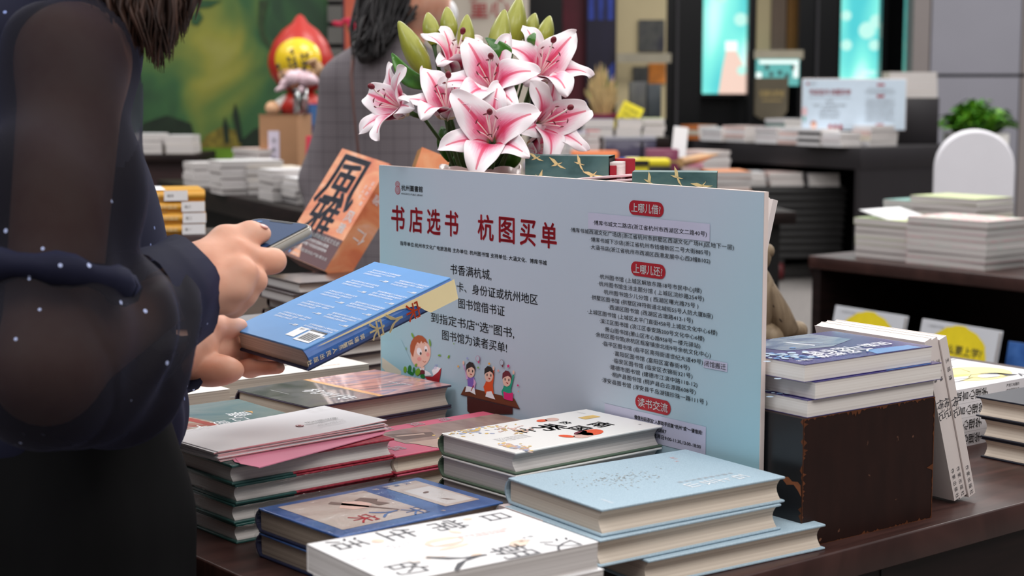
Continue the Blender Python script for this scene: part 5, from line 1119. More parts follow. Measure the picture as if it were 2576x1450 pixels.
# rolled band of the near sleeve above the elbow
m = MB(); c0 = sh.lerp(el, .72); ax_ = (el - sh).normalized(); a = ax_.cross(Vector((0, 1, 0))).normalized(); b = ax_.cross(a); pts = []
for k in range(25): t = 2 * math.pi * k / 24; pts.append(c0 + (a * math.cos(t) + b * math.sin(t)) * .058 + ax_ * .010 * math.sin(t + .6))
m.tube(pts, [.013 + .003 * math.sin(k * 1.7) for k in range(25)], 'cuff_navy', 8, cap=False); m.build('sleeve_fold', me_)
tr = MB()
add_surf(tr, [blob(Vector((-.425, 1.59, .90)), (.105, .105, .15)), blob(Vector((-.535, 1.725, .90)), (.105, .105, .15)), cone((-.405, 1.565, .86), (-.39, 1.558, .47), .094, .086), cone((-.39, 1.558, .47), (-.40, 1.555, .10), .086, .08), cone((-.535, 1.73, .86), (-.535, 1.735, .47), .095, .082), cone((-.535, 1.735, .47), (-.54, 1.73, .10), .082, .076)], .007, 'trousers_black', .035)
tr.v = [(x + .005 * math.sin(40 * y + 3 * z), y + .005 * math.sin(38 * x), z) for x, y, z in tr.v]; outward(tr.build('trousers', me_))
m = MB()
for x, y in ((-.49, 1.55), (-.63, 1.73)):
    m = MB(); m.rbox((x, y - .042, 0), (x + .235, y + .042, .062), .03, 'ink_black'); m.build('shoe', me_)
# hair: a cap and long locks that fall forward to a point
hr = MB(); add_surf(hr, [blob(hd + Vector((-.018, 0, .026)), (.108, .090, .112)), blob(hd + Vector((-.05, 0, -.05)), (.075, .085, .11))], .006, 'hair_dark', .03, keep=lambda c: not (c.x > hd.x + .055 and c.z < hd.z + .055))
r = random.Random(21)
for k in range(560):
    ue = 235 + 250 * r.random(); far = r.random() < .25
    ve = ((ue - 185) * .82 if ue < 408 else 182 - (ue - 408) * 1.75) * (.72 + .3 * r.random()) ; ve = max(8, min(184, ve)) + r.gauss(0, 3)
    yy = (1.525 + r.gauss(0, .016)) if not far else 1.68 + r.gauss(0, .02)
    end = at(ue + r.gauss(0, 5), ve, yy); top = at(180 + (ue - 235) * 1.26, -75, yy + .01)
    st = hd + Vector((-.09 + .15 * (ue - 235) / 250, (-.088 if not far else .085) + r.gauss(0, .006), .05 + r.gauss(0, .015)))
    md = top.lerp(end, .55) + Vector((.008 * math.sin(k), -.006, .004)); w_ = .0013 + r.random() * .0018
    hr.tube([st, st.lerp(top, .6), top, md, md.lerp(end, .6), end], [w_, w_ * 1.1, w_, w_, w_ * .7, .0004], 'hair_dark', 5, cap=False, squash=.55)
outward(hr.build('hair', me_))

# --- the woman in the checked coat, seen from behind
PY2 = 4.85
p2 = thing('person', 'woman with long dark hair in a grey checked coat seen from behind the lilies', 'person', Matrix.Identity(4))
Q = lambda u, v, y=PY2: at(u, v, y)
h2 = Q(1045, 10, PY2) + Vector((-.005, .02, .03)); nk = Q(985, 110)
b2 = MB()
add_surf(b2, [blob(h2, (.095, .10, .12)), blob(h2 + Vector((.05, .05, -.05)), (.055, .06, .06)), blob(h2 + Vector((.085, .075, -.01)), (.018, .018, .028)), blob(h2 + Vector((.0, -.088, -.02)), (.02, .012, .034)), cone(nk + Vector((.02, .0, -.03)), h2 + Vector((-.01, 0, -.07)), .06, .055), cone(nk + Vector((0, 0, -.10)), nk + Vector((.01, .02, -.55)), .12, .12), cone(nk + Vector((-.12, 0, -.12)), nk + Vector((-.20, .02, -.40)), .045, .04), cone(nk + Vector((-.20, .02, -.40)), nk + Vector((-.19, -.1, -.62)), .038, .028), blob(nk + Vector((-.19, -.115, -.66)), (.03, .03, .045)), cone(nk + Vector((-.07, 0, -.55)), nk + Vector((-.06, 0, -1.25)), .09, .05), cone(nk + Vector((.08, 0, -.55)), nk + Vector((.08, 0, -1.25)), .09, .05), cone((nk.x - .06, PY2 + .05, .06), (nk.x - .06, PY2 - .08, .04), .045, .035), cone((nk.x + .08, PY2 + .05, .06), (nk.x + .08, PY2 - .08, .04), .045, .035)], .009, 'skin_fair', .03)
outward(b2.build('body', p2))
def checked(name):
    m, nt, b = newmat(name); tc = nd(nt, 'ShaderNodeTexCoord'); sx = nd(nt, 'ShaderNodeSeparateXYZ'); nt.links.new(tc.outputs['Object'], sx.inputs[0])
    prev = None
    for ax_, per, wd in ((0, .042, .16), (2, .042, .16), (0, .0075, .45), (2, .0075, .45)):
        d = nd(nt, 'ShaderNodeMath', operation='DIVIDE'); d.inputs[1].default_value = per; nt.links.new(sx.outputs[ax_], d.inputs[0]); f = nd(nt, 'ShaderNodeMath', operation='FRACT'); nt.links.new(d.outputs[0], f.inputs[0]); l = nd(nt, 'ShaderNodeMath', operation='LESS_THAN'); l.inputs[1].default_value = wd; nt.links.new(f.outputs[0], l.inputs[0])
        if prev is None: prev = l.outputs[0]
        else: a = nd(nt, 'ShaderNodeMath', operation='ADD'); nt.links.new(prev, a.inputs[0]); nt.links.new(l.outputs[0], a.inputs[1]); prev = a.outputs[0]
    q = nd(nt, 'ShaderNodeMath', operation='DIVIDE'); q.inputs[1].default_value = 4.5; nt.links.new(prev, q.inputs[0]); r = nd(nt, 'ShaderNodeValToRGB'); r.color_ramp.elements[0].color = lin((122, 114, 118)) + (1,); r.color_ramp.elements[1].color = lin((82, 75, 79)) + (1,); nt.links.new(q.outputs[0], r.inputs[0]); nt.links.new(r.outputs[0], b.inputs['Base Color']); b.inputs['Roughness'].default_value = .9
stretched('hair_black', [(14, 12, 13), (30, 26, 27), (52, 46, 46)], (60, 60, 5), .45, 4., spec=.4)
checked('coat_check')
ct = MB()
add_surf(ct, [cone(nk + Vector((.0, .02, -.06)), nk + Vector((.0, .02, -.10)), .085, .10), cone(nk + Vector((-.125, .01, -.10)), nk + Vector((.15, .03, -.10)), .072, .072), cone(nk + Vector((-.01, .02, -.12)), nk + Vector((.02, .03, -.6)), .160, .175), cone(nk + Vector((.10, .03, -.15)), nk + Vector((.10, .04, -.62)), .115, .14), cone(nk + Vector((.02, .03, -.6)), nk + Vector((.02, .03, -.78)), .18, .19), cone(nk + Vector((-.135, .01, -.12)), nk + Vector((-.205, .02, -.40)), .068, .064), cone(nk + Vector((-.205, .02, -.40)), nk + Vector((-.195, -.09, -.60)), .062, .05)], .009, 'coat_check', .03)
ct.v = [(x + .005 * math.sin(22 * z + 9 * x), y + .006 * math.sin(26 * x + 5 * z), z) for x, y, z in ct.v]; outward(ct.build('coat', p2))
m = MB(); m.tube([Q(890, 128, PY2 - .13), Q(884, 190, PY2 - .19), Q(890, 280, PY2 - .19), Q(902, 390, PY2 - .19), Q(905, 430, PY2 - .18)], [.006] * 5, 'scarf_brown', 6, squash=.6); m.build('bag_strap', p2, 'brown bag strap')
m = MB(); add_surf(m, [blob(h2 + Vector((-.02, -.005, .03)), (.105, .108, .12)), cone(h2 + Vector((-.06, -.06, -.03)), Q(940, 105, PY2 - .10), .06, .045), cone(Q(940, 105, PY2 - .10), Q(915, 145, PY2 - .15), .045, .02)], .008, 'hair_black', .03, keep=lambda c: not (c.x > h2.x + .01 and c.z < h2.z + .06))
r = random.Random(5)
for k in range(260):
    a = Vector((h2.x - .07 + r.gauss(0, .035), h2.y - .075 + r.gauss(0, .02), h2.z + r.gauss(0, .04))); e = Q(885 + r.random() * 85, 95 + r.random() * 55, PY2 - .15 + r.gauss(0, .02)); c = a.lerp(e, .55) + Vector((r.gauss(0, .012), -.03, -.02)); w_ = .003 + r.random() * .003
    m.tube([a, a.lerp(c, .6), c, c.lerp(e, .6), e], [w_, w_, w_, w_ * .8, .001], 'hair_black', 5, cap=False)
outward(m.build('hair', p2))
m = MB(); m.ell(h2 + Vector((.078, .07, -.055)), (.046, .05, .05), 'paper_white', 14, 10); m.build('face_mask', p2)
m = MB(); m.tube([h2 + Vector((.06, .03, -.045)), h2 + Vector((.02, -.085, -.02)), h2 + Vector((.0, -.098, .0))], .0022, 'paper_white', 6); m.build('mask_loop', p2)
# ------------------------------------------------------------ far setting
def plane_wall(name, pts, mt, z0=0., z1=4.3, th=.12):
    """a wall run through plan points, with real thickness"""
    m = MB()
    for (xa, ya), (xb, yb) in zip(pts, pts[1:]):
        d = Vector((xb - xa, yb - ya, 0)).normalized(); n = Vector((-d.y, d.x, 0)) * th
        a, b = Vector((xa, ya, z0)), Vector((xb, yb, z0)); up = Vector((0, 0, z1 - z0))
        v = [a, b, b + n, a + n]; i = [m.av(p) for p in v] + [m.av(p + up) for p in v]
        for q in ((0, 1, 5, 4), (1, 2, 6, 5), (2, 3, 7, 6), (3, 0, 4, 7), (4, 5, 6, 7), (3, 2, 1, 0)): m.face([i[k] for k in q], mt)
    return tag(m.build(name), kind='structure')
WYB = 15.2
def mural(name):
    m, nt, b = newmat(name); tc = nd(nt, 'ShaderNodeTexCoord')
    mp = nd(nt, 'ShaderNodeMapping'); mp.inputs['Scale'].default_value = (1.5, 1., .9); mp.inputs['Rotation'].default_value = (0, R_(28), 0); nt.links.new(tc.outputs['Object'], mp.inputs[0])
    n = nd(nt, 'ShaderNodeTexNoise', Scale=1.15, Detail=3., Distortion=.7); nt.links.new(mp.outputs[0], n.inputs['Vector'])
    r = nd(nt, 'ShaderNodeValToRGB'); e = r.color_ramp.elements
    for _ in range(4): e.new(.5)
    for i, (p, c) in enumerate(((.28, (22, 48, 30)), (.40, (36, 72, 42)), (.48, (52, 98, 52)), (.56, (96, 122, 52)), (.65, (146, 146, 54)), (.76, (170, 166, 92)))): e[i].position = p; e[i].color = lin(c) + (1,)
    nt.links.new(n.outputs['Fac'], r.inputs[0])
    n2 = nd(nt, 'ShaderNodeTexNoise', Scale=7., Detail=5.); nt.links.new(tc.outputs['Object'], n2.inputs['Vector']); mx = nd(nt, 'ShaderNodeMixRGB', blend_type='MULTIPLY'); mx.inputs[0].default_value = .35; nt.links.new(r.outputs[0], mx.inputs[1]); nt.links.new(n2.outputs['Fac'], mx.inputs[2])
    nt.links.new(mx.outputs[0], b.inputs['Base Color']); b.inputs['Roughness'].default_value = .6
mural('mural_forest'); mat('mural_moss', (94, 132, 28), .6, .2, 12); mat('mural_dark', (22, 38, 22), .6, .2, 12); mat('mural_rust', (112, 100, 34), .6, .4, 30); mat('mural_vine', (44, 62, 34), .6, .2, 20); mat('mural_leaf', (40, 78, 44), .6, .2, 20); mat('mural_teal', (26, 92, 66), .6, .2, 5); mat('mural_sun', (186, 172, 54), .6, .15, 4)
mat('slats_grey', (92, 90, 86), .6, .08, 6); mat('wall_black', (14, 15, 17), .25, .1); mat('wall_beige', (206, 194, 180), .7, .04, 3); mat('wall_cream', (206, 190, 150), .7, .05, 3); mat('wall_grey', (140, 139, 148), .5, .03, 2); mat('wall_taupe', (132, 124, 122), .5, .03, 2); mat('seam_dark', (60, 58, 62), .6, 0); mat('plaster', (150, 148, 150), .8, .04, 2)
MY = 9.6
xa, xb = at(-400, 0, MY).x, at(862, 0, MY).x
wl = plane_wall('wall_left', [(xa - .2, MY), (xb, MY)], 'mural_forest')
mu = MB()
def mp_(pts, mt, k): mu.poly([Vector((at(u, v, MY).x, MY - .004 - .001 * k, at(u, v, MY).z)) for u, v in pts], mt)
mp_([(300, 440), (300, 378), (420, 386), (520, 372), (640, 374), (700, 382), (862, 388), (862, 440)], 'mural_moss', 1)
mp_([(600, 385), (612, 350), (640, 324), (690, 318), (862, 300), (862, 385)], 'mural_dark', 2); mp_([(500, 372), (520, 340), (560, 318), (600, 330), (620, 372)], 'mural_rust', 1); mp_([(330, 372), (360, 310), (420, 290), (480, 310), (500, 372)], 'mural_dark', 1)
mp_([(600, 360), (585, 290), (592, 258), (602, 290), (612, 360)], 'mural_dark', 2); mp_([(566, 360), (560, 320), (566, 292), (576, 320), (578, 360)], 'mural_dark', 2)
mp_([(652, 0), (676, 0), (664, 60), (668, 90), (690, 125), (684, 130), (658, 100), (650, 60)], 'mural_vine', 2); mp_([(480, 40), (500, 25), (512, 45), (498, 65), (482, 60)], 'mural_leaf', 2); mp_([(480, 0), (560, 0), (530, 18), (500, 20)], 'mural_leaf', 2)
mu.build('mural_shapes', wl)
sx0, sx1 = at(826, 0, MY).x, at(872, 0, MY).x
m = MB()
for k in range(34): z = .2 + k * .12; m.box((sx0, MY - .05, z), (sx1, MY - .02, z + .095), 'slats_grey')
m.box((sx0, MY - .02, 0), (sx1, MY + .02, 4.2), 'recess_dark'); tag(m.build('trim_1'), kind='structure')
plane_wall('wall_middle', [(at(865, 0, 11.5).x - .6, 11.5), (at(1330, 0, 11.5).x, 11.5)], 'wall_beige')
plane_wall('wall_back', [(at(1310, 0, WYB).x, WYB), (at(2320, 0, WYB).x, WYB)], 'wall_black')
cx0 = at(2302, 0, 13.6)
m = MB(); 
for (ua, ub, mt_) in ((2300, 2342, 'wall_taupe'), (2346, 2572, 'wall_grey'), (2576, 2800, 'wall_taupe')):
    for za, zb in ((0, at(0, 190, 13.6).z - .012), (at(0, 190, 13.6).z + .012, 4.3)):
        a, b = at(ua, 0, 13.6).x, at(ub, 0, 13.6 - .0).x; m.box((a, 13.6, za), (b, 13.8, zb), mt_)
m.box((cx0.x + .01, 13.66, 0), (cx0.x + 2.2, 13.9, 4.3), 'seam_dark'); tag(m.build('wall_right'), kind='structure')
plane_wall('wall_far_left', [(-7, -2.5), (-7, 18)], 'plaster', th=-.1); plane_wall('wall_far_right', [(9, 18), (9, -2.5)], 'plaster', th=-.1); plane_wall('wall_front', [(9, -2.5), (-7, -2.5)], 'plaster', th=-.1); plane_wall('wall_rear', [(-7, 18), (9, 18)], 'plaster', th=.1)
# shop front: mullions, lit screens, things seen through glass
def panel(name, label, cat, u0, v0, u1, v1, y, mt, d=.03, group=None, kind=None, prints=None):
    a, b = at(u0, v1, y), at(u1, v0, y); o = MB(); o.box((0, 0, 0), (b.x - a.x, d, b.z - a.z), mt)
    if prints: o.M = frame(Vector((0, -.002, 0)), (1, 0, 0), (0, 0, 1)); prints(o, b.x - a.x, b.z - a.z)
    r = o.build(name); r.location = a; return tag(r, label, cat, group, kind)
def screen_mat(name, flip):
    m, nt, b = newmat(name); tc = nd(nt, 'ShaderNodeTexCoord'); n = nd(nt, 'ShaderNodeTexNoise', Scale=1.5, Detail=.5, Distortion=.2); mp = nd(nt, 'ShaderNodeMapping'); mp.inputs['Scale'].default_value = (2.4, 1, .9); mp.inputs['Location'].default_value = (flip, 0, 0); nt.links.new(tc.outputs['Object'], mp.inputs[0]); nt.links.new(mp.outputs[0], n.inputs['Vector'])
    r = nd(nt, 'ShaderNodeValToRGB'); e = r.color_ramp.elements; e.new(.5)
    for i, (p, c) in enumerate(((.32, (70, 190, 196)), (.5, (120, 226, 214)), (.66, (214, 252, 246)))): e[i].position = p; e[i].color = lin(c) + (1,)
    nt.links.new(n.outputs['Fac'], r.inputs[0]); nt.links.new(r.outputs[0], b.inputs['Emission Color']); b.inputs['Emission Strength'].default_value = 1.25; b.inputs['Base Color'].default_value = (.02, .02, .02, 1)
screen_mat('screen_aqua', 0.); screen_mat('screen_mint', 3.3)
mat('glow_peach', (20, 20, 20), .4, 0, emit=(250, 216, 200), estr=1.); mat('glow_pale', (20, 20, 20), .4, 0, emit=(188, 244, 232), estr=1.1); mat('glow_white', (20, 20, 20), .4, 0, emit=(240, 255, 250), estr=1.2); mat('glow_teal', (20, 20, 20), .4, 0, emit=(110, 200, 196), estr=.8); mat('frame_black', (12, 13, 15), .25, 0)
def sp1(o, w, h):
    o.flat([(w * .35, 0), (w * .97, 0), (w * .93, h * .12), (w * .72, h * .22), (w * .5, h * .22), (w * .42, h * .12)], 0, 'glow_peach'); o.rect(w * .48, h * .22, w * .74, h * .27, .001, 'glow_white'); [o.ellipse(w * x, h * y, w * r, w * r, .0005, 'glow_pale', 20) for x, y, r in ((.8, .38, .14), (.35, .5, .16), (.84, .12, .1))]
SY = WYB - .25
for k, (u0, u1, v1, mt_, pr, lab) in enumerate(((1766, 1884, 236, 'screen_aqua', sp1, 'tall glowing aqua screen with a pale peach shape, left of two in the shop front'), (2112, 2218, 206, 'screen_mint', lambda o, w, h: [o.text('新书首发', w * .7, h * .05, 'glow_white', .001, w=w * .3, h=h * .03)] + [o.ellipse(w * x, h * y, w * r, w * r, .001, 'glow_pale', 20) for x, y, r in ((.12, .36, .12), (.14, .2, .13), (.62, .28, .2), (.84, .33, .16), (.8, .2, .13), (.45, .48, .1))], 'tall glowing mint screen above the far sign, right of two in the shop front'))):
    o = thing('digital_screen', lab, 'screen', Matrix.Translation(at(u0, v1, SY)), 'shop-front screens'); ww = at(u1, 0, SY).x - at(u0, 0, SY).x; hh = at(0, -260, SY).z - at(0, v1, SY).z
    m = MB(); m.box((-.02, 0, -.03), (ww + .02, .1, hh + .03), 'frame_black'); m.build('housing', o)
    m = MB(); m.box((0, -.006, 0), (ww, 0, hh), mt_); m.M = frame(Vector((0, -.009, 0)), (1, 0, 0), (0, 0, 1)); pr(m, ww, hh); m.build('display', o)
def mull(n, u0, u1, y, mt='frame_black', z1=4.3):
    m = MB(); a, b = at(u0, 0, y).x, at(u1, 0, y).x; m.box((a, y, 0), (b, y + .12, z1), mt); tag(m.build(n), kind='structure')
mull('trim_2', 1325, 1415, 13.5); mull('trim_3', 1676, 1764, 14.6); mull('trim_4', 1884, 1900, 14.6); mull('trim_5', 2012, 2110, 14.6); mull('trim_6', 2220, 2236, 14.6); mat('glass_green', (120, 196, 170), .15, .05); mull('trim_7', 2284, 2300, 13.9, 'glass_green')
for k, u in enumerate((1702, 2056)):
    m = MB(); a = at(u, 0, 14.55).x; m.box((a, 14.55, 0), (a + .02, 14.6, 4.3), 'seam_dark'); tag(m.build('trim_%d' % (8 + k)), kind='structure')
stretched('poster_night', [(24, 22, 40), (96, 18, 40), (40, 20, 34), (36, 60, 150), (64, 92, 196)], (3., 1, 1.3), .4, 2., .6, pos=(.3, .5, .72))
mat('poster_maroon', (84, 18, 34), .5, .3, 4); mat('poster_blue', (48, 68, 160), .5, .35, 6); mat('poster_ink', (30, 26, 48), .5, .3, 4)
panel('poster', 'dark maroon poster panel in the shop front right of the lilies', 'poster', 1415, -60, 1475, 300, 14.4, 'poster_maroon')
def pp1(o, w, h):
    for k in range(3): o.rect(w * (.06 + k * .33), h * .66, w * (.26 + k * .33), h * .98, 0, 'poster_blue')
    o.flat([(w * .02, h * .02), (w * .98, h * .02), (w * .98, h * .34), (w * .5, h * .2)], 0, 'poster_blue')
panel('poster', 'dark poster with blue brush shapes beside the cream display wall', 'poster', 1475, -60, 1549, 262, 14.3, 'poster_ink', prints=pp1)
panel('display_wall', 'cream lit display wall inside the shop front', 'display wall', 1549, -60, 1678, 300, 14.5, 'wall_cream')
stretched('picture_dark', [(38, 42, 48), (84, 84, 80), (44, 44, 58)], (8, 1, 4), .5, 3.); mat('picture_orange', (214, 130, 50), .5, .3, 12); mat('band_frost', (170, 162, 142), .4, .06, 10); mat('bag_olive', (84, 76, 60), .6, .08, 8); mat('gold_letter', (176, 152, 96), .5, .05)
panel('picture', 'dark framed picture on the cream display wall', 'picture', 1606, 50, 1672, 130, 14.47, 'picture_dark'); panel('picture', 'orange picture low on the cream display wall', 'picture', 1632, 160, 1674, 210, 14.47, 'picture_orange')
panel('book', 'dark book standing beside the orange picture', 'book', 1592, 168, 1630, 214, 14.47, 'picture_dark')
m = MB(); m.box((at(1552, 0, 14.25).x, 14.25, at(0, 158, 14.25).z), (at(1690, 0, 14.25).x, 14.26, at(0, 134, 14.25).z), 'band_frost'); tag(m.build('trim_10'), kind='structure')
m = MB(); m.box((at(1900, 0, 14.25).x, 14.25, at(0, 148, 14.25).z), (at(2024, 0, 14.25).x, 14.26, at(0, 126, 14.25).z), 'band_frost'); tag(m.build('trim_11'), kind='structure')
panel('partition', 'brown partition seen through the shop glass', 'partition', 1902, -60, 1950, 126, 15.0, 'wall_cream'); mat('panel_ochre', (128, 88, 34), .6, .2, 3); mat('panel_taupe', (116, 98, 84), .6, .1, 3)
panel('partition', 'taupe panel seen through the shop glass, middle of three', 'partition', 1940, -60, 1980, 126, 14.95, 'panel_taupe'); panel('partition', 'ochre panel seen through the shop glass, right of three', 'partition', 1980, -60, 2012, 126, 14.9, 'panel_ochre')
def cab(o, w, h):
    o.rect(w * .06, h * .82, w * .98, h * .95, 0, 'glow_white'); o.rect(w * .86, h * .3, w * .97, h * .8, 0, 'glow_white'); o.rect(0, h * .25, w * .12, h * .5, 0, 'glow_white')
    for x, y in ((.3, .35), (.5, .4), (.66, .3), (.2, .6), (.8, .6)): o.rect(w * x, h * y, w * (x + .09), h * (y + .16), .001, 'picture_dark')
panel('display_case', 'teal lit display case with small bottles behind the shop glass', 'display case', 1902, 148, 2012, 216, 14.6, 'glow_teal', prints=cab)
bo = MB(); a = at(1899, 300, 13.0); wq = at(1988, 0, 13.0).x - a.x; hq = at(0, 196, 13.0).z - a.z
pts = [(0, hq * .1), (wq * .2, 0), (wq * .8, 0), (wq * .98, hq * .2), (wq, hq), (0, hq)]
for z in (0,): bo.poly([(x, 0, y) for x, y in pts], 'bag_olive'); bo.poly([(x, .08, y) for x, y in reversed(pts)], 'bag_olive')
for (xa_, ya_), (xb_, yb_) in zip(pts, pts[1:] + pts[:1]): bo.poly([(xa_, 0, ya_), (xa_, .08, ya_), (xb_, .08, yb_), (xb_, 0, yb_)], 'bag_olive')
bo.M = frame(Vector((0, -.003, 0)), (1, 0, 0), (0, 0, 1)); bo.text('招募志愿者', wq * .5, hq * .62, 'gold_letter', 0, w=wq * .75, h=hq * .17); bo.rect(wq * .2, hq * .44, wq * .8, hq * .46, 0, 'gold_letter')
bo.M = Matrix.Identity(4); bo.box((wq * .46, .03, -a.z), (wq * .54, .06, 0.05), 'frame_black'); bo.box((wq * .2, -.06, -a.z), (wq * .8, .14, -a.z + .02), 'frame_black'); o = bo.build('banner'); o.location = a; tag(o, 'olive brown hanging banner with gold characters below the lit case', 'banner')
# posters left of the lilies
mat('banner_red', (176, 84, 62), .5, .25, 5); mat('banner_dark', (58, 28, 44), .5, .1); mat('poster_cobalt', (32, 60, 112), .5, .25, 6)
def bn(o, w, h):
    o.rect(0, 0, w * .06, h, 0, 'banner_dark'); o.text('浙版', w * .55, h * .66, 'ink_white', 0, w=w * .62, h=h * .16, bold=.02); o.rect(w * .2, h * .52, w * .9, h * .526, 0, 'ink_white'); o.text('好书', w * .55, h * .40, 'il_blush', 0, w=w * .5, h=h * .12); 
panel('banner_stand', 'red and orange roll-up banner with white characters behind the grey-coated woman', 'banner', 866, -60, 942, 400, 8.6, 'banner_red', prints=bn)
panel('poster', 'cobalt poster with orange specks beside the red banner', 'poster', 946, -60, 1010, 120, 8.8, 'poster_cobalt', prints=lambda o, w, h: [o.ellipse(w * .3, h * .55, w * .1, w * .14, 0, 'il_orange'), o.ellipse(w * .7, h * .3, w * .12, w * .08, 0, 'il_orange'), o.ellipse(w * .6, h * .75, w * .08, w * .12, 0, 'il_star_yellow')])
m = MB(); m.M = frame(Vector((at(1180, 0, 11.45).x, 11.48, 0)), (1, 0, 0), (0, 0, 1)); zz = at(0, 14, 11.45).z; m.text('童心', .14, zz, 'ink_red', 0, w=.27, h=.16); tag(m.build('wall_lettering'), 'large red characters on the pale wall behind the lilies', 'lettering')
mat('leaf_crimson', (176, 24, 60), .5, .2, 30)
o = thing('leaf_twig', 'red-leaved twig sticking out beside the red banner', 'twig', Matrix.Translation(at(905, 120, 8.3))); m = MB(); q0 = at(905, 120, 8.3)
m.tube([Vector((.02, 0, -q0.z)), Vector((.02, 0, -.5)), Vector((0, 0, 0)), at(862, 55, 8.3) - q0], [.012, .006, .004, .002], 'stem_green', 6); m.lathe([(.09, -q0.z), (.12, -q0.z + .25), (.1, -q0.z + .25), (.02, -q0.z + .2)], 'planter_white' if 'planter_white' in MATS else mat('planter_white', (206, 202, 198), .5, .03), 20, (.02, 0, 0)); m.build('stem', o); m = MB()
for u, v, a_ in ((850, 60, .2), (872, 52, -.2), (880, 66, 1.2), (898, 70, 1.4), (912, 84, 1.5)): m.ell(at(u, v, 8.3) - q0, (.032, .006, .014), 'leaf_crimson', 10, 6, Matrix.Rotation(a_, 3, 'Y'))
m.build('leaves', o)

# ------------------------------------------------------------ tables and piles further off
class Tab: pass
def table(name, label, p, ang, la, lb, zt, mt='wood_dark', slab=.05, back=True, col=None):
    """table whose near corner stands at p; la runs along ang, lb at right angles to its left"""
    o = thing(name, label, 'table', place((p.x, p.y, 0), ang)); m = MB(); m.rbox((0, 0, zt - slab), (la, lb, zt), .004, mt, n=2); m.build('tabletop', o)
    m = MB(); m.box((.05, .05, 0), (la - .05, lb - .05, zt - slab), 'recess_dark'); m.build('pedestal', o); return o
def oriented(ang): a = Vector((math.cos(ang), math.sin(ang), 0)); return a, Vector((-a.y, a.x, 0))
CV = {}
for n, c in (('white', (232, 230, 232)), ('pearl', (222, 216, 218)), ('cream', (228, 218, 200)), ('blush', (224, 196, 190)), ('orange', (216, 124, 62)), ('black', (34, 32, 36)), ('red', (196, 34, 54)), ('lilac', (190, 186, 214)), ('mauve', (130, 110, 134)), ('yellow', (240, 222, 50)), ('maroon', (112, 34, 66)), ('mustard', (226, 166, 60)), ('green', (206, 218, 160)), ('teal', (120, 170, 160)), ('navy', (44, 54, 110)), ('grey', (150, 146, 150)), ('pink', (226, 150, 170))): CV[n] = mat('jacket_' + n, c, .4, .04, 20, coat=.15)
NUM = {2: 'two', 3: 'three', 4: 'four', 5: 'five', 6: 'six', 7: 'seven', 8: 'eight', 9: 'nine', 10: 'ten', 1: 'one'}
def far_pile(n, p, ang, w, l, t, cols, what, where, corner_=True, jit=.006, parts=True, group=None, hard=False, rnd=random.Random(77)):
    """pile of n books; p is its near corner on the table (or its centre)"""
    a, b = oriented(ang); out = []; first = {}
    for k in range(n):
        c = Vector(p) + (a * w / 2 + b * l / 2 if corner_ else Vector()) + a * rnd.uniform(-jit, jit) + b * rnd.uniform(-jit, jit); c.z = p.z + t * k
        col = CV[cols[k % len(cols)]]; kk = n - 1 - k
        lab = ('%s %s' % (what, where)) if n == 1 else ('%s, %s %s' % (what, 'topmost' if kk == 0 else ('lowest of %s' % NUM[n] if k == 0 else '%s from top' % ORD[kk]), where))
        M = place(c, ang + R_(rnd.uniform(-1.2, 1.2)))
        if col in first: o = dup(first[col], M, lab, group or 'books %s' % where)
        else: o = first[col] = book('book', lab, M, w, l, t - .0006, col, col, 'pages_grey', hard, group or 'books %s' % where)
        out.append(o)
    return out
# table behind the reader, with white piles, carton and vase
z2 = .88; h2_ = CAMZ - z2
pA = P(430, 460, h2_); pB = P(800, 541, h2_); dv = pB - pA; angB = math.atan2(-dv.x * -1, 1) if False else math.atan2(dv.y, dv.x)   # edge heading to the right-front
Lt = dv.length; aB, bB = oriented(angB)
t2 = thing('display_table', 'black display table with white book piles behind the reader', 'table', place((pA.x, pA.y, 0), angB))
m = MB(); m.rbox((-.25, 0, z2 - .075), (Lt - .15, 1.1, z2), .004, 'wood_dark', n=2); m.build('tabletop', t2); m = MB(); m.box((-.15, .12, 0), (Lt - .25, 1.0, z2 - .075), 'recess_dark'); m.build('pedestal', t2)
mat('box_cap', (60, 40, 36), .6)
def on2(u, v): return P(u, v, h2_) 
ptop = angB
for i, (u, v, n, t, w, l, cols, wh) in enumerate(((455, 465, 4, .024, .17, .24, ['white', 'pearl'], 'at the left end of the black table'), (520, 485, 6, .021, .17, .24, ['white', 'pearl', 'white'], 'second pile from the left on the black table'), (585, 484, 4, .025, .16, .22, ['white', 'cream'], 'third pile from the left on the black table'), (640, 500, 5, .022, .17, .24, ['white', 'pearl'], 'in front of the carton on the black table'), (702, 507, 4, .022, .165, .23, ['white', 'white'], 'right of the carton front on the black table'), (755, 516, 4, .02, .165, .23, ['white', 'grey', 'black'], 'at the right end of the black table'))):
    far_pile(n, on2(u, v) + bB * .012, angB, w, l, t, cols, 'white paperback', wh)
far_pile(7, on2(530, 455) + bB * .1, angB + R_(8), .26, .20, .020, ['white', 'pearl', 'blush', 'grey'], 'large white paperback', 'on the tall pile left of the carton')
mat('carton', (176, 132, 96), .75, .04, 10); mat('label_lilac', (222, 212, 228), .6, .02)
cz = on2(700, 455); cy = 7.0
cA = at(655, 460, cy); cA.z = z2; cB = at(748, 460, cy - .05); ca_ = Vector((cB.x - cA.x, cB.y - cA.y, 0)); wC = ca_.length; hC = at(0, 288, cy).z - z2
bx = thing('cardboard_carton', 'brown cardboard carton with a pale vertical label standing among white books', 'box', place(cA, math.atan2(ca_.y, ca_.x) + R_(4)))
m = MB(); m.box((0, 0, 0), (wC, .17, hC), 'carton'); m.box((-.002, -.002, hC - .004), (wC + .002, .172, hC), 'carton'); m.build('walls', bx)
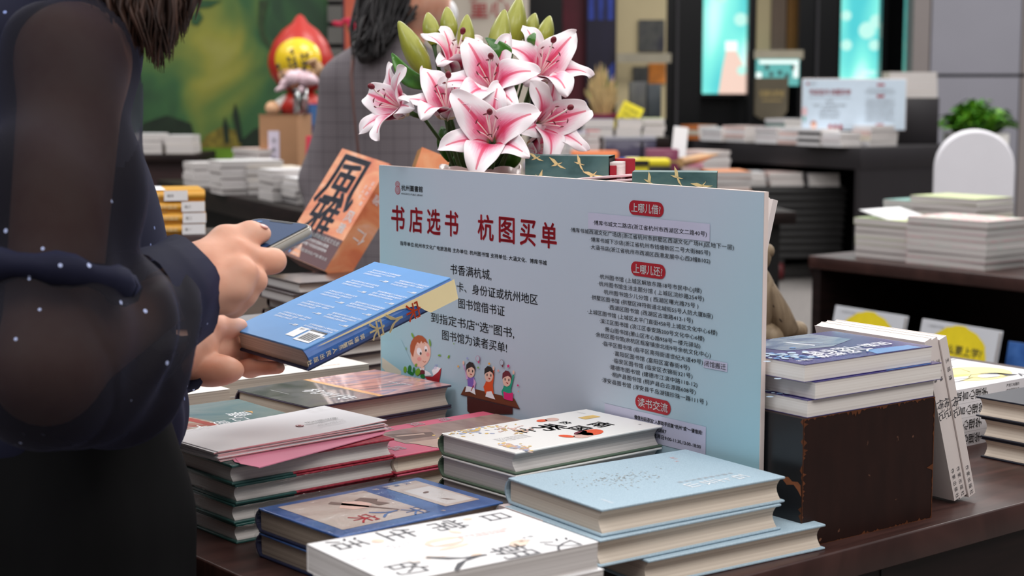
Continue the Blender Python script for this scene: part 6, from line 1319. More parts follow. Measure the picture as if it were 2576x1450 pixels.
m = MB(); m.box((wC * .23, -.002, .0), (wC * .52, -.0005, hC * .76), 'label_lilac'); m.M = frame(Vector((0, -.003, 0)), (1, 0, 0), (0, 0, 1))
for k, ch in enumerate('流金岁月'): m.text(ch, wC * .375, hC * (.62 - k * .13), 'ink_grey', 0, size=.024)
m.build('label', bx, 'pale lilac label')
vz = at(757, 292, cy + .05); vz.z = z2 + hC
def glass(name, tint=(.9, .95, .95)):
    m, nt, b = newmat(name); tr = nd(nt, 'ShaderNodeBsdfTransparent'); tr.inputs[0].default_value = (*tint, 1); gl = nd(nt, 'ShaderNodeBsdfGlossy'); gl.inputs['Roughness'].default_value = .05; lw = nd(nt, 'ShaderNodeLayerWeight', Blend=.35); mx = nd(nt, 'ShaderNodeMixShader'); nt.links.new(lw.outputs['Facing'], mx.inputs[0]); nt.links.new(tr.outputs[0], mx.inputs[1]); nt.links.new(gl.outputs[0], mx.inputs[2]); nt.links.new(mx.outputs[0], nt.nodes['Material Output'].inputs[0])
glass('vase_glass'); mat('bloom_pale', (236, 206, 214), .5, .06, 40); mat('sprig_dark', (44, 40, 48), .6, .2, 40); mat('sprig_tan', (176, 140, 104), .6, .2, 40)
va = thing('glass_vase', 'clear glass vase on the cardboard carton', 'vase', Matrix.Translation(vz)); hv = at(0, 222, cy).z - vz.z
m = MB(); m.lathe([(.028, 0), (.032, .004), (.032, hv), (.029, hv), (.028, .012), (0.002, .012)], 'vase_glass', 24); m.build('vase_body', va)
def sprig(nm, lab, parts):
    o = thing(nm, lab, 'flower', Matrix.Translation(vz + Vector((0, 0, .02))), 'dried flowers in the glass vase'); q = vz + Vector((0, 0, .02)); 
    m = MB(); tip = at(parts[0][0], parts[0][1], cy + .05) - q; m.tube([(random.uniform(-.008, .008), random.uniform(-.008, .008), 0), tip * .5 + Vector((0, 0, .02)), tip], [.002, .002, .0015], 'stem_green', 6); m.build('stem', o)
    m = MB()
    for u, v, r1, r2, mt_, a_ in parts: m.ell(at(u, v, cy + .05 + random.uniform(-.03, .03)) - q, (r1, r1 * .8, r2), mt_, 12, 8, Matrix.Rotation(a_, 3, 'Y'))
    m.build('bloom', o)
sprig('dried_flower', 'pale pink bloom at the left of the glass vase', [(722, 206, .040, .022, 'bloom_pale', -.7), (735, 195, .03, .03, 'bloom_pale', .2), (708, 222, .03, .012, 'bloom_pale', -.4)])
sprig('dried_flower', 'pale pink bloom at the right of the glass vase', [(768, 198, .040, .034, 'bloom_pale', .2), (785, 200, .03, .022, 'bloom_pale', .6), (752, 192, .028, .03, 'bloom_pale', -.3), (758, 226, .014, .016, 'bloom_pale', 0)])
o = thing('dried_twig', 'dark leafy twig rising from the glass vase', 'twig', Matrix.Translation(vz + Vector((0, 0, .02))), 'dried flowers in the glass vase'); q0 = vz + Vector((0, 0, .02)); m = MB(); lf = MB()
for k, (u, v) in enumerate(((722, 148), (737, 128), (757, 140), (776, 138), (790, 152), (702, 166), (765, 160), (745, 158))):
    e = at(u, v, cy + .05 + .02 * math.sin(k * 2.)) - q0; md_ = e * .55 + Vector((.01 * math.sin(k), 0, .02)); m.tube([(0, 0, 0), md_, e], [.0025, .002, .0012], 'sprig_dark', 6)
    for s_ in (.72, .84, .95, 1.): lf.ell(md_.lerp(e, (s_ - .6) / .4) + Vector((.006 * (-1) ** k, 0, .003)), (.010, .004, .0045), 'sprig_dark', 8, 5, Matrix.Rotation(.9 * math.sin(k * 3 + s_ * 9), 3, 'Y'))
m.build('stem', o); lf.build('leaves', o)
sprig('dried_twig', 'curly tan dried sprig at the right of the glass vase', [(795, 165, .03, .02, 'sprig_tan', .3), (803, 178, .02, .026, 'sprig_tan', .2), (785, 155, .026, .012, 'sprig_tan', -.4), (800, 190, .016, .02, 'sprig_tan', .6)])
mat('card_red', (190, 38, 62), .5, .1); mat('box_blue', (72, 116, 172), .4, .15, 6); mat('box_navy', (40, 58, 110), .4, .1)
o = thing('book', 'red book leaning at the right side of the carton', 'book', frame(at(786, 432, 6.75), (1, 0, 0), (0, .3, 1))); m = MB(); m.rbox((-.03, 0, -.03), (.045, .15, 0), .003, 'card_red', n=2); m.build('cover', o)
q = at(808, 440, 7.3); q.z = z2; o = thing('gift_box', 'blue picture box standing between the carton and the grey coat', 'box', place(q, R_(10))); m = MB(); m.rbox((-.05, 0, 0), (.14, .1, at(0, 262, 7.3).z - z2), .004, 'box_navy', n=2); m.rect(0, 0, .01, .01, .3, 'box_blue'); hz = at(0, 262, 7.3).z - z2; m.box((-.045, -.002, hz * .72), (.135, 0, hz - .006), 'box_blue'); m.box((.0, -.003, hz * .42), (.05, 0, hz * .62), 'card_red'); m.box((.05, -.003, hz * .46), (.09, 0, hz * .66), 'paper_white'); m.build('box_body', o)
# hooded statue
mat('statue_red', (180, 38, 26), .4, .05, 8, coat=.15); mat('statue_yellow', (236, 200, 30), .28, .04, coat=.4); mat('statue_skin', (230, 180, 140), .4, .04); mat('statue_white', (230, 226, 220), .35, .03)
yS = 7.9; s0 = at(754, 0, yS); st = thing('statue', 'glossy red hooded figure statue with a yellow dome under the hood', 'statue', Matrix.Translation((s0.x, yS, z2)))
sp_ = thing('statue_plinth', 'dark plinth under the red hooded statue behind the carton', 'plinth', Matrix.Translation((s0.x, yS, 0))); m = MB(); m.rbox((-.2, -.16, 0), (.2, .2, z2), .004, 'wood_dark', n=2); m.build('block_body', sp_)
def zs(v): return at(0, v, yS).z - z2
pr = []; rpx = lambda d: d * yS / FPX
m = MB(); m.lathe([(.002, zs(36)), (rpx(10), zs(42)), (rpx(20), zs(58)), (rpx(44), zs(76)), (rpx(66), zs(104)), (rpx(80), zs(140)), (rpx(82), zs(162)), (rpx(74), zs(192)), (rpx(54), zs(218)), (rpx(30), zs(232))], 'statue_red', 36, sy=.9); m.build('hood', st)
m = MB(); m.ell((-.0, -.058, zs(152)), (rpx(61), .115, rpx(59)), 'statue_yellow', 28, 18); m.build('hair', st, 'smooth yellow dome')
m = MB(); m.ell((-.0, -.07, zs(186)), (rpx(52), .10, rpx(40)), 'statue_skin', 24, 14); m.build('face', st)
m = MB(); m.lathe([(rpx(28), zs(228)), (rpx(46), zs(246)), (rpx(64), zs(268)), (rpx(50), zs(282)), (rpx(44), zs(330)), (rpx(52), 0.02), (rpx(54), 0)], 'statue_red', 30); m.build('cape', st)
m = MB(); m.tube([(-rpx(34), -.03, zs(252)), (-rpx(56), -.06, zs(268)), (-rpx(64), -.07, zs(270))], [.03, .028, .024], 'statue_white', 12); m.ell((-rpx(66), -.075, zs(272)), (.036, .034, .034), 'statue_skin', 14, 10); m.build('arm', st)
# low cabinet with books at the very left
q = at(262, 388, 8.3); zq = q.z; o = thing('cabinet', 'dark brown low cabinet behind the reader in front of the forest mural', 'cabinet', place((q.x - .3, 8.3, 0), 0)); wq = at(490, 0, 8.3).x - q.x + .3
m = MB(); m.rbox((0, 0, zq - .045), (wq, .5, zq), .004, 'wood_dark', n=2); m.build('top', o); m = MB(); stretched('wood_maroon', [(44, 26, 26), (54, 33, 33)], (6, 6, 30), .5); m.box((.02, .03, 0), (wq - .03, .48, zq - .045), 'wood_maroon'); m.build('carcass', o)
far_pile(2, Vector((at(405, 0, 8.35).x, 8.36, zq)), 0, .14, .2, .045, ['cream', 'white'], 'thick white paperback', 'at the right end of the low cabinet'); far_pile(3, Vector((at(330, 0, 8.35).x, 8.36, zq)), 0, .13, .2, .033, ['white', 'pearl', 'white'], 'white paperback', 'at the left end of the low cabinet')
# mustard and white hardcovers on a block (left, on the big table), dark hardcovers that carry the orange book
yq = 3.45; q = at(455, 592, yq); o = thing('riser_block', 'small dark block under the mustard hardcovers', 'block', place((q.x, q.y + .06, TZ), R_(4))); m = MB(); m.rbox((-.10, -.07, 0), (.055, .12, q.z - TZ), .003, 'wood_maroon', n=2); m.build('block_body', o)
for k in range(4):
    t = .0235; L = .21; W7 = .145
    def must(m, w, l, t): m.rect(-w / 2 + .002, -l * .12, w / 2 - .002, l * .34, t + .0003, 'paper_white')
    def must_sp(m, w, l, t, k=k):
        a_, b_ = ((.10, .33) if k == 3 else (.27, .497)); m.rect(l * a_, -t / 2 + .001, l * b_, t / 2 - .001, 0, 'paper_white'); m.text('哈佛中国史', l * (a_ - .16), 0, 'cover_butter', .0004, w=l * .24, h=.008); m.text('卷' + '一二三四'[k], l * (a_ + .06), 0, 'ink_grey', .0004, size=.007)
    right = at(514, 592, yq).x
    c = Vector((right - L / 2 * .961 - .02 + (-.001, .001, -.001, -.0005)[k], yq + W7 / 2 - .012, q.z + t * k))
    book('book', ['lowest mustard and white hardcover on the small block behind the phone', 'mustard and white hardcover third from top on the small block', 'mustard and white hardcover second from top on the small block', 'topmost mustard and white hardcover on the small block behind the phone'][k], place(c, R_(3) + math.pi / 2 * 1), W7, L, t - .0004, CV['mustard'], CV['mustard'], 'pages_cream', True, 'mustard hardcovers on the small block', must, must_sp) if False else book('book', ['lowest mustard and white hardcover on the small block behind the phone', 'mustard and white hardcover third from top on the small block', 'mustard and white hardcover second from top on the small block', 'topmost mustard and white hardcover on the small block behind the phone'][k], frame(c, (-.276, .961, 0), (-.961, -.276, 0)) , W7, L, t - .0004, CV['mustard'], CV['mustard'], 'pages_cream', True, 'mustard hardcovers on the small block', must, must_sp)
mat('cover_espresso', (58, 44, 46), .3, .1, coat=.4)
fz = P(753, 712, .345); lz = P(659, 690, .345); db = lz - fz; angd = math.atan2(db.y, db.x) - math.pi / 2
for k in range(7):
    t = (.485 - .345) / 7; ad, bd = oriented(angd); c = fz + ad * (.12 + (.0, -.012, .004, -.006, .003, -.004, 0)[k]) + bd * .075; c.z = TZ + t * (6 - k)
    o = book('book', 'dark-covered hardcover, %s, beneath the orange brush-lettered book' % ('topmost of seven' if k == 0 else 'lowest of seven' if k == 6 else ORD[k] + ' from top of seven'), place(c, angd + CRX), .15, .24, t - .0004, 'cover_espresso', 'cover_espresso', 'pages_grey', True, 'dark hardcovers beneath the orange book')
for k in range(4): 
    c = P(612, 800, .36); c.z = TZ + .028 * (3 - k); book('book', 'grey film-wrapped hardcover, %s, between reader and dark pile' % (['topmost of four', 'second from top of four', 'third from top of four', 'lowest of four'][k]), place(c + B3 * .04, AX + CRX), .15, .21, .0276, CV['grey'], CV['black'], 'pages_grey', True, 'grey hardcovers behind the blue book')
c = P(900, 868, .40)
for k in range(4):
    cc = c + A3 * -.03 + B3 * .1; cc.z = TZ + .0212 * (3 - k); book('book', 'dark brown hardcover, %s, left of the sign behind the ivory pile' % (['topmost of four', 'second from top of four', 'third from top of four', 'lowest of four'][k]), place(cc, AX + CRX + R_(4)), .15, .22, .0208, 'cover_espresso', 'cover_espresso', 'pages_white', True, 'dark brown hardcovers left of the sign')
c = P(570, 858, .395)
for k in range(4):
    cc = c + Vector((0, .09, 0)); cc.z = TZ + .0225 * (3 - k); book('book', 'pale yellow softcover, %s, seen between thumb and blue book' % (['topmost of four', 'second from top of four', 'third from top of four', 'lowest of four'][k]), place(cc, AX + CRX), .13, .19, .022, CV['yellow'] if k == 0 else CV['cream'], CV['cream'], 'pages_cream', False, 'pale yellow softcovers behind the hand')
# another orange film-wrapped book behind the sign, only its corner showing
fq = at(1082, 410, 2.75); o = book('book', 'pale orange wrapped book peeking over the left of the sign', frame(fq + Vector((.01, .02, -.115)), (.85, .2, -.35), (.3, .3, .8)), .15, .235, .03, 'print_amber', 'print_amber', 'pages_grey', False)
o2 = thing('book_stand', 'dark stand under the pale orange wrapped book behind the sign', 'stand', Matrix.Translation((fq.x, 2.80, TZ))); m = MB(); m.rbox((-.08, -.05, 0), (.1, .06, .13), .003, 'wood_dark', n=2); m.build('block_body', o2)
# ------------------------------------------------------------ right-hand side: near shelf table, chair, plant
zr = .75; hr_ = CAMZ - zr; c0 = P(2033, 643, hr_); e0 = P(2576, 700, hr_); d0 = e0 - c0; angR = math.atan2(d0.y, d0.x); aR, bR = oriented(angR); LR2 = d0.length + .75
sh_ = thing('shelf_table', 'dark brown open-fronted shelf table at right carrying picture books', 'table', place((c0.x, c0.y, 0), angR)); DR = .62
m = MB(); m.rbox((0, 0, zr - .04), (LR2, DR, zr), .004, 'wood_top', n=2); m.build('tabletop', sh_)
m = MB(); m.box((.01, .01, 0), (.045, DR - .01, zr - .04), 'wood_dark'); m.build('side_panel', sh_); m = MB(); m.box((LR2 - .045, .01, 0), (LR2 - .01, DR - .01, zr - .04), 'wood_dark'); m.build('side_panel', sh_)
m = MB(); m.box((.045, DR - .04, 0), (LR2 - .045, DR - .01, zr - .04), 'wood_dark'); m.build('back_panel', sh_); zsf = .36
m = MB(); m.box((.045, .02, zsf - .03), (LR2 - .045, DR - .04, zsf), 'wood_dark'); m.build('shelf', sh_); m = MB(); m.box((.01, .015, 0), (LR2 - .01, .05, .30), 'wood_dark'); m.build('plinth', sh_)
mat('splash_yellow', (232, 208, 30), .45, .1, 14); mat('cover_mist', (206, 208, 214), .4, .02)
def pr_school(m, w, l, t):
    z = t + .0003; r = random.Random(9); n = 40
    m.flat([(.02 * w + (.37 * w * (1 + .06 * r.random())) * math.cos(2 * math.pi * k / n), .19 * l + (.28 * l * (1 + .08 * r.random())) * math.sin(2 * math.pi * k / n)) for k in range(n)], z, 'splash_yellow')
    m.text('为什么要上学?', .02 * w, .24 * l, 'ink_slate', z + .0004, w=.64 * w, h=.026, bold=.02); m.text('儿童图书馆', -.3 * w, .44 * l, 'ink_grey', z, w=.22 * w, h=.006)
for k, (ua, va, ub, vb) in enumerate(((2108, 772, 2285, 794), (2326, 805, 2522, 832))):
    yb = 4.98 - .36 * k; A_ = at(ua, va, yb + .05); B_ = at(ub, vb, yb - .19); dx = B_ - A_; dx.z = 0; ww = dx.length; up = Vector((bR.x * .22, bR.y * .22, 1)).normalized()
    top = (A_ + B_) / 2; L = (top.z - zsf) / up.z
    book('book', ['picture book with yellow splash on the lower shelf, left of two', 'picture book with yellow splash and question on the lower shelf, right of two'][k], frame(top - up * (L / 2), dx, up) @ Matrix.Translation((0, 0, 0)), ww, L, .016, 'cover_mist', CV['grey'], 'pages_grey', True, 'picture books with yellow splash', pr_school)
q = at(2560, 930, 4.45); book('book', 'blue-covered book standing at the far right of the lower shelf', frame(Vector((q.x + .02, 4.45, zsf + .115)), aR, Vector((bR.x * .2, bR.y * .2, 1))), .12, .23, .02, 'cover_royal', 'cover_royal', 'pages_grey', True)
# piles on it: near corner points on its top
def onr(u, v): return P(u, v, hr_)
stretched('edge_mixed', [(232, 224, 226), (196, 220, 200), (236, 170, 180), (240, 226, 214)], (26, 26, 6), .4, 4.)
CV['mixed'] = 'edge_mixed'
def rpile(n, u, v, wA, wB, t, cols, what, where, jit=.004): 
    p = onr(u, v); a, b = aR, bR; out = []
    return far_pile(n, p - a * wA, angR, wA, wB, t, cols, what, where, True, jit)
rpile(7, 2477, 682, .285, .205, .0205, ['mixed', 'pink', 'white'], 'pink-edged picture book', 'at the front corner of the shelf table')
rpile(6, 2300, 660, .235, .205, .0205, ['white', 'pearl', 'green'], 'white picture book', 'left of the pink-edged pile')
far_pile(8, onr(2320, 620) + bR * .06 - aR * .1, angR, .27, .2, .0205, ['green', 'mixed', 'white', 'green'], 'green-edged picture book', 'behind the pink-edged pile'); far_pile(7, onr(2282, 610) + bR * .07 - aR * .17, angR, .13, .18, .0195, ['teal', 'white'], 'small teal-edged book', 'at the back left of the shelf table')
far_pile(8, onr(2560, 694) + aR * .012 + bR * .02, angR, .25, .2, .0185, ['teal', 'mixed', 'teal', 'navy'], 'teal-edged picture book', 'at the right edge of the shelf table')
o = thing('booklet', 'single loose white cover lifting off the left pile on the shelf table', 'booklet', frame(onr(2300, 660) + Vector((0, 0, .125)) - aR * .23 + bR * .01, (aR.x, aR.y, -.06), bR)); m = MB()
m.grid(lambda u, v: (.225 * u, .2 * v, .022 * (1 - u) ** 2), 10, 2, 'paper_white'); q_ = m.build('cover', o); sm = q_.modifiers.new('thickness', 'SOLIDIFY'); sm.thickness = .0012
# chair in a white cover
yC = 7.3; q = at(2455, 330, yC); wc = (at(2570, 0, yC).x - at(2372, 0, yC).x) / 2; zt_ = at(0, 326, yC).z
mat('chair_cloth', (226, 224, 230), .75, .02, 6, bump=.1)
ch = thing('chair', 'banquet chair in a white fitted cover with rounded back', 'chair', place((q.x, yC, 0), R_(-8)))
m = MB(); prof = []
for k in range(25):
    t = math.pi * k / 24; prof.append((wc * math.cos(t), zt_ - wc * 1.05 + wc * 1.05 * math.sin(t) ** .9 if math.sin(t) > 0 else zt_ - wc * 1.05))
prof = [(wc * .99, .44)] + prof + [(-wc * .99, .44)]
f0 = [m.av((x, 0, z)) for x, z in prof]; f1 = [m.av((x, .05, z)) for x, z in prof]; fi = [m.av((x * .97, -.012, .44 + (z - .44) * .98)) for x, z in prof]
m.face(fi, 'chair_cloth'); m.face(f1[::-1], 'chair_cloth')
for k in range(len(prof) - 1): m.face((f0[k], f1[k], f1[k + 1], f0[k + 1]), 'chair_cloth', True); m.face((fi[k], f0[k], f0[k + 1], fi[k + 1]), 'chair_cloth', True)
m.build('backrest', ch); m = MB(); m.rbox((-wc, .0, .40), (wc, .42, .47), .02, 'chair_cloth'); m.build('seat', ch)
m = MB()
for x, y in ((-wc + .02, .03), (wc - .02, .03), (-wc + .02, .39), (wc - .02, .39)):
    m = MB(); m.tube([(x, y, 0), (x, y, .41)], [.024, .03], 'chair_cloth', 10); m.build('leg', ch)
# potted plant
yP = 11.2; q = at(2455, 335, yP); o = thing('potted_plant', 'leafy green plant in a tall white planter behind the white chair', 'plant', Matrix.Translation((q.x, yP, 0))); rp = (at(2540, 0, yP).x - at(2372, 0, yP).x) / 2; zp = q.z
m = MB(); m.lathe([(rp * .72, 0), (rp * .8, .02), (rp * .98, zp), (rp * .9, zp), (rp * .88, zp - .06), (.01, zp - .06)], 'plaster' if False else mat('planter_white', (206, 202, 198), .5, .03), 4 if False else 28); m.build('planter', o)
stretched('foliage_bright', [(26, 70, 20), (70, 128, 30), (128, 178, 50)], (20, 20, 20), .35, 3.); r = random.Random(31)
m = MB()
for k in range(150):
    a = r.random() * 2 * math.pi; rr_ = rp * (.1 + .95 * math.sqrt(r.random())); e = r.random(); tip = Vector((rr_ * math.cos(a) * 1.02, rr_ * math.sin(a), zp + .02 + .25 * (1 - (rr_ / rp) ** 2 * .72) * (.45 + .55 * e))); st_ = Vector((tip.x * .45, tip.y * .45, zp - .03)); d = (tip - st_); sd = Vector((-math.sin(a + .6), math.cos(a + .6), r.uniform(-.5, .5))) * (.022 + .014 * r.random())
    mid = st_.lerp(tip, .62) + Vector((0, 0, .03)); end = tip + Vector((math.cos(a) * .05, math.sin(a) * .05, -.03 * r.random()))
    n = [st_, mid, tip, end]; wd = (.15, 1, .75, .02); rows = [[m.av(p - sd * w_), m.av(p + Vector((0, 0, -.006))), m.av(p + sd * w_)] for p, w_ in zip(n, wd)]
    for p_, q_ in zip(rows, rows[1:]):
        for j in (0, 1): m.face((p_[j], p_[j + 1], q_[j + 1], q_[j]), 'foliage_bright', True)
m.build('foliage', o)
# far black table with second sign
zf = .90; hf = CAMZ - zf; cF = P(2167, 371, hf); lF = P(1743, 352, hf); dF = lF - cF; angF = math.atan2(dF.y, dF.x) - math.pi / 2; aF, bF = oriented(angF); LF2 = dF.length; WF2 = .92
tf = thing('display_table', 'far black display table with the second pale blue sign', 'table', place((cF.x, cF.y, 0), angF))
mat('laminate_black', (38, 35, 38), .5, .06, 6)
m = MB(); m.rbox((0, 0, zf - .14), (WF2, LF2, zf), .004, 'laminate_black', n=2); m.build('tabletop', tf); m = MB(); m.box((.0, .005, 0), (WF2, .05, zf - .14), 'laminate_black'); m.build('side_panel', tf); m = MB(); m.box((.02, LF2 - .35, 0), (WF2 - .02, LF2 - .02, zf - .14), 'wall_black'); m.build('side_panel', tf); m = MB(); m.box((WF2 - .06, .05, 0), (WF2 - .02, LF2 - .35, zf - .14), 'wall_black'); m.build('back_panel', tf)
def onf(u, v): return P(u, v, hf)
for i, (u, v, n, t, w, l, cols, wh) in enumerate(((1755, 352, 3, .034, .17, .21, ['orange', 'cream', 'orange'], 'at the left end of the far black table'), (1812, 356, 3, .03, .17, .22, ['white', 'pearl'], 'second from the left on the far black table'), (1870, 358, 4, .027, .17, .24, ['white', 'blush'], 'third from the left on the far black table'), (1950, 362, 4, .027, .17, .22, ['white', 'pearl'], 'fourth from the left on the far black table'), (2003, 364, 4, .027, .17, .22, ['blush', 'white'], 'below the left part of the far sign'), (2060, 368, 5, .022, .17, .22, ['white', 'black'], 'below the middle of the far sign'), (2112, 370, 3, .03, .17, .24, ['white', 'pearl'], 'at the near corner of the far black table'))):
    far_pile(n, onf(u, v) + aF * .01 + bF * .0 - bF * l * .0, angF, w, l, t, cols, 'white book', wh)
far_pile(4, onf(2180, 369) + aF * .06 + bF * .03, angF, .24, .17, .033, ['white', 'cream', 'blush'], 'white book', 'right of the near corner on the far black table')
far_pile(4, onf(1900, 345) + aF * .28, angF, .2, .22, .033, ['white', 'cream', 'teal'], 'white book', 'in the back row of the far black table')
# second sign
yS2 = 10.85; a2 = at(2018, 198, yS2); b2_ = at(2281, 204, yS2 - .12); dx = b2_ - a2; dx.z = 0; sw = dx.length; shh = sw * .5; Ms = frame(Vector((a2.x, a2.y, a2.z - shh)), dx, (0, 0, 1)); s2 = thing('sign_board', 'smaller far pale blue sign board with red heading on the far black table', 'sign', Ms)
mat('sign_far', (206, 222, 236), .5, .03, 3); m = MB(); m.rbox((0, 0, -.012), (sw, shh, 0), .004, 'foam_edge', 'sign_far', n=2); z = .002
m.text('书店选书 杭图买单', sw * .27, shh * .74, 'ink_red', z, w=sw * .40, h=shh * .11, bold=.02); m.text('杭州图书馆', sw * .10, shh * .90, 'ink_grey', z, w=sw * .07, h=shh * .04); m.ellipse(sw * .055, shh * .9, .008, .01, z, 'ink_red', 10)
m.text('指导单位:杭州市文化广电旅游局 主办单位: 杭州图书馆', sw * .27, shh * .63, 'ink_grey', z, w=sw * .40, h=shh * .025)
for k, st_ in enumerate(('书香满杭城,', '市民卡、身份证或杭州地区', '图书馆借书证', '到指定书店“选”图书,', '图书馆为读者买单!')): m.text(st_, sw * .27, shh * (.555 - .075 * k), 'ink_grey', z, h=shh * .045, w=sw * (.08, .32, .15, .2, .18)[k])
for k, (st_, *_) in enumerate(ADDR): m.text(st_, sw * .75, shh * ((.80 - .035 * k) if k < 4 else (.60 - .032 * (k - 4))), 'ink_grey', z, w=sw * .3 * (.8 + .2 * ((k * 7) % 5) / 4), h=shh * .024)
for y in (.88, .66, .10): m.rect(sw * .72, shh * (y - .022), sw * .79, shh * (y + .022), z, 'ink_red')
m.ellipse(sw * .03, shh * .36, .018, .03, z, 'paper_blush'); m.ellipse(sw * .03, shh * .22, .006, .02, z, 'il_teal'); m.ellipse(sw * .12, shh * .1, .02, .026, z, 'il_skin'); m.flat([(sw * .09, shh * .1), (sw * .1, shh * .17), (sw * .14, shh * .16), (sw * .15, shh * .11), (sw * .12, shh * .135)], z + .001, 'il_hair')
for k in range(3): m.ellipse(sw * (.28 + .05 * k), shh * .06, .012, .016, z, 'ink_red')
m.build('board', s2); m = MB(); m.box((sw * .25, zf - (a2.z - shh), -.1), (sw * .75, zf - (a2.z - shh) + .02, -.012), 'wall_black'); m.box((sw * .4, zf - (a2.z - shh), -.03), (sw * .6, shh * .8, -.013), 'wall_black'); m.build('easel', s2)
# block with white boxes behind the sign
yb = 11.0; a = at(2282, 370, yb); o = thing('riser_block', 'black block behind the far sign carrying a pile of thick white books', 'block', Matrix.Translation((a.x, yb, zf))); wb = at(2371, 0, yb).x - a.x; hb_ = at(0, 246, yb).z - zf; m = MB(); m.rbox((-.06, 0, 0), (wb, .26, hb_), .004, 'laminate_black', n=2); m.build('block_body', o)
far_pile(4, Vector((at(2246, 0, yb).x, yb + .01, zf + hb_)), 0, at(2366, 0, yb).x - at(2246, 0, yb).x, .22, (at(0, 181, yb).z - zf - hb_) / 4, ['cream', 'blush', 'white', 'cream'], 'thick cream book', 'on the black block behind the far sign')
# ridged black bin on castors under the far table, with books on it
yb = 10.9; a = at(1892, 470, yb); wb = at(2146, 0, yb).x - a.x; zb1 = a.z; zb0 = at(0, 652, yb).z
o = thing('storage_bin', 'ridged black plastic bin on castors standing before the far black table', 'bin', place((a.x, yb, 0), R_(3))); mat('plastic_black', (40, 39, 39), .5, .1, 10)
m = MB(); n_ = 10; hstep = (zb1 - zb0) / n_
for k in range(n_): tp = .02 * (1 - k / n_); m.rbox((tp, tp, zb0 + k * hstep), (wb - tp, .42 - tp, zb0 + (k + .62) * hstep), .006, 'plastic_black', n=2); m.box((tp + .012, tp + .012, zb0 + (k + .55) * hstep), (wb - tp - .012, .40 - tp, zb0 + (k + 1.02) * hstep), 'plastic_black')
m.build('bin_body', o)
mat('castor_red', (96, 30, 34), .4, .1)
for x, y in ((.2, .05), (wb - .12, .05), (.2, .36), (wb - .12, .36)):
    m = MB(); rw = zb0 / 2 * .82; m.M = Matrix.Translation((x, y, rw)) @ Matrix.Rotation(math.pi / 2, 4, 'Y'); m.lathe([(rw * .3, -.02), (rw, -.018), (rw, .018), (rw * .3, .02)], 'castor_red', 18); m.M = Matrix.Identity(4); m.box((x - .026, y - .02, rw), (x + .026, y + .02, zb0 + .004), 'plastic_black'); m.build('castor', o)
for u, n, w, t, cols, wh in ((1896, 3, .105, .03, ['white', 'pearl'], 'at the left on the black bin'), (1946, 3, .22, .03, ['blush', 'white'], 'in the middle of the black bin'), (2046, 2, .20, .042, ['white', 'pearl'], 'at the right on the black bin')): far_pile(n, Vector((at(u, 0, yb).x, yb + .04, zb1)), 0, w, .28, t, cols, 'white paperback', wh)
# ------------------------------------------------------------ middle table seen over the sign
zm = .80
tm = thing('display_table', 'dark middle table behind the sign crowded with gift boxes and books', 'table', place((.18, 6.3, 0), R_(8))); m = MB(); m.rbox((0, 0, zm - .05), (.93, 2.3, zm), .004, 'wood_dark', n=2); m.build('tabletop', tm); m = MB(); m.box((.05, .05, 0), (.88, 2.25, zm - .05), 'recess_dark'); m.build('pedestal', tm)
def onm(u, v, z=zm): return P(u, v, CAMZ - z)
def boxthing(name, label, cat, u0, v0, u1, v1, y, d, mt, rot=0., group=None, zbase=zm, extra=None):
    a = at(u0, v1, y); b = at(u1, v0, y); o = thing(name, label, cat, place((a.x, y, zbase), rot), group); m = MB(); w_, h_ = b.x - a.x, b.z - zbase; m.rbox((0, 0, 0), (w_, d, h_), .004, mt, n=2)
    if extra: extra(m, w_, h_, d)
    m.build('body', o); return o
mat('gift_night', (58, 52, 76), .25, .2, 6, coat=.5); mat('gift_lid', (150, 150, 160), .3, .05)
boxthing('gift_box', 'dark violet gift box with pale lid on the middle table', 'box', 1522, 346, 1650, 430, 8.2, .2, 'gift_night', 0, None, zm, lambda m, w, h, d: [m.box((-.002, -.002, h - .012), (w + .002, d + .002, h + .001), 'gift_lid'), m.box((w * .7, -.002, 0), (w * .75, 0, h - .02), 'wall_black'), m.box((w * .4, -.002, h * .25), (w * .42, 0, h * .5), 'gift_lid')])
boxthing('gift_box', 'maroon gift box with gold band on the middle table', 'box', 1627, 376, 1708, 440, 7.3, .12, mat('gift_maroon', (118, 44, 76), .35, .06, coat=.2), 0, None, zm, lambda m, w, h, d: [m.box((w * .3, -.002, h * .72), (w * .95, 0, h * .76), 'gold_letter')])
boxthing('gift_box', 'orange box with white tabs behind the crane-printed boxes', 'box', 1438, 382, 1556, 440, 7.4, .16, mat('gift_orange', (224, 122, 66), .4, .08, coat=.2), 0, None, zm, lambda m, w, h, d: [m.box((w * (.58 + .18 * k), -.003, 0), (w * (.68 + .18 * k), 0, h * .78), 'paper_white') for k in range(3)])
o = thing('paper_roll', 'white roll with blue end lying behind the yellow and black book', 'paper roll', Matrix.Translation(at(1556, 412, 7.5))); q = at(1556, 412, 7.5); m = MB(); m.tube([(0, 0, 0), (.03, 0, 0)], .026, 'poster_blue', 16); m.tube([(.03, .0, 0), (.09, 0, 0)], .028, 'paper_white', 16); m.build('roll', o)
o = thing('riser_block', 'low dark riser on the middle table under the yellow and black books', 'block', Matrix.Translation((.478, 6.9, zm))); m = MB(); m.rbox((0, 0, 0), (.2, .38, max(.02, at(0, 437, 7.0).z - zm)), .003, 'wood_dark', n=2); m.build('block_body', o); zr2 = at(0, 437, 7.0).z
o = thing('riser_block', 'small dark block under the white paper roll on the middle table', 'block', Matrix.Translation((.478, 7.44, zm))); m = MB(); m.rbox((0, 0, 0), (.105, .12, q.z - .028 - zm), .003, 'wood_dark', n=2); m.build('block_body', o)
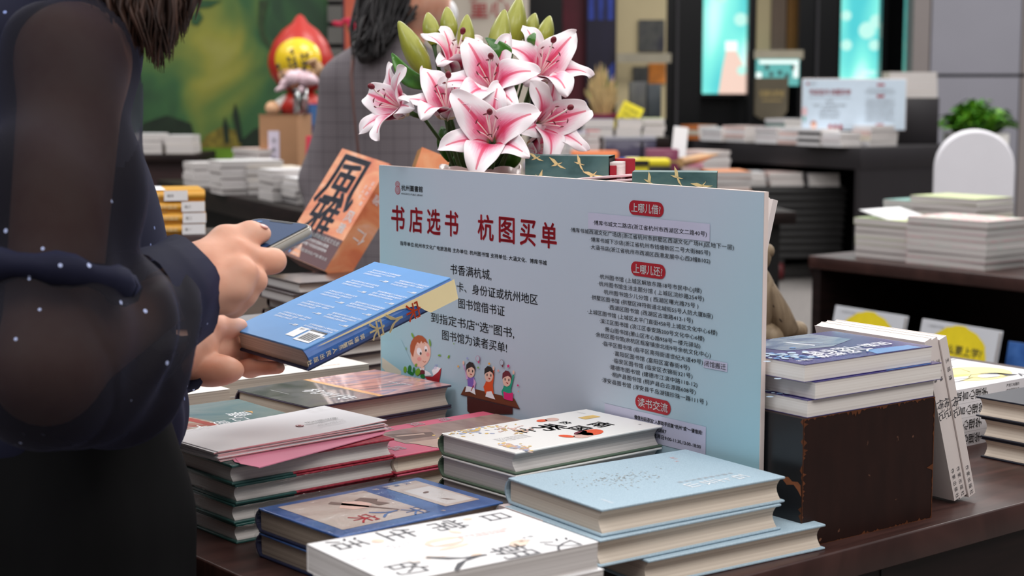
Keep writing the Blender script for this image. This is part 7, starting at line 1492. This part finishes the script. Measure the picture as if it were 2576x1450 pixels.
for k, (lab, mt_, u0, u1, v0, v1) in enumerate((('yellow and black book on the middle table, topmost', 'jacket_yellow', 1580, 1686, 402, 419), ('yellow and black book on the middle table, lower one', 'jacket_black', 1572, 1690, 420, 436))):
    a = at(u0, v1, 7.0); b = at(u1, v0, 7.0); o = thing('book', lab, 'book', Matrix.Translation((a.x, 7.0, zr2 + (.03 if k == 0 else 0))), 'yellow and black books'); w_ = b.x - a.x; m = MB(); m.rbox((0, 0, 0), (w_, .15, .0296), .004, mt_, n=2); m.box((.004, -.001, .004), (w_ * .5, 0, .026), 'jacket_black' if k == 0 else 'jacket_yellow'); m.build('cover', o)
o = thing('price_card', 'white upright card leaning above the maroon gift box', 'card', frame(at(1688, 398, 7.5), (.97, .1, -.12), (-.06, .16, 1))); m = MB(); hh = at(0, 316, 7.5).z - at(0, 398, 7.5).z; m.rbox((0, 0, -.004), (.066, hh, 0), .002, 'paper_white', n=2); m.box((.01, -(at(0, 398, 7.5).z - zm) + .004, -.02), (.056, 0, -.006), 'wall_black'); m.build('card', o)
o = thing('paper_roll', 'kraft paper cone lying to the right of the maroon gift box', 'paper roll', Matrix.Translation(at(1712, 409, 7.1))); m = MB(); q = at(1712, 409, 7.1); e = at(1806, 388, 7.2) - q; m.tube([(0, 0, 0), e * .55, e], [.026, .023, .004], mat('kraft', (198, 160, 122), .7, .06, 20), 18, squash=.8); m.build('wrap', o)
mat('magazine', (222, 214, 218), .35, .04, 20)
far_pile(6, onm(1780, 448) + Vector((0, .2, 0)), R_(38), .2, .26, .022, ['white', 'blush', 'pink', 'pearl'], 'pale magazine', 'at the right of the middle table')
far_pile(5, Vector((at(1796, 0, 6.9).x, 6.9, zm)), R_(6), .17, .24, .026, ['black', 'orange', 'black'], 'black and orange book', 'on the right corner of the middle table'); far_pile(3, Vector((at(1800, 0, 6.55).x, 6.5, zm)), R_(6), .055, .16, .022, ['white', 'pearl'], 'small white book', 'in front of the black and orange pile')
far_pile(5, Vector((at(1330, 0, 7.6).x, 7.6, zm)), R_(6), .17, .24, .026, ['mauve', 'lilac', 'cream'], 'lilac book', 'at the left of the middle table'); 
# shelf behind with more piles
zl = 1.0; yl = 9.3; o = thing('shelf_table', 'dark raised shelf behind the middle table carrying dried flowers and white books', 'table', Matrix.Translation((at(1330, 0, yl).x, yl, 0))); wl_ = at(1690, 0, yl).x - at(1330, 0, yl).x; m = MB(); m.rbox((0, 0, zl - .06), (wl_, .6, zl), .004, 'wood_dark', n=2); m.build('tabletop', o); m = MB(); m.box((.03, .03, 0), (wl_ - .03, .57, zl - .06), 'recess_dark'); m.build('pedestal', o)
zk = .905; o = thing('shelf_table', 'lower dark step in front of the raised shelf', 'table', Matrix.Translation((at(1340, 0, 8.9).x, 8.85, 0))); wk = at(1530, 0, 8.9).x - at(1340, 0, 8.9).x; m = MB(); m.rbox((0, 0, zk - .04), (wk, .4, zk), .004, 'wood_dark', n=2); m.build('tabletop', o); m = MB(); m.box((.02, .02, 0), (wk - .02, .38, zk - .04), 'recess_dark'); m.build('pedestal', o)
for u, n, w, t, cols, wt, wh in ((1388, 4, .09, .033, ['lilac', 'pearl'], 'lilac book', 'at the left on the lower step'), (1432, 4, .095, .033, ['mauve', 'lilac'], 'mauve book', 'in the middle of the lower step'), (1478, 5, .068, .028, ['red'], 'red book', 'at the right on the lower step')): far_pile(n, Vector((at(u, 0, 8.9).x, 8.88, zk)), 0, w, .2, t, cols, wt, wh, group=wh)
for u, n, w, t, cols, wh in ((1468, 2, .17, .05, ['white', 'navy'], 'at the left on the raised shelf'), (1556, 2, .14, .05, ['cream', 'navy'], 'in the middle of the raised shelf'), (1622, 3, .12, .034, ['green', 'white'], 'at the right on the raised shelf')): far_pile(n, Vector((at(u, 0, yl).x, yl + .02, zl)), 0, w, .22, t, cols, 'white book', wh)
mat('pampas', (196, 170, 120), .8, .2, 60); mat('wrap_crimson', (120, 20, 48), .5, .2, 20)
pb_ = at(1514, 300, yl + .35); pb_.z = zl; o = thing('dried_bouquet', 'bunch of dried tan grasses in a crimson wrap on the raised shelf', 'bouquet', Matrix.Translation(pb_)); r = random.Random(12)
m = MB(); m.lathe([(.06, 0), (.07, .06), (.085, .09), (.11, .125), (.07, .12), (.05, .06)], 'wrap_crimson', 20); m.build('wrap', o); m = MB(); ht = at(0, 150, yl + .35).z - zl
for k in range(170):
    a = r.random() * 6.28; s_ = math.sqrt(r.random()); e = Vector((.105 * s_ * math.cos(a), .07 * s_ * math.sin(a), .13 + (ht - .13) * (1 - .55 * s_ ** 2) * (.6 + .4 * r.random()))); m.tube([Vector((e.x * .3, e.y * .3, .08)), e * .7 + Vector((0, 0, .03)), e], [.002, .007, .001], 'pampas' if r.random() > .12 else 'leaf_green', 5, cap=False)
m.build('grasses', o)
yq = 9.5; a = at(1580, 252, yq); o = thing('notice_card', 'tilted yellow diamond card with black writing on the raised shelf', 'card', frame(Vector((a.x, yq, zl + (at(0, 208, yq).z - at(0, 296, yq).z) / 2)), (.9, 0, -.42), (.3, .12, 1))); m = MB(); hw = .062; m.box((-hw, -.088, -.004), (hw, .086, 0), 'jacket_yellow'); 
for k in range(4): m.text('好书推荐' if k % 2 == 0 else '读者之选', 0, .05 - k * .03, 'ink_black', .001, w=.09, h=.018)
m.build('card', o)
stretched('bottle_dark', [(40, 46, 52), (60, 66, 70)], (10, 10, 4), .3, 2.)
for k, (u0, u1, v0, mt_, lab) in enumerate(((1584, 1626, 206, 'picture_dark', 'dark checked box standing on the raised shelf'), (1628, 1664, 212, 'bottle_dark', 'slate-coloured box standing at the right of the raised shelf'))): boxthing('storage_box', lab, 'box', u0, v0, u1, 300, yl + .42, .12, mt_, 0, None, zl)
